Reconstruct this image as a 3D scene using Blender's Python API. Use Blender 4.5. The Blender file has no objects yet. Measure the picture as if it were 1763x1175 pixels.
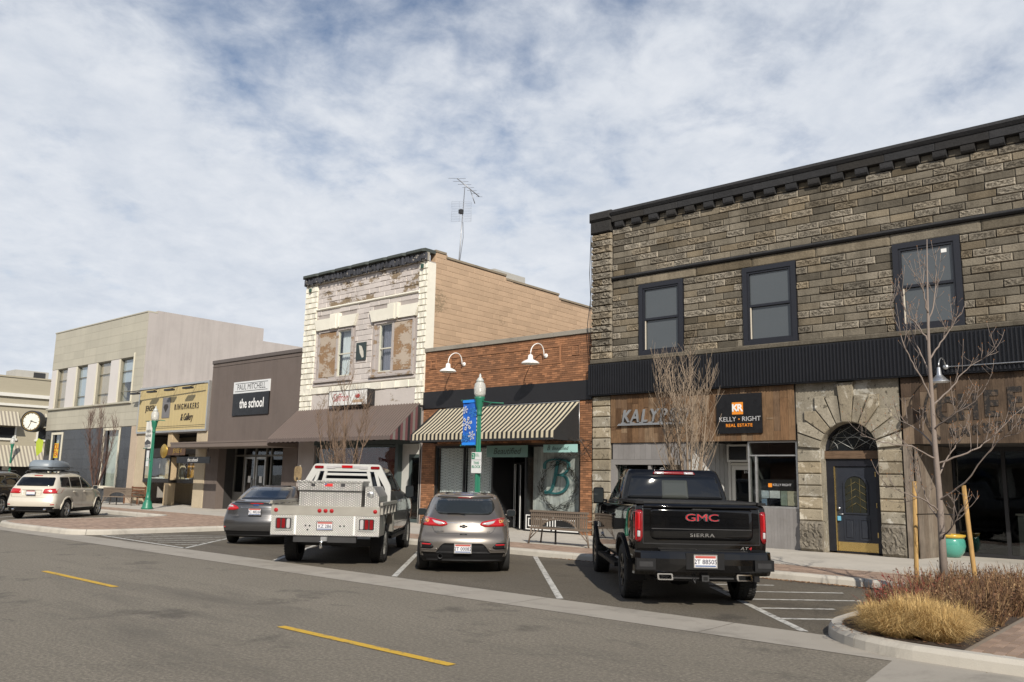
import bpy, bmesh, math, random
from math import sin, cos, pi, radians, sqrt, atan2, hypot
from mathutils import Vector, Matrix
from mathutils.bvhtree import BVHTree

S = bpy.context.scene
COL = S.collection
# ---------------------------------------------------------------- camera
PW, PH = 1763.0, 1175.0                       # photograph size
YAW, PITCH, ROLL, FPX = -0.714299, 0.164377, 0.0197695, 1443.38
CAM = Vector((0, 0, 1.75))
_f = Vector((sin(YAW) * cos(PITCH), cos(YAW) * cos(PITCH), sin(PITCH)))
_r0 = Vector((cos(YAW), -sin(YAW), 0)); _u0 = _r0.cross(_f)
_r = _r0 * cos(ROLL) + _u0 * sin(ROLL); _u = _u0 * cos(ROLL) - _r0 * sin(ROLL)
cd = bpy.data.cameras.new('camera'); cam = bpy.data.objects.new('camera', cd); COL.objects.link(cam)
cd.sensor_width = 36; cd.lens = FPX / PW * 36; cd.clip_end = 4000; cd.clip_start = .05
mw = Matrix((_r, _u, -_f)).transposed().to_4x4(); mw.translation = CAM; cam.matrix_world = mw
S.camera = cam
# ---------------------------------------------------------------- sky and sun
SUN_EL = radians(34); SUN_TRAVEL = Vector((-.76, .65))      # horizontal way the light travels
SUN_AZ = atan2(-SUN_TRAVEL.x, -SUN_TRAVEL.y)                # compass angle of the sun from +Y to +X
wd = bpy.data.worlds.new('World'); S.world = wd; wd.use_nodes = True
nt = wd.node_tree; N = nt.nodes; Lk = nt.links; N.clear()
out = N.new('ShaderNodeOutputWorld'); bg = N.new('ShaderNodeBackground'); bg.inputs['Strength'].default_value = .1
sky = N.new('ShaderNodeTexSky'); sky.sky_type = 'NISHITA'; sky.sun_disc = False
sky.sun_elevation = SUN_EL; sky.sun_rotation = SUN_AZ; sky.air_density = 1.0; sky.dust_density = .1; sky.ozone_density = 3.0
tc = N.new('ShaderNodeTexCoord'); sp = N.new('ShaderNodeSeparateXYZ'); Lk.new(tc.outputs['Generated'], sp.inputs[0])
def wmath(op, a, b=None, c=None):
    n = N.new('ShaderNodeMath'); n.operation = op
    for i, v in enumerate((a, b, c)):
        if v is None: continue
        if isinstance(v, (int, float)): n.inputs[i].default_value = v
        else: Lk.new(v, n.inputs[i])
    return n.outputs[0]
den = wmath('ADD', wmath('MAXIMUM', sp.outputs['Z'], 0.0), .24)
cv = N.new('ShaderNodeCombineXYZ')
Lk.new(wmath('DIVIDE', sp.outputs['X'], den), cv.inputs[0]); Lk.new(wmath('DIVIDE', sp.outputs['Y'], den), cv.inputs[1])
def wnoise(scale, detail, rough, off, dist=0.0):
    m = N.new('ShaderNodeMapping'); m.inputs['Location'].default_value = off; m.inputs['Rotation'].default_value = (0, 0, .6); m.inputs['Scale'].default_value = (1, .95, 1)
    Lk.new(cv.outputs[0], m.inputs[0])
    n = N.new('ShaderNodeTexNoise'); n.inputs['Scale'].default_value = scale; n.inputs['Detail'].default_value = detail
    n.inputs['Roughness'].default_value = rough; n.inputs['Distortion'].default_value = dist; Lk.new(m.outputs[0], n.inputs[0])
    return n.outputs['Fac']
big = wnoise(.9, 2, .5, (1.3, .35, 0)); mid = wnoise(4.6, 7, .58, (.4, 5.2, 0), .2); fin = wnoise(13.0, 6, .6, (1.4, 2.2, 0), .3)
elev = wmath('MAXIMUM', sp.outputs['Z'], 0.0)
cover = wmath('ADD', wmath('MULTIPLY', big, .50), wmath('ADD', wmath('MULTIPLY', mid, .42), wmath('MULTIPLY', fin, .14)))
cover = wmath('ADD', cover, wmath('MULTIPLY', wmath('SUBTRACT', .44, elev), .46))       # thinner towards the zenith, closed near the horizon
cr = N.new('ShaderNodeValToRGB'); cr.color_ramp.elements[0].position = .335; cr.color_ramp.elements[1].position = .585
cr.color_ramp.interpolation = 'EASE'; Lk.new(cover, cr.inputs[0])
mask = wmath('MULTIPLY', cr.outputs[0], .96)
shade = wmath('ADD', wmath('MULTIPLY', wnoise(3.6, 7, .6, (7.7, 2.2, 0), .4), .6), wmath('MULTIPLY', fin, .4))
sr = N.new('ShaderNodeValToRGB'); sr.color_ramp.elements[0].position = .36; sr.color_ramp.elements[1].position = .62; Lk.new(shade, sr.inputs[0])
cc = N.new('ShaderNodeMix'); cc.data_type = 'RGBA'; Lk.new(sr.outputs[0], cc.inputs['Factor'])
cc.inputs['A'].default_value = (6.3, 6.8, 7.6, 1); cc.inputs['B'].default_value = (7.9, 8.2, 8.7, 1)
mx = N.new('ShaderNodeMix'); mx.data_type = 'RGBA'; Lk.new(mask, mx.inputs['Factor'])
Lk.new(sky.outputs[0], mx.inputs['A']); Lk.new(cc.outputs['Result'], mx.inputs['B'])
Lk.new(mx.outputs['Result'], bg.inputs['Color']); Lk.new(bg.outputs[0], out.inputs[0])
sl = bpy.data.lights.new('sun', 'SUN'); so = bpy.data.objects.new('sun', sl); COL.objects.link(so)
sl.energy = 5.0; sl.angle = radians(.6); sl.color = (1, .925, .81)
sd = Vector((SUN_TRAVEL.x * cos(SUN_EL), SUN_TRAVEL.y * cos(SUN_EL), -sin(SUN_EL)))
so.rotation_euler = sd.to_track_quat('-Z', 'Y').to_euler()
S.view_settings.view_transform = 'Standard'; S.view_settings.look = 'None'; S.view_settings.exposure = 0; S.view_settings.gamma = 1
# ---------------------------------------------------------------- helpers
FY = 21.1                                     # the shop fronts stand on this line
def ray(px, py):
    a, b = (px - PW / 2) / FPX, (py - PH / 2) / FPX
    return _r * a - _u * b + _f
def at(px, py, Y=FY):                         # pixel -> (x, z) on an upright plane along the street
    d = ray(px, py); t = Y / d.y
    return t * d.x, CAM.z + t * d.z
def gx(px, py, z=0.0):                        # pixel -> (x, y) on a level plane
    d = ray(px, py); t = (z - CAM.z) / d.z
    return t * d.x, t * d.y
RNG = random.Random(7)
class MB:
    """collects faces of one mesh"""
    def __init__(s): s.v = []; s.f = []; s.m = []; s.c = []; s.cur = 0; s.col = None; s.sm = []; s.smooth = False
    def add(s, vs, fs):
        o = len(s.v); s.v += [tuple(v) for v in vs]
        for f in fs: s.f.append([i + o for i in f]); s.m.append(s.cur); s.c.append(s.col); s.sm.append(s.smooth)
        return s
    def box(s, x0, x1, y0, y1, z0, z1):
        x0, x1 = min(x0, x1), max(x0, x1); y0, y1 = min(y0, y1), max(y0, y1); z0, z1 = min(z0, z1), max(z0, z1)
        return s.add([(x0,y0,z0),(x1,y0,z0),(x1,y1,z0),(x0,y1,z0),(x0,y0,z1),(x1,y0,z1),(x1,y1,z1),(x0,y1,z1)],
              [(0,3,2,1),(4,5,6,7),(0,1,5,4),(1,2,6,5),(2,3,7,6),(3,0,4,7)])
    def bev(s, x0, x1, y0, y1, z0, z1, b=.01):   # box chamfered on the -y front face
        vs = [(x0,y1,z0),(x1,y1,z0),(x1,y1,z1),(x0,y1,z1),(x0,y0+b,z0),(x1,y0+b,z0),(x1,y0+b,z1),(x0,y0+b,z1),
              (x0+b,y0,z0+b),(x1-b,y0,z0+b),(x1-b,y0,z1-b),(x0+b,y0,z1-b)]
        return s.add(vs, [(8,9,10,11),(4,5,9,8),(5,6,10,9),(6,7,11,10),(7,4,8,11),(0,1,5,4),(1,2,6,5),(2,3,7,6),(3,0,4,7)])
    def poly(s, pts, y0, y1):                    # polygon in (x, z), counter-clockwise seen from -y, extruded from y0 (front) to y1
        n = len(pts); vs = [(p[0], y0, p[1]) for p in pts] + [(p[0], y1, p[1]) for p in pts]
        fs = [list(range(n)), list(range(2*n-1, n-1, -1))] + [(i, i+n, (i+1) % n + n, (i+1) % n) for i in range(n)]
        return s.add(vs, fs)
    def flat(s, pts, z0, z1):                    # polygon in (x, y), counter-clockwise from above, from z0 up to z1
        n = len(pts); vs = [(p[0], p[1], z0) for p in pts] + [(p[0], p[1], z1) for p in pts]
        fs = [list(range(n-1, -1, -1)), list(range(n, 2*n))] + [(i, (i+1) % n, (i+1) % n + n, i+n) for i in range(n)]
        return s.add(vs, fs)
    def quad(s, a, b, c, d): return s.add([a, b, c, d], [(0, 1, 2, 3)])
    def tube(s, pts, r, n=8, caps=True):         # r: number or list
        pts = [Vector(p) for p in pts]; rs = r if isinstance(r, (list, tuple)) else [r] * len(pts)
        up = Vector((0, 0, 1)); o = len(s.v); prev = None
        for i, p in enumerate(pts):
            t = (pts[min(i+1, len(pts)-1)] - pts[max(i-1, 0)])
            t = t.normalized() if t.length > 1e-9 else up
            if prev is None:
                a = t.cross(up if abs(t.z) < .95 else Vector((1, 0, 0))).normalized()
            else: a = (prev - t * prev.dot(t)).normalized()
            prev = a; b = t.cross(a)
            for k in range(n):
                w = 2 * pi * k / n; q = p + (a * cos(w) + b * sin(w)) * rs[i]; s.v.append(tuple(q))
        def fc(f): s.f.append(f); s.m.append(s.cur); s.c.append(s.col); s.sm.append(True)
        for i in range(len(pts) - 1):
            for k in range(n): fc([o+i*n+k, o+i*n+(k+1) % n, o+(i+1)*n+(k+1) % n, o+(i+1)*n+k])
        if caps: fc([o + k for k in range(n-1, -1, -1)]); fc([o + (len(pts)-1)*n + k for k in range(n)])
        return s
    def lathe(s, prof, c=(0, 0, 0), n=16, axis='Z', cap=True):   # prof: (radius, height) from the bottom up
        o = len(s.v)
        for r, h in prof:
            for k in range(n):
                w = 2 * pi * k / n; a, b = r * cos(w), r * sin(w)
                p = (a, b, h) if axis == 'Z' else ((h, a, b) if axis == 'X' else (b, h, a))
                s.v.append((c[0]+p[0], c[1]+p[1], c[2]+p[2]))
        def fc(f): s.f.append(f); s.m.append(s.cur); s.c.append(s.col); s.sm.append(True)
        for i in range(len(prof) - 1):
            for k in range(n): fc([o+i*n+k, o+i*n+(k+1) % n, o+(i+1)*n+(k+1) % n, o+(i+1)*n+k])
        if cap:
            fc([o + k for k in range(n-1, -1, -1)]); fc([o + (len(prof)-1)*n + k for k in range(n)])
        return s
    def mesh(s, name, mats):
        me = bpy.data.meshes.new(name); me.from_pydata(s.v, [], s.f)
        for m in (mats if isinstance(mats, (list, tuple)) else [mats]): me.materials.append(m)
        me.polygons.foreach_set('material_index', s.m)
        me.polygons.foreach_set('use_smooth', s.sm)
        if any(c is not None for c in s.c):
            ca = me.color_attributes.new('tone', 'FLOAT_COLOR', 'CORNER')
            for p, c in zip(me.polygons, s.c):
                c = .5 if c is None else c
                for li in p.loop_indices: ca.data[li].color = (c, c, c, 1)
        me.update(); return me
    def build(s, name, mats, parent=None, local=False):
        return put(name, s.mesh(name, mats), parent, local)
PINV = {}
def put(name, me, parent=None, local=False):
    o = bpy.data.objects.new(name, me); COL.objects.link(o)
    if parent is not None:
        o.parent = parent
        if not local: o.matrix_parent_inverse = PINV[parent.name]
    PINV[o.name] = Matrix()
    return o
def tag(o, label, cat, group=None, kind=None):
    o['label'] = label; o['category'] = cat
    if group: o['group'] = group
    if kind: o['kind'] = kind
    return o
def thing(name, label, cat, loc=(0, 0, 0), rz=0, group=None):
    o = bpy.data.objects.new(name, None); COL.objects.link(o); o.empty_display_size = .2
    o.location = loc; o.rotation_euler = (0, 0, rz)
    PINV[o.name] = (Matrix.Translation(loc) @ Matrix.Rotation(rz, 4, 'Z')).inverted()
    return tag(o, label, cat, group)
def struct(name, mb, mat): o = mb.build(name, mat); o['kind'] = 'structure'; return o
def piece(name, me, loc, scale, parent, rot=None):      # a cheap repeat that shares its mesh
    o = put(name, me, parent); o.location = loc; o.scale = scale
    if rot: o.rotation_euler = rot
    return o
def box(name, mat, parent, *b, bev=0):
    m = MB(); (m.bev(*b, bev) if bev else m.box(*b)); return m.build(name, mat, parent)
def text(name, body, mat, parent, loc, size, rot=(pi/2, 0, 0), align='CENTER', ext=.006, shear=0, sx=1.0, bold=0, space=1.0, local=False):
    cu = bpy.data.curves.new(name, 'FONT'); cu.body = body; cu.size = size; cu.align_x = align; cu.align_y = 'CENTER'
    cu.extrude = ext; cu.shear = shear; cu.offset = bold; cu.space_character = space; cu.resolution_u = 3; cu.materials.append(mat)
    tmp = bpy.data.objects.new(name, cu); me = bpy.data.meshes.new_from_object(tmp); bpy.data.objects.remove(tmp); bpy.data.curves.remove(cu)
    me.transform(Matrix.LocRotScale(Vector(loc), Matrix.Rotation(rot[2], 3, 'Z') @ Matrix.Rotation(rot[0], 3, 'X'), Vector((sx, 1, 1))))
    return put(name, me, parent, local)
def wall_holes(m, x0, x1, z0, z1, y0, y1, holes):       # upright slab with rectangular holes (x0, x1, z0, z1)
    xs = sorted({x0, x1, *[h[0] for h in holes], *[h[1] for h in holes]}); xs = [x for x in xs if x0 <= x <= x1]
    for a, b in zip(xs, xs[1:]):
        hs = sorted((h[2], h[3]) for h in holes if h[0] <= a + 1e-6 and h[1] >= b - 1e-6); z = z0
        for h0, h1 in hs:
            if h0 > z: m.box(a, b, y0, y1, z, h0)
            z = max(z, h1)
        if z < z1: m.box(a, b, y0, y1, z, z1)
    return m
# ---------------------------------------------------------------- materials
def srgb(r, g, b):
    f = lambda c: (c/255/12.92) if c/255 <= .04045 else ((c/255+.055)/1.055)**2.4
    return (f(r), f(g), f(b))
def nm(name):
    m = bpy.data.materials.new(name); m.use_nodes = True; t = m.node_tree
    return m, t, t.nodes, t.links, t.nodes['Principled BSDF']
def node(t, kind, **kw):
    n = t.nodes.new(kind)
    for k, v in kw.items():
        if hasattr(n, k): setattr(n, k, v)
        else: n.inputs[k].default_value = v
    return n
def ramp(t, src, pts):
    r = t.nodes.new('ShaderNodeValToRGB'); e = r.color_ramp.elements
    while len(e) < len(pts): e.new(.5)
    for i, (p, c) in enumerate(pts): e[i].position = p; e[i].color = (*c, 1) if isinstance(c, tuple) else (c, c, c, 1)
    t.links.new(src, r.inputs[0]); return r.outputs[0]
def mixc(t, fac, a, b, mode='MIX'):
    n = t.nodes.new('ShaderNodeMix'); n.data_type = 'RGBA'; n.blend_type = mode
    for k, v in (('Factor', fac), ('A', a), ('B', b)):
        i = n.inputs[k] if k == 'Factor' else [q for q in n.inputs if q.name == k and q.type == 'RGBA'][0]
        if isinstance(v, (int, float)): i.default_value = v if k == 'Factor' else (v, v, v, 1)
        elif isinstance(v, tuple): i.default_value = (*v, 1)
        else: t.links.new(v, i)
    return [q for q in n.outputs if q.type == 'RGBA'][0]
def mth(t, op, a, b=0.0, c=None):
    n = t.nodes.new('ShaderNodeMath'); n.operation = op
    if c is not None: n.inputs[2].default_value = c
    for i, v in enumerate((a, b)):
        if isinstance(v, (int, float)): n.inputs[i].default_value = v
        else: t.links.new(v, n.inputs[i])
    return n.outputs[0]
def noise(t, scale, detail=4, rough=.55, sc=(1, 1, 1), coord='pos', dist=0.0):
    if coord == 'pos': src = t.nodes.new('ShaderNodeNewGeometry').outputs['Position']
    else: src = t.nodes.new('ShaderNodeTexCoord').outputs['Object']
    mp = t.nodes.new('ShaderNodeMapping'); mp.inputs['Scale'].default_value = sc; t.links.new(src, mp.inputs[0])
    n = node(t, 'ShaderNodeTexNoise', Scale=scale, Detail=detail, Roughness=rough, Distortion=dist); t.links.new(mp.outputs[0], n.inputs['Vector'])
    return n.outputs['Fac']
def bump(t, bs, h, strength, dist=.02):
    b = node(t, 'ShaderNodeBump', Strength=strength, Distance=dist); t.links.new(h, b.inputs['Height']); t.links.new(b.outputs[0], bs.inputs['Normal'])
MC = {}
def mat(name, col, rough=.6, metal=0, var=.12, scale=2.5, fine=.06, bmp=0.0, bsc=60, rand=0.0, spec=.5, coat=0, tone=0.0, sc=(1, 1, 1), dirt=0.0, streak=0.0):
    """plain surface: base colour with slow and fine variation, optional per-piece tone"""
    if name in MC: return MC[name]
    m, t, n, l, bs = nm(name)
    c = mixc(t, noise(t, scale, 5, .6, sc), tuple(x*(1-var) for x in col), tuple(min(1, x*(1+var)) for x in col))
    if fine: c = mixc(t, fine*2, c, mixc(t, noise(t, bsc, 3, .6, sc), tuple(x*.6 for x in col), tuple(min(1, x*1.4) for x in col)))
    if rand:
        oi = n.new('ShaderNodeObjectInfo'); v = mth(t, 'MULTIPLY_ADD', oi.outputs['Random'], 2*rand, 1-rand)
        c = mixc(t, 1.0, c, v, 'MULTIPLY')
    if tone:
        a = node(t, 'ShaderNodeAttribute', attribute_name='tone'); v = mth(t, 'MULTIPLY_ADD', a.outputs['Fac'], 2*tone, 1-tone)
        c = mixc(t, 1.0, c, v, 'MULTIPLY')
    if dirt: c = mixc(t, mth(t, 'MULTIPLY', ramp(t, noise(t, 1.3, 8, .7), [(.48, 0.0), (.72, 1.0)]), dirt), c, (.06, .052, .043))
    if streak:
        c = mixc(t, mth(t, 'MULTIPLY', ramp(t, noise(t, 1.1, 7, .7, (2.6, 2.6, .16)), [(.48, .0), (.72, 1.0)]), streak), c, tuple(x*.5 for x in col))
        c = mixc(t, mth(t, 'MULTIPLY', ramp(t, noise(t, .45, 4, .6), [(.52, .0), (.56, 1.0)]), streak*.5), c, tuple(min(1, x*1.18) for x in col))
    l.new(c, bs.inputs['Base Color']); bs.inputs['Metallic'].default_value = metal
    bs.inputs['Specular IOR Level'].default_value = spec; bs.inputs['Coat Weight'].default_value = coat; bs.inputs['Coat Roughness'].default_value = .04
    rr = ramp(t, noise(t, scale*3, 4), [(.3, max(0, rough-.08)), (.7, min(1, rough+.08))]); l.new(rr, bs.inputs['Roughness'])
    if bmp: bump(t, bs, noise(t, bsc, 5, .65, sc), bmp, .01)
    MC[name] = m; return m
def m_asphalt(name='asphalt', dim=1.0):
    m, t, n, l, bs = nm(name)
    c = ramp(t, noise(t, 26, 6, .8), [(.34, (.065, .058, .048)), (.5, (.19, .172, .144)), (.66, (.43, .39, .33))])
    c = mixc(t, .4, c, (.19, .172, .144))
    c = mixc(t, ramp(t, noise(t, .3, 5, .6, (.12, 1, 1)), [(.36, .0), (.66, .6)]), c, (.14, .127, .107))
    c = mixc(t, ramp(t, noise(t, .55, 8, .72, (.25, 1, 1)), [(.52, .0), (.66, .55)]), c, (.088, .081, .072))
    c = mixc(t, ramp(t, noise(t, 2.6, 8, .75, (.5, 1, 1)), [(.60, .0), (.70, .6)]), c, (.066, .061, .055))
    c = mixc(t, ramp(t, noise(t, .8, 6, .7, (.3, 1.3, 1)), [(.62, .0), (.75, .35)]), c, (.27, .25, .215))
    v = node(t, 'ShaderNodeTexVoronoi', feature='DISTANCE_TO_EDGE', Scale=.16); g = n.new('ShaderNodeNewGeometry')
    wv = node(t, 'ShaderNodeTexNoise', Scale=.9, Detail=6); l.new(g.outputs['Position'], wv.inputs['Vector'])
    ad = n.new('ShaderNodeVectorMath'); ad.operation = 'ADD'; l.new(g.outputs['Position'], ad.inputs[0]); l.new(wv.outputs['Color'], ad.inputs[1]); l.new(ad.outputs[0], v.inputs['Vector'])
    c = mixc(t, ramp(t, v.outputs['Distance'], [(.0, .22), (.004, .0)]), c, (.04, .038, .036))
    # oil drips in the parking bays (where engines stand)
    c = mixc(t, ramp(t, noise(t, .8, 5, .65), [(.58, .0), (.68, .55)]), c, (.055, .05, .045))
    if dim != 1.0: c = mixc(t, 1.0, c, dim, 'MULTIPLY')
    l.new(c, bs.inputs['Base Color']); bs.inputs['Roughness'].default_value = .82; bs.inputs['Specular IOR Level'].default_value = .35
    bump(t, bs, noise(t, 30, 6, .8), .9, .025); return m
def m_concrete(name, col, joint=0, stain=.5):
    m, t, n, l, bs = nm(name)
    c = mixc(t, noise(t, 1.6, 7, .65), tuple(x*.8 for x in col), tuple(x*1.14 for x in col))
    c = mixc(t, .16, c, mixc(t, noise(t, 140, 2, .6), tuple(x*.5 for x in col), tuple(min(1, x*1.5) for x in col)))
    c = mixc(t, mth(t, 'MULTIPLY', ramp(t, noise(t, .9, 8, .72, dist=.6), [(.50, .0), (.70, 1.0)]), stain), c, tuple(x*.55 for x in col))
    oi = n.new('ShaderNodeObjectInfo'); c = mixc(t, mth(t, 'MULTIPLY', oi.outputs['Random'], .22), c, tuple(x*.72 for x in col))
    l.new(c, bs.inputs['Base Color']); bs.inputs['Roughness'].default_value = .85; bs.inputs['Specular IOR Level'].default_value = .3
    bump(t, bs, noise(t, 70, 4, .65), .3, .01); return m
def m_paint(name, col, base, wear):
    m, t, n, l, bs = nm(name)
    w = ramp(t, noise(t, 9, 9, .75), [(wear-.09, 0.0), (wear+.05, 1.0)])
    c = mixc(t, w, tuple(x*1.0 for x in base), mixc(t, noise(t, 3, 4), tuple(x*.85 for x in col), col))
    l.new(c, bs.inputs['Base Color']); bs.inputs['Roughness'].default_value = .75; bump(t, bs, noise(t, 120, 3, .7), .35, .01); return m
def m_stone(name, dark, light, rock=1.0, rand=.28, soot=.35, patch=None, pits=0.0, spots=0.0):
    """sandstone block: grain, soot, tone by block"""
    m, t, n, l, bs = nm(name)
    c = mixc(t, noise(t, 3.2, 8, .68), dark, light)
    c = mixc(t, .34, c, ramp(t, noise(t, 38, 6, .72), [(.3, tuple(x*.3 for x in dark)), (.68, tuple(min(1, x*1.35) for x in light))]))
    if pits:                                            # pitched face: rough pitted middle inside a paler dressed margin
        tc_ = n.new('ShaderNodeTexCoord'); sx = n.new('ShaderNodeSeparateXYZ'); l.new(tc_.outputs['Object'], sx.inputs[0])
        ed = lambda o, w: mth(t, 'MULTIPLY', mth(t, 'MINIMUM', o, mth(t, 'SUBTRACT', 1.0, o)), w)
        inner = ramp(t, mth(t, 'ADD', mth(t, 'MINIMUM', ed(sx.outputs['X'], 7.0), ed(sx.outputs['Z'], 2.4)), mth(t, 'MULTIPLY', noise(t, 30, 3, .6), .5)), [(.55, .0), (.85, 1.0)])
        pit = ramp(t, noise(t, 17, 6, .75, (1, 1, 1.7)), [(.44, 1.0), (.56, .0)])
        c = mixc(t, mth(t, 'MULTIPLY', mth(t, 'MULTIPLY', inner, pit), pits), c, tuple(x*.42 for x in dark))
    if spots: c = mixc(t, mth(t, 'MULTIPLY', ramp(t, noise(t, 7.5, 5, .7), [(.60, .0), (.64, 1.0)]), spots), c, tuple(x*.22 for x in dark))
    if patch: c = mixc(t, ramp(t, noise(t, 2.1, 9, .75, dist=.5), [(.55, .0), (.60, .8)]), c, patch)
    c = mixc(t, mth(t, 'MULTIPLY', ramp(t, noise(t, 1.1, 8, .7), [(.42, .0), (.75, 1.0)]), soot), c, tuple(x*.28 for x in dark))
    c = mixc(t, mth(t, 'MULTIPLY', ramp(t, noise(t, 1.6, 6, .7, (2.2, 1, .35)), [(.5, .0), (.7, 1.0)]), soot*.8), c, tuple(x*.4 for x in dark))
    oi = n.new('ShaderNodeObjectInfo'); v = mth(t, 'MULTIPLY_ADD', oi.outputs['Random'], 2*rand, 1-rand)
    hue = ramp(t, mth(t, 'FRACT', mth(t, 'MULTIPLY', oi.outputs['Random'], 37.0)), [(.0, (1.0, .93, .82)), (.5, (.96, .97, .98)), (1.0, (1.0, 1.0, 1.0))])
    c = mixc(t, 1.0, mixc(t, 1.0, c, v, 'MULTIPLY'), hue, 'MULTIPLY'); l.new(c, bs.inputs['Base Color']); bs.inputs['Roughness'].default_value = .9; bs.inputs['Specular IOR Level'].default_value = .2
    h = mth(t, 'ADD', noise(t, 22, 7, .7), mth(t, 'MULTIPLY', noise(t, 6, 3, .5), .8 * rock)); bump(t, bs, h, .75, .03 * max(.35, rock)); return m
def m_peel(name, paint, under, amount, scale=1.4, rand=.06):
    """painted masonry with paint flaked off in places"""
    m, t, n, l, bs = nm(name)
    msk = ramp(t, mth(t, 'ADD', mth(t, 'MULTIPLY', noise(t, scale, 3, .5, (1, 1, 2)), .65), mth(t, 'MULTIPLY', noise(t, 11, 6, .7, (1, 1, 1.6)), .35)), [(amount, .0), (amount+.03, 1.0)])
    p = mixc(t, noise(t, 2.2, 7, .68), tuple(x*.84 for x in paint), tuple(min(1, x*1.08) for x in paint))
    u = mixc(t, noise(t, 14, 6, .7), tuple(x*.55 for x in under), tuple(x*1.3 for x in under))
    c = mixc(t, msk, p, u)
    oi = n.new('ShaderNodeObjectInfo'); v = mth(t, 'MULTIPLY_ADD', oi.outputs['Random'], 2*rand, 1-rand)
    c = mixc(t, 1.0, c, v, 'MULTIPLY'); l.new(c, bs.inputs['Base Color']); bs.inputs['Roughness'].default_value = .8; bs.inputs['Specular IOR Level'].default_value = .3
    bump(t, bs, mth(t, 'SUBTRACT', noise(t, 26, 6, .7), mth(t, 'MULTIPLY', msk, .8)), .6, .015); return m
def m_wood(name, cols, sc=(14, 14, .9), rand=.35, rough=.75, hue=True):
    m, t, n, l, bs = nm(name)
    g = noise(t, 3.0, 7, .7, sc, dist=.4)
    oi = n.new('ShaderNodeObjectInfo')
    tone = ramp(t, oi.outputs['Random'], [(i/(max(1, len(cols)-1)), c) for i, c in enumerate(cols)])
    c = mixc(t, 1.0, tone, ramp(t, g, [(.25, .38), (.5, .9), (.75, 1.25)]), 'MULTIPLY')
    c = mixc(t, ramp(t, noise(t, 2.2, 6, .7), [(.45, .0), (.75, .6)]), c, tuple(x*.45 for x in cols[0]))
    l.new(c, bs.inputs['Base Color']); bs.inputs['Roughness'].default_value = rough; bs.inputs['Specular IOR Level'].default_value = .25
    bump(t, bs, g, .5, .008); return m
def m_glass(name, tint=(.85, .9, .9), trans=.8, rough=.02):
    """thin window glass: see-through with Fresnel reflection"""
    m = bpy.data.materials.new(name); m.use_nodes = True; t = m.node_tree; n = t.nodes; n.clear(); l = t.links
    o = n.new('ShaderNodeOutputMaterial'); tr = n.new('ShaderNodeBsdfTransparent'); tr.inputs[0].default_value = (*[x*trans for x in tint], 1)
    gl = n.new('ShaderNodeBsdfGlossy'); gl.inputs['Roughness'].default_value = rough; gl.inputs[0].default_value = (.95, .97, 1, 1)
    lw = n.new('ShaderNodeLayerWeight'); lw.inputs['Blend'].default_value = .5; mp = mth(t, 'MULTIPLY_ADD', mth(t, 'POWER', lw.outputs['Facing'], 5.0), .9, .05)
    g2 = noise(t, .7, 2, .5); b = node(t, 'ShaderNodeBump', Strength=.035, Distance=.15); l.new(g2, b.inputs['Height']); l.new(b.outputs[0], gl.inputs['Normal'])
    ms = n.new('ShaderNodeMixShader'); l.new(mp, ms.inputs[0]); l.new(tr.outputs[0], ms.inputs[1]); l.new(gl.outputs[0], ms.inputs[2]); l.new(ms.outputs[0], o.inputs[0])
    return m
def m_dark_glass(name, col=(.012, .014, .016), rough=.03, spec=.6):
    m, t, n, l, bs = nm(name); bs.inputs['Base Color'].default_value = (*col, 1); bs.inputs['Roughness'].default_value = rough; bs.inputs['Specular IOR Level'].default_value = spec
    g2 = noise(t, .8, 2, .5); bump(t, bs, g2, .09, .15); return m
def m_car(name, col, metal=.0, rough=.35, flake=0.0, dust=.12):
    m, t, n, l, bs = nm(name)
    c = mixc(t, ramp(t, noise(t, 1.5, 7, .7), [(.4, .0), (.8, dust)]), col, (.25, .22, .18))
    if flake: c = mixc(t, flake, c, mixc(t, noise(t, 900, 1, .5), tuple(x*.5 for x in col), tuple(min(1, x*1.8) for x in col)))
    l.new(c, bs.inputs['Base Color']); bs.inputs['Metallic'].default_value = metal; bs.inputs['Roughness'].default_value = rough
    bs.inputs['Coat Weight'].default_value = 1.0; bs.inputs['Coat Roughness'].default_value = .03; bs.inputs['Specular IOR Level'].default_value = .0 if metal == 0 else .3; return m
ASPH = m_asphalt('asphalt', (1.2, 1.18, 1.13)); ASPH2 = m_asphalt('newer asphalt', (.76, .73, .68)); CONC = m_concrete('concrete', (.5, .465, .41)); KERBM = m_concrete('kerb concrete', (.49, .46, .405), stain=.8)
GUT = m_concrete('gutter concrete', (.36, .33, .285), stain=.8)
YEL = m_paint('yellow road paint', (.64, .40, .04), (.15, .14, .12), .42); WHT = m_paint('white road paint', (.6, .59, .55), (.15, .14, .125), .47)
PAV = mat('clay paver', (.40, .285, .215), .85, var=.25, scale=1.2, bmp=.3, bsc=50, rand=.22, tone=.25)
SOIL = mat('bark mulch', (.055, .037, .025), .95, var=.5, scale=14, bmp=.9, bsc=40)
BLACK = mat('black paint', (.018, .018, .02), .5, var=.3, scale=4)
WHITE = mat('white enamel', (.8, .8, .78), .35, var=.04)
STEEL = mat('galvanised steel', (.55, .56, .57), .38, metal=.9, var=.15, scale=12)
DKSTEEL = mat('dark metal', (.06, .06, .062), .5, metal=.6, var=.2)
ALU = mat('anodised aluminium', (.62, .62, .6), .4, metal=.85, var=.1)
CHROME = mat('chrome', (.8, .8, .8), .1, metal=1, var=.02, fine=0)
GLASS = m_glass('window glass', (.97, .99, .98), .97); GLASSD = m_glass('shop glass tinted', (.9, .93, .92), .86); DGLASS = m_dark_glass('dark glass')
DARKIN = mat('dim interior', (.03, .028, .027), .9, var=.4, scale=1.0)

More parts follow.
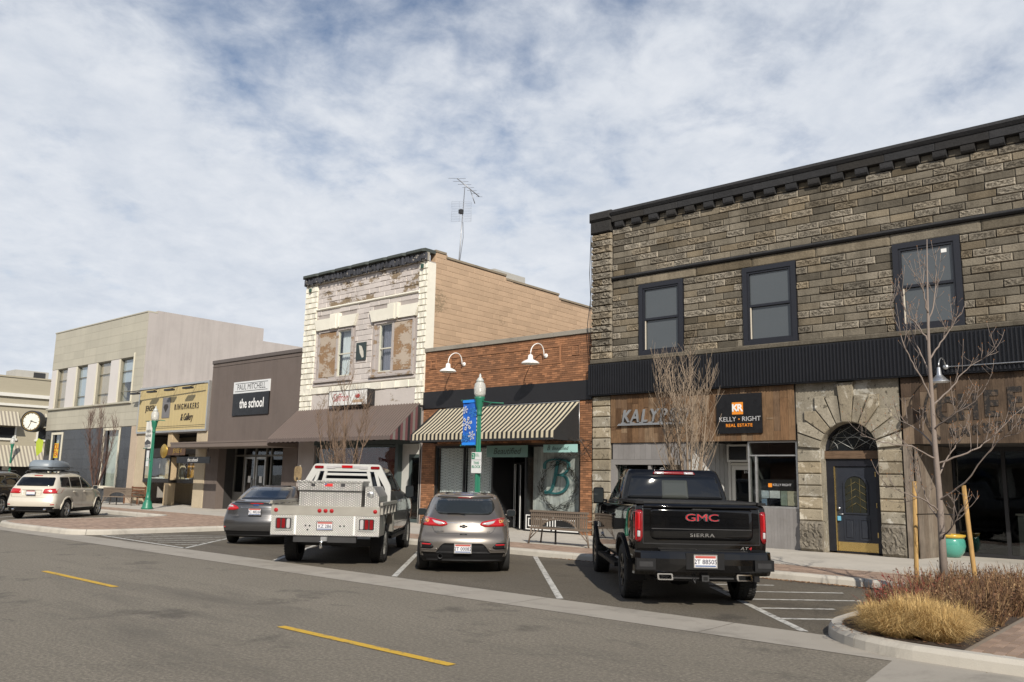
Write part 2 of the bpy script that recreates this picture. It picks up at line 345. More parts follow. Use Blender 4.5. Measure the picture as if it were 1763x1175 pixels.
# ---------------------------------------------------------------- ground
def ground():
    m = MB(); m.quad((-1500, -1500, -.03), (1500, -1500, -.03), (1500, 1500, -.03), (-1500, 1500, -.03))
    struct('ground', m, mat('open ground', (.2, .185, .16), .9, var=.2, scale=.05))
    m = MB(); m.quad((-260, -9.2, 0), (120, -9.2, 0), (120, 15.62, 0), (-260, 15.62, 0)); struct('road', m, ASPH)
    m = MB(); m.quad((-60, 10.33, .0025), (-4.0, 10.33, .0025), (-4.0, 15.66, .0025), (-60, 15.66, .0025)); struct('parking_bays', m, ASPH2)
    m = MB(); m.quad((-74, 15.62, -.002), (-58.6, 15.62, -.002), (-58.6, 90, -.002), (-74, 90, -.002)); struct('side_street', m, ASPH)
    # concrete valley gutter between the lanes and the bays, cast in lengths
    g = bpy.data.objects.new('gutter', None); COL.objects.link(g); g['kind'] = 'structure'; PINV[g.name] = Matrix()
    x = -60.0
    while x < 6:
        w = 3.05; a = MB(); x1 = x + w - .012
        for k, (y0, y1) in enumerate(((9.36, 9.85), (9.85, 10.34))):
            z = [.005, -.0 + .004, .005]
            a.quad((x, y0, z[k]), (x1, y0, z[k]), (x1, y1, z[k+1]), (x, y1, z[k+1]))
        a.build('gutter_slab', GUT, g); x += w
    # concrete apron at the corner of the crossing
    m = MB(); m.add([(-2.9, 9.44, .0065), (-2.55, 6.0, .0065), (14, 6.0, .0065), (14, 9.5, .0065)], [(0, 1, 2, 3)]); struct('crossing_apron', m, GUT)
    mk = bpy.data.objects.new('road_markings', None); COL.objects.link(mk); mk['kind'] = 'structure'; PINV[mk.name] = Matrix()
    def strip(name, a, b, w, mt, z=.006):
        a, b = Vector((*a, z)), Vector((*b, z)); d = (b - a).normalized(); p = Vector((-d.y, d.x, 0)) * w / 2
        m = MB(); n = 8
        for i in range(n):
            j = lambda: RNG.uniform(-.006, .006)
            q0, q1 = a.lerp(b, i/n), a.lerp(b, (i+1)/n); m.quad(q0 - p, q1 - p, q1 + p, q0 + p)
        return m.build(name, mt, mk)
    for x0 in (-23.75, -16.2, -8.72, -1.2, -31.3, -38.8):
        yy = 6.2 - .024*(x0+16.2); strip('yellow_dash', (x0, yy), (x0 + 2.85, yy - .03), .115, YEL)
    U = Vector((-.672, .7406)); V = Vector((.7406, .672))
    for k in range(-9, 5):
        x0 = -4.22 + 3.74 * k if k <= 0 else None
        if x0 is None: continue
        if -31.5 < x0 < -21: continue
        a = Vector((x0, 10.40)); L = 7.0 if k < 0 else 4.3
        strip('bay_line', a, a + U * L, .105, WHT)
    strip('bay_line', (-19.2, 10.45), (-24.3, 10.72), .10, WHT)
    for k in range(5):                               # hatched corner beside the planted island
        s0 = Vector((-4.83, 11.14)) + U * (.93 * k); e = (.72, 1.1, 1.9, 2.0, 1.15)[k]
        strip('hatch_line', s0, s0 + V * e, .10, WHT)
    for k in range(6):                               # hatched corner beside the brick island
        s0 = Vector((-19.9, 11.2)) + U * (.62 * k); e = min(6.2, (24.25 + s0.x) / V.x)
        q = s0 - V * (.0)
        if s0.x > -24.1: strip('hatch_line', Vector((-24.2, s0.y - (s0.x + 24.2) / V.x * V.y)) if (s0.y - (s0.x + 24.2) / V.x * V.y) > 10.8 else s0 - V * ((s0.y - 10.8) / V.y), s0, .09, WHT)
    # ---- raised pavement
    def kerb_line(name, pts, closed=False):
        """pts: outer face at street level, pavement on the left of travel; cast stones about 3 m long"""
        k = bpy.data.objects.new(name, None); COL.objects.link(k); k['kind'] = 'structure'; PINV[k.name] = Matrix()
        P = [Vector(p) for p in pts]; off = []
        for i, p in enumerate(P):
            a = P[max(i-1, 0)]; b = P[min(i+1, len(P)-1)]; d = (b - a).normalized(); off.append(Vector((-d.y, d.x)))
        s = 0; cur = [0]; runs = []
        for i in range(1, len(P)):
            s += (P[i] - P[i-1]).length; cur.append(i)
            if s > 2.9 or i == len(P)-1: runs.append(cur); cur = [i]; s = 0
        for r in runs:
            m = MB(); prof = [(0.0, -.02), (.012, .10), (.045, .148), (.16, .15), (.16, -.02)]; n = len(prof)
            ps = [P[i] for i in r]; os_ = [off[i] for i in r]
            ps = [ps[0] + (ps[1]-ps[0]).normalized()*.006] + ps[1:-1] + [ps[-1] - (ps[-1]-ps[-2]).normalized()*.006]
            vs = [(p.x + o.x*d, p.y + o.y*d, z) for p, o in zip(ps, os_) for d, z in prof]
            fs = [(i*n+j, (i+1)*n+j, (i+1)*n+j+1, i*n+j+1) for i in range(len(ps)-1) for j in range(n-1)]
            fs += [list(range(n)), [(len(ps)-1)*n + j for j in range(n-1, -1, -1)]]
            m.add(vs, fs); m.build('kerb_stone', KERBM, k)
        return k
    def arc(c, r, a0, a1, n): return [(c[0] + r*cos(radians(a0 + (a1-a0)*i/n)), c[1] + r*sin(radians(a0 + (a1-a0)*i/n))) for i in range(n+1)]
    def line(a, b, step=1.5):
        n = max(1, int(hypot(b[0]-a[0], b[1]-a[1]) / step)); return [(a[0]+(b[0]-a[0])*i/n, a[1]+(b[1]-a[1])*i/n) for i in range(n+1)]
    # travel so that the pavement lies to the left
    main1 = line((-24.42, 15.65), (-5.25, 15.65), 1.5) + arc((-5.25, 14.45), 1.2, 90, 10, 8) + line((-4.05, 14.1), (-4.06, 11.2), 1.4)[1:] + arc((-2.6, 11.0), 1.46, 178, 264, 12)[1:] + line((-2.3, 9.52), (12, 9.5), 1.5)
    main1 = [p for i, p in enumerate(main1) if i == 0 or hypot(p[0]-main1[i-1][0], p[1]-main1[i-1][1]) > .02]
    kerb_line('kerb', main1)
    isl = [(-58, 16.3)] + line((-57, 16.35), (-33.4, 16.45), 1.5) + arc((-32.6, 15.0), 1.5, 105, 20, 7) + [(-31.0, 14.4), (-31.15, 13.0)] + arc((-29.6, 11.6), 1.65, 165, 255, 8) + [(-28.9, 9.88), (-27.5, 9.92), (-26.2, 10.0)] + arc((-25.55, 11.2), 1.14, 262, 352, 8) + line((-24.42, 11.6), (-24.42, 15.65), 1.3)
    isl = [p for i, p in enumerate(isl) if i == 0 or hypot(p[0]-isl[i-1][0], p[1]-isl[i-1][1]) > .02]
    kerb_line('kerb', isl)
    # brick paver infill: joined bricks (too small to pick out), plus single bricks at the near corner
    base = MB()
    def shrink(pts, d=.158):
        P = [Vector(p) for p in pts]; o = []
        for i, p in enumerate(P):
            a = P[max(i-1, 0)]; b = P[min(i+1, len(P)-1)]; q = (b-a).normalized(); o.append((p.x - q.y*d, p.y + q.x*d))
        return o
    i1 = shrink(main1); i2 = shrink(isl)
    base.add([(p[0], p[1], .1395) for p in i1] + [(12, FY+.5, .1395), (-24.42, FY+.5, .1395)], [list(range(len(i1)+2))])
    base.add([(p[0], p[1], .1395) for p in i2] + [(-24.42, FY+.5, .1395), (-58, FY+.5, .1395)], [list(range(len(i2)+2))])
    struct('pavement_bed', base, mat('sand joint', (.24, .2, .16), .95, var=.2))
    def inside(poly, x, y):
        c = False; j = len(poly)-1
        for i in range(len(poly)):
            a, b = poly[i], poly[j]
            if (a[1] > y) != (b[1] > y) and x < (b[0]-a[0])*(y-a[1])/(b[1]-a[1]) + a[0]: c = not c
            j = i
        return c
    r = random.Random(3); pav = MB()
    def pavers(x0, x1, y0, y1, ok, mb):
        L, Wd, row, y = .205, .102, 0, y0
        while y < y1:
            x = x0 + (row % 2) * L/2
            while x < x1:
                if ok(x, y) and ok(x+L, y+Wd) and ok(x+L, y) and ok(x, y+Wd): mb(x, x+L-.006, y, y+Wd-.006)
                x += L
            y += Wd; row += 1
    def addp(x0, x1, y0, y1):
        pav.col = r.random(); z = .147 + r.uniform(0, .003)
        pav.add([(x0,y0,z),(x1,y0,z),(x1,y1,z),(x0,y1,z),(x0,y0,.135),(x1,y0,.135),(x1,y1,.135),(x0,y1,.135)], [(0,1,2,3),(4,5,1,0),(5,6,2,1),(6,7,3,2),(7,4,0,3)])
    pavers(-24.5, -4.4, 15.82, 17.25, lambda x, y: True if y < 17.24 else False, addp)
    pi2 = i2 + [(-24.3, 17.9), (-58, 17.9)]
    pavers(-46, -24.3, 9.9, 17.85, lambda x, y: inside(pi2, x, y), addp)
    po = pav.build('paver_band', PAV); po['kind'] = 'structure'
    near = bpy.data.objects.new('corner_paving', None); COL.objects.link(near); near['kind'] = 'structure'; PINV[near.name] = Matrix()
    um = MB(); um.add([(0,0,1),(1,0,1),(1,1,1),(0,1,1),(0,0,0),(1,0,0),(1,1,0),(0,1,0)], [(0,1,2,3),(4,5,1,0),(5,6,2,1),(6,7,3,2),(7,4,0,3)]); ume = um.mesh('paver', PAV)
    cnt = [0]
    def one(x0, x1, y0, y1):
        cnt[0] += 1; piece('paver', ume, (-2.24 + (y0-9.66), 9.66 + (x0+2.24), .125), (y1-y0-.004, x1-x0-.004, .022 + r.uniform(0, .005)), near)
    pavers(-2.24, .75, 9.66, 10.85, lambda x, y: True, one)
    rest = MB(); pav2 = pav
    pav = MB()
    def addq(x0, x1, y0, y1):
        pav.col = r.random(); pav.add([(x0,y0,.148),(x1,y0,.148),(x1,y1,.148),(x0,y1,.148),(x0,y0,.135),(x1,y0,.135),(x1,y1,.135),(x0,y1,.135)], [(0,1,2,3),(4,5,1,0),(5,6,2,1),(6,7,3,2),(7,4,0,3)])
    pavers(-1.01, 6, 9.66, 17.2, lambda x, y: True, addq); pavers(-2.24, -1.05, 12.64, 17.2, lambda x, y: True, addq)
    q = pav.build('paver_field', PAV, near); q['kind'] = 'stuff'
    # mulch bed of the island
    bed = [(-3.84, 16.9), (-3.87, 11.2)] + [(x, y) for x, y in arc((-2.6, 11.0), 1.28, 178, 255, 10)] + [(-2.3, 9.72), (-2.3, 16.9)]
    m = MB(); n = len(bed); m.add([(x, y, .15) for x, y in bed], [list(range(n))]); struct('planting_bed', m, SOIL)
    # concrete walk, cast in panels
    sw = bpy.data.objects.new('sidewalk', None); COL.objects.link(sw); sw['kind'] = 'structure'; PINV[sw.name] = Matrix()
    pm = MB(); pm.add([(0,0,0),(1,0,0),(1,1,0),(0,1,0),(0,0,1),(1,0,1),(1,1,1),(0,1,1)], [(4,5,6,7),(0,1,5,4),(1,2,6,5),(2,3,7,6),(3,0,4,7)]); pme = pm.mesh('walk_panel', CONC)
    for xa, xb, y0, y1 in ((-24.4, 6.3, 17.26, FY+.02), (-46, -24.41, 17.9, FY+.02), (-58, -46.01, 16.6, FY+.02)):
        nx = max(1, round((xb-xa)/1.7)); ny = 2
        for i in range(nx):
            for j in range(ny):
                w, h = (xb-xa)/nx, (y1-y0)/ny
                piece('walk_panel', pme, (xa+i*w, y0+j*h, .10), (w-.01, h-.01, .0495 + RNG.uniform(-.001, .001)), sw)
ground()
STONE_R = m_stone('rock-faced sandstone', (.15, .127, .094), (.375, .335, .272), 1.3, .34, .45, pits=.9)
STONE_S = m_stone('dressed sandstone', (.115, .097, .07), (.235, .207, .163), .6, .40, .6)
STONE_P = m_stone('pale pier sandstone', (.235, .205, .155), (.40, .36, .285), .5, .16, .5, patch=(.60, .575, .51), spots=.8)
STONE_B = m_stone('rough base stone', (.10, .088, .07), (.36, .32, .26), 1.6, .1, .6)
MORT = mat('dark mortar', (.04, .035, .03), .95, var=.25, bmp=.3)
CORN = m_stone('black painted stone', (.022, .022, .024), (.05, .05, .052), .8, .15, .1)
def block_mesh(mt, rock, seed, nx=6, nz=3):
    """unit block: x 0..1, z 0..1, back at y=0, front near y=-1 (sides and front only)"""
    r = random.Random(seed); m = MB(); vs = []; nx += 1; nz += 1
    for j in range(nz+1):
        for i in range(nx+1):
            edge = i in (0, nx) or j in (0, nz)
            if i in (0, nx): x = 0.0 if i == 0 else 1.0
            else: x = .03 + .94*(i-1)/(nx-2) + (r.uniform(-.03, .03) if 1 < i < nx-1 else 0)
            if j in (0, nz): z = 0.0 if j == 0 else 1.0
            else: z = .09 + .82*(j-1)/(nz-2) + (r.uniform(-.08, .08) if 1 < j < nz-1 else 0)
            y = -.28 if edge else (-(.6 + r.uniform(0, .34)) if rock else -(.46 + r.uniform(0, .07)))
            vs.append((x, y, z))
    w = nx+1
    fs = [(j*w+i, j*w+i+1, (j+1)*w+i+1, (j+1)*w+i) for j in range(nz) for i in range(nx)]
    o = len(vs); vs += [(0,0,0),(1,0,0),(1,0,1),(0,0,1)]
    b = [j*w for j in range(nz+1)]
    fs += [[o, o+1] + [nx-i for i in range(0, nx+1)], [o+1, o+2] + [j*w+nx for j in range(nz, -1, -1)], [o+2, o+3] + [nz*w+i for i in range(nx+1)], [o+3, o] + [j*w for j in range(nz+1)]]
    m.smooth = False; m.add(vs, fs); return m.mesh('stone_block', mt)
ROCKS = [block_mesh(STONE_R, True, k, 8, 4) for k in range(8)]
SMOOTHS = [block_mesh(STONE_S, False, 50+k, 2, 2) for k in range(3)]
PALES = [block_mesh(STONE_P, False, 70+k, 3, 2) for k in range(4)]
BASES = [block_mesh(STONE_B, True, 90+k, 12, 13) for k in range(3)]
def frame_rect(m, x0, x1, z0, z1, w, y0, y1, bottom=True):
    m.box(x0, x0+w, y0, y1, z0, z1); m.box(x1-w, x1, y0, y1, z0, z1); m.box(x0+w, x1-w, y0, y1, z1-w, z1)
    if bottom: m.box(x0+w, x1-w, y0, y1, z0, z0+w)
    return m
def gooseneck(name, label, mt, base, reach, drop, shade_r, group, rise=.38):
    x, y, z = base; t = thing(name, label, 'wall lamp', base, 0, group)
    m = MB(); m.lathe([(.075, 0), (.075, .03), (.03, .05)], (x, y-.0, z), 14, 'Y'); 
    m.v = [(a, 2*y-b, c) for a, b, c in m.v]; m.build('wall_plate', mt, t)
    pts = [(x, y-.03, z)]
    for i in range(15):
        w = i/14; a = pi * w
        pts.append((x, y-.12 - (reach-.12)*(.5-.5*cos(a))*1.0, z + rise*sin(a)**.8 - drop*.35*w + .02*sin(pi*2*w)))
    m = MB(); m.tube(pts, .017, 8); m.build('arm', mt, t)
    ex = pts[-1]; m = MB()
    prof = [(shade_r, -.30), (shade_r*1.0, -.285), (shade_r*.86, -.235), (shade_r*.55, -.19), (shade_r*.3, -.16), (shade_r*.26, -.03), (.03, 0)]
    m.lathe(prof, (ex[0], ex[1], ex[2]+.02), 24, 'Z', cap=False)
    prof2 = [(.03, -.01), (shade_r*.24, -.04), (shade_r*.28, -.165), (shade_r*.53, -.2), (shade_r*.84, -.245), (shade_r*.985, -.29)]
    m.lathe(prof2, (ex[0], ex[1], ex[2]+.02), 24, 'Z', cap=False); m.build('lamp_shade', mt, t)
    m = MB(); m.lathe([(.0, -.26), (.035, -.25), (.045, -.2), (.03, -.14)], (ex[0], ex[1], ex[2]+.02), 10); m.build('bulb', mat('frosted bulb', (.7, .7, .66), .3), t)
    return t
def stone_building():
    X0, X1 = -14.95, 3.2
    T = thing('stone_building', 'large two storey rough brown stone building with black cornice and black corrugated band', 'building', (-8, FY, .15))
    WINS = [(-13.24, -11.76), (-9.92, -8.43), (-6.0, -4.51), (-2.1, -.6), (1.2, 2.7)]
    m = MB(); holes = [(a+.1, b-.1, 5.5, 7.5) for a, b in WINS]
    wall_holes(m, X0, X1, 4.36, 9.95, FY, FY+.35, holes)
    m.box(X0, X0+.35, FY+.35, FY+24, .15, 9.8); m.box(X1-.35, X1, FY+.35, FY+24, .15, 9.8); m.box(X0+.35, X1-.35, FY+23.6, FY+24, .15, 9.8); m.box(X0+.35, X1-.35, FY+.35, FY+23.6, 9.3, 9.4)
    m.box(X0+.35, X1-.35, FY+.35, FY+8, 4.3, 4.4)
    m.build('wall', MORT, T)
    rr = random.Random(11); extra = MB(); nblk = [0]
    def stone(x0, x1, z0, z1, depth=.062, name='stone_block', set_=None):
        rock = rr.random() < .5
        me = rr.choice(set_ if set_ else (ROCKS if rock else SMOOTHS)); g = .016
        if x0 > -2.25:
            extra.bev(x0+g, x1-g, FY-depth*.7, FY, z0+g, z1-g, .02); return
        nblk[0] += 1
        piece(name, me, (x0+g/2, FY, z0+g/2), (x1-x0-g, depth*(1.0 if rock else .8), z1-z0-g), T)
    def course(z0, z1, xa, xb, off, L=.585):
        spans = [(xa, xb)]
        if z0 < 7.55:
            for a, b in WINS:
                ns = []
                for s, e in spans:
                    if b <= s or a >= e: ns.append((s, e))
                    else:
                        if a > s: ns.append((s, a))
                        if b < e: ns.append((b, e))
                spans = ns
        for s, e in spans:
            x = s; first = True
            k = math.floor((s - X0 - off) / L); nxt = X0 + off + (k+1)*L + rr.uniform(-.04, .04)
            while x < e - 1e-6:
                if nxt - x < .16: nxt += L
                if e - nxt < .16: nxt = e
                stone(x, min(nxt, e), z0, z1); x = min(nxt, e); nxt = x + L * rr.uniform(.9, 1.1)
    n = 8; h = (9.52-7.99)/n
    for i in range(n): course(7.99+i*h, 7.99+(i+1)*h, -14.2, X1-.02, .3*(i % 2))
    n = 11; h = (7.6-5.45)/n
    for i in range(n): course(5.45+i*h, 5.45+(i+1)*h, -14.2, X1-.02, .3*(i % 2)+.12)
    x = -14.2                                            # lintel course of long dressed stones
    for w in (.8, 2.05, 1.7, 1.75, 1.85, 2.0, 1.45, 1.55, 1.6, 1.5, 1.2): 
        e = min(x+w, X1-.02); stone(x, e, 7.61, 7.885, .085, 'lintel_stone', SMOOTHS); x = e
    z = 5.45; i = 0                                      # corner pilaster
    while z < 9.44:
        hh = .21
        if i % 2: stone(X0, -14.57, z, z+hh, .17, 'quoin_stone', ROCKS); stone(-14.57, -14.22, z, z+hh, .17, 'quoin_stone', ROCKS)
        else: stone(X0, -14.22, z, z+hh, .18, 'quoin_stone', ROCKS)
        z += hh; i += 1
    extra.build('stone_field', STONE_R, T)['kind'] = 'stuff'
    box('pilaster_cap', CORN, T, X0-.02, -14.2, FY-.16, FY+.3, 9.46, 9.84, bev=.03)
    m = MB(); m.bev(X0-.05, -14.17, FY-.22, FY+.3, 9.84, 10.14, .06); m.build('pilaster_cap', CORN, T)
    box('string_course', CORN, T, -14.2, X1, FY-.13, FY, 7.89, 7.985, bev=.035)
    m = MB(); m.bev(X0-.02, X1, FY-.17, FY, 5.30, 5.445, .03); m.build('sill_course', STONE_S, T)
    # cornice: corbels, fascia stones, coping
    x = -14.05; me = MB(); me.add([(0,0,0),(1,0,0),(1,0,1),(0,0,1),(0,-.72,0),(1,-.72,0),(0,-.95,.22),(1,-.95,.22),(0,-1,.5),(1,-1,.5),(0,-1,1),(1,-1,1)],
        [(4,5,7,6),(6,7,9,8),(8,9,11,10),(0,1,5,4),(10,11,2,3),(0,4,6,8,10,3),(1,2,11,9,7,5)]); me = me.mesh('corbel', CORN)
    while x < X1-.3:
        piece('corbel', me, (x, FY, 9.53), (.30, .15, .185), T)
        if x < -2.2: piece('stone_block', SMOOTHS[0], (x+.315, FY, 9.545), (.28, .05, .165), T)
        x += .607
    x = -14.16
    fm = MB(); fm.bev(0, 1, -1, 0, 0, 1, .02); fme = fm.mesh('fascia_stone', CORN)
    while x < X1: piece('fascia_stone', fme, (x, FY, 9.72), (min(1.16, X1-x)-.008, .17, .2), T); x += 1.16
    m = MB()
    m.add([(-14.16, FY-.19, 9.922), (X1, FY-.19, 9.922), (-14.16, FY-.25, 10.0), (X1, FY-.25, 10.0), (-14.16, FY-.23, 10.08), (X1, FY-.23, 10.08), (-14.16, FY+.3, 10.10), (X1, FY+.3, 10.10), (-14.16, FY, 9.922), (X1, FY, 9.922)],
          [(0,1,3,2), (2,3,5,4), (4,5,7,6), (8,9,1,0), (0,2,4,6,8)]); m.build('coping', CORN, T)
    # upper windows
    FR = mat('blue black window paint', (.014, .015, .021), .42, var=.2)
    UG = m_dark_glass('upper window glass', (.075, .085, .092), .045, .6)
    for k, (a, b) in enumerate(WINS):
        w = MB(); z0, z1 = 5.447, 7.607
        frame_rect(w, a, b, z0, z1, .13, FY-.085, FY+.02); frame_rect(w, a+.11, b-.11, z0+.1, z1-.11, .075, FY-.055, FY+.08)
        w.box(a+.185, b-.185, FY-.045, FY+.06, (z0+z1)/2-.03, (z0+z1)/2+.035)
        wo = w.build('window', FR, T)
        zm = (z0+z1)/2
        p = MB(); p.box(a+.186, b-.186, FY-.005, FY+.01, zm+.035, z1-.186); p.build('pane', UG, wo)
        p = MB(); p.box(a+.186, b-.186, FY+.025, FY+.04, z0+.176, zm-.03); p.build('pane', UG, wo)
        p = MB(); p.box(a+.187, a+.215, FY-.03, FY-.007, z0+.18, zm-.035); p.build('sash_strip', mat('pale vinyl', (.62, .56, .46), .5), wo)
        if k == 2: box('sticker', WHITE, wo, b-.42, b-.30, FY-.01, FY-.0055, z1-.36, z1-.27)
    # corrugated metal fascia
    m = MB(); x = X0-.03; p = .088
    while x < X1:
        q = [(x, FY-.22), (x+.03, FY-.22), (x+.044, FY-.26), (x+.074, FY-.26), (x+p, FY-.22)]
        for (xa, ya), (xb, yb) in zip(q, q[1:]): m.quad((xa, ya, 4.36), (xb, yb, 4.36), (xb, yb, 5.285), (xa, ya, 5.285))
        x += p
    m.box(X0-.03, X1, FY-.215, FY-.002, 4.33, 5.292); m.build('corrugated_fascia', mat('charcoal corrugated steel', (.02, .021, .025), .42, metal=.35, var=.25, scale=1.5), T)
    # ---------------- street level
    rp = random.Random(4)
    def pier(xa, xb, z0, z1, hh, depth=.16):
        z = z0
        box('pier', MORT, T, xa+.01, xb-.01, FY+.0, FY+.4, .15, z1)
        while z < z1-.02:
            e = min(z+hh, z1); piece('pier_stone', rp.choice(PALES), (xa, FY, z+.006), (xb-xa, depth, e-z-.014), T); z = e
    pier(X0+.03, -14.27, .15, 4.33, .322)
    PL = m_wood('reclaimed barn wood', [(.10, .055, .028), (.21, .12, .062), (.16, .10, .06), (.27, .19, .12), (.13, .07, .036), (.23, .14, .075), (.08, .05, .032)])
    pm = MB(); pm.bev(0, 1, -1, 0, 0, 1, .012); pme = pm.mesh('plank', PL)
    def plank_wall(xa, xb, za, zb, wmin, wmax, cuts, me, par, yb=FY-.05, dep=.03):
        x = xa
        while x < xb-.02:
            w = min(rp.uniform(wmin, wmax), xb-x); w = xb-x if xb-x-w < .06 else w
            zs = [za] + sorted(rp.uniform(za+.2, zb-.2) for _ in range(rp.choice(cuts))) + [zb]
            for z0, z1 in zip(zs, zs[1:]):
                if z1-z0 > .03: piece('plank', me, (x+.002, yb, z0+.002), (w-.004, dep*rp.uniform(.7, 1.4), z1-z0-.004), par)
            x += w
    sg = thing('plank_sign_board', 'brown reclaimed wood plank board across the shop front below the corrugated band', 'sign board', (-11.4, FY, 2.89))
    box('backing', MORT, sg, -14.24, -8.585, FY-.045, FY+.2, 2.9, 4.325)
    plank_wall(-14.24, -8.585, 2.9, 4.325, .13, .22, (1, 1, 2, 0), pme, sg)
    # raised metal lettering on a rail
    kl = thing('metal_shop_lettering', 'grey slanted metal capital letters standing on a metal rail on the plank board', 'lettering', (-12.8, FY-.1, 3.42))
    GM = mat('brushed grey metal', (.33, .34, .35), .4, metal=.5, var=.15, scale=20)
    m = MB(); m.add([(-13.97, FY-.16, 3.40), (-11.72, FY-.16, 3.40), (-11.72, FY-.16, 3.46), (-13.9, FY-.16, 3.46), (-13.97, FY-.09, 3.40), (-11.72, FY-.09, 3.40), (-11.72, FY-.09, 3.46), (-13.9, FY-.09, 3.46)], [(0,1,2,3),(4,7,6,5),(0,4,5,1),(1,5,6,2),(2,6,7,3),(3,7,4,0)]); m.build('rail', GM, kl)
    for i, ch in enumerate('KALYPSO'):
        xx = -13.68 + i*.312
        text('letter', ch, GM, kl, (xx, FY-.125, 3.655), .52, ext=.028, shear=.22, sx=.82, bold=.008)
        for zz in ((3.47,) if ch != 'O' and ch != 'S' else ()):
            m = MB(); m.box(xx-.15, xx-.02, FY-.15, FY-.10, zz-.008, zz+.022); m.build('serif', GM, kl)
    ks = thing('real_estate_sign', 'square black sign with orange emblem above the recessed shop door', 'sign', (-10.1, FY-.08, 3.1))
    ORG = mat('sign orange', (.75, .25, .02), .5, var=.05); LG = mat('sign light grey', (.45, .45, .46), .5, var=.05)
    box('panel', mat('sign black', (.008, .008, .009), .35, var=.1), ks, -10.74, -9.44, FY-.135, FY-.095, 3.1, 4.16)
    box('emblem', ORG, ks, -10.28, -9.965, FY-.142, FY-.1355, 3.605, 3.93)
    text('emblem_letters', 'KR', WHITE, ks, (-10.13, FY-.146, 3.77), .27, ext=.003, bold=.008, space=.8)
    text('name_line', 'KELLY', LG, ks, (-10.42, FY-.139, 3.475), .175, ext=.003, sx=1.05); text('name_line', 'RIGHT', LG, ks, (-9.74, FY-.139, 3.475), .175, ext=.003, sx=1.05)
    m = MB(); m.lathe([(.022, 0), (.022, .006)], (-10.09, FY-.142, 3.475), 12, 'Y'); m.build('dot', ORG, ks)
    text('small_line', 'REAL ESTATE', ORG, ks, (-10.09, FY-.139, 3.31), .115, ext=.003, space=1.15, bold=.003)
    # recessed front
    GREY = mat('grey painted boarding', (.215, .205, .2), .65, var=.14, scale=3, bmp=.1, rand=.07, dirt=.25)
    gm = MB(); gm.bev(0, 1, -1, 0, 0, 1, .02); gme = gm.mesh('board', GREY)
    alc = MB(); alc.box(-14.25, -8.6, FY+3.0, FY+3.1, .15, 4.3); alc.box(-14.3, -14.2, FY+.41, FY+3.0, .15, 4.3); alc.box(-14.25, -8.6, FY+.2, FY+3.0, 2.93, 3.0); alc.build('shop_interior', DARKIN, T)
    box('recess_floor', CONC, T, -14.25, -8.6, FY+.02, FY+3.0, .08, .152)
    x = -14.2
    while x < -11.62: piece('board', gme, (x, FY+.0, 2.42), (.185, .03, .475), T); x += .19
    m = MB(); frame_rect(m, -14.27, -11.7, .95, 2.415, .15, FY-.03, FY+.25); m.box(-14.27, -11.7, FY-.02, FY+.2, .15, .95); m.box(-13.0, -12.92, FY, FY+.12, 1.1, 2.27); w = m.build('window', GREY, T)
    box('pane', GLASSD, w, -14.12, -11.85, FY+.12, FY+.13, 1.1, 2.26)
    ring = MB()
    for k in range(3):
        pts = [(-12.6 + (.16+.0*k)*cos(a)*(.55 if k else 1), FY+.10, 2.0 + .14*sin(a) + (.0, .05, -.02)[k]) for a in [2*pi*i/18 for i in range(19)]]
        ring.tube(pts, .012, 5)
    ring.build('glass_emblem', WHITE, w)
    # splayed side of the recess, catching the sun
    s = MB(); n = 9
    for i in range(n):
        a = i/n; b = (i+1)/n - .006; xa, xb = -11.68 + .56*a, -11.68 + .56*b; ya, yb = FY+.02+1.25*a, FY+.02+1.25*b
        s.quad((xa, ya, .15), (xb, yb, .15), (xb, yb, 2.9), (xa, ya, 2.9))
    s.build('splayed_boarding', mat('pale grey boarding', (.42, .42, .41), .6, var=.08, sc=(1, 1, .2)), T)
    box('partition', GREY, T, -11.8, -11.69, FY+.0, FY+1.4, .15, 2.92)
    # glazed door with air conditioner over it
    dY = FY+1.3; PW_ = mat('off white frame', (.55, .54, .5), .55, var=.08)
    m = MB(); frame_rect(m, -11.12, -10.05, .16, 2.9, .08, dY-.06, dY+.06, False); m.box(-11.04, -10.13, dY-.05, dY+.05, 2.28, 2.36); f = m.build('door_frame', PW_, T)
    m = MB(); frame_rect(m, -11.03, -10.14, .17, 2.27, .11, dY-.03, dY+.03); m.box(-10.93, -10.24, dY-.03, dY+.03, .95, 1.05); d = m.build('door', PW_, T)
    box('pane', GLASSD, d, -10.92, -10.25, dY-.004, dY+.004, .28, 2.17); text('house_number', '217', WHITE, d, (-10.58, dY-.03, 2.1), .1)
    m = MB(); m.tube([(-10.32, dY-.05, 1.0), (-10.32, dY-.09, 1.05), (-10.32, dY-.09, 1.25), (-10.32, dY-.05, 1.3)], .012, 6); m.build('handle', STEEL, d)
    ac = thing('air_conditioner', 'white window air conditioner above the glazed shop door', 'air conditioner', (-10.7, dY-.2, 2.38))
    m = MB(); frame_rect(m, -11.02, -10.38, 2.38, 2.86, .05, dY-.32, dY-.0); m.build('case', PW_, ac)
    m = MB(); 
    for i in range(9): m.box(-10.965, -10.435, dY-.30, dY-.285, 2.445+.043*i, 2.465+.043*i)
    m.box(-10.96, -10.44, dY-.27, dY-.26, 2.43, 2.81); m.build('grille', DKSTEEL, ac)
    # shop window with posters and the boarded apron below
    m = MB(); frame_rect(m, -9.95, -8.6, 1.17, 2.895, .045, FY+.05, FY+.14); m.box(-9.9, -8.65, FY+.05, FY+.13, 2.5, 2.535); m.box(-9.75, -9.7, FY+.04, FY+.13, 1.2, 2.5); m.box(-9.95, -9.9, FY+.14, dY, .15, 2.9); w = m.build('window', ALU, T)
    box('pane', GLASSD, w, -9.9, -8.645, FY+.09, FY+.098, 1.215, 2.85)
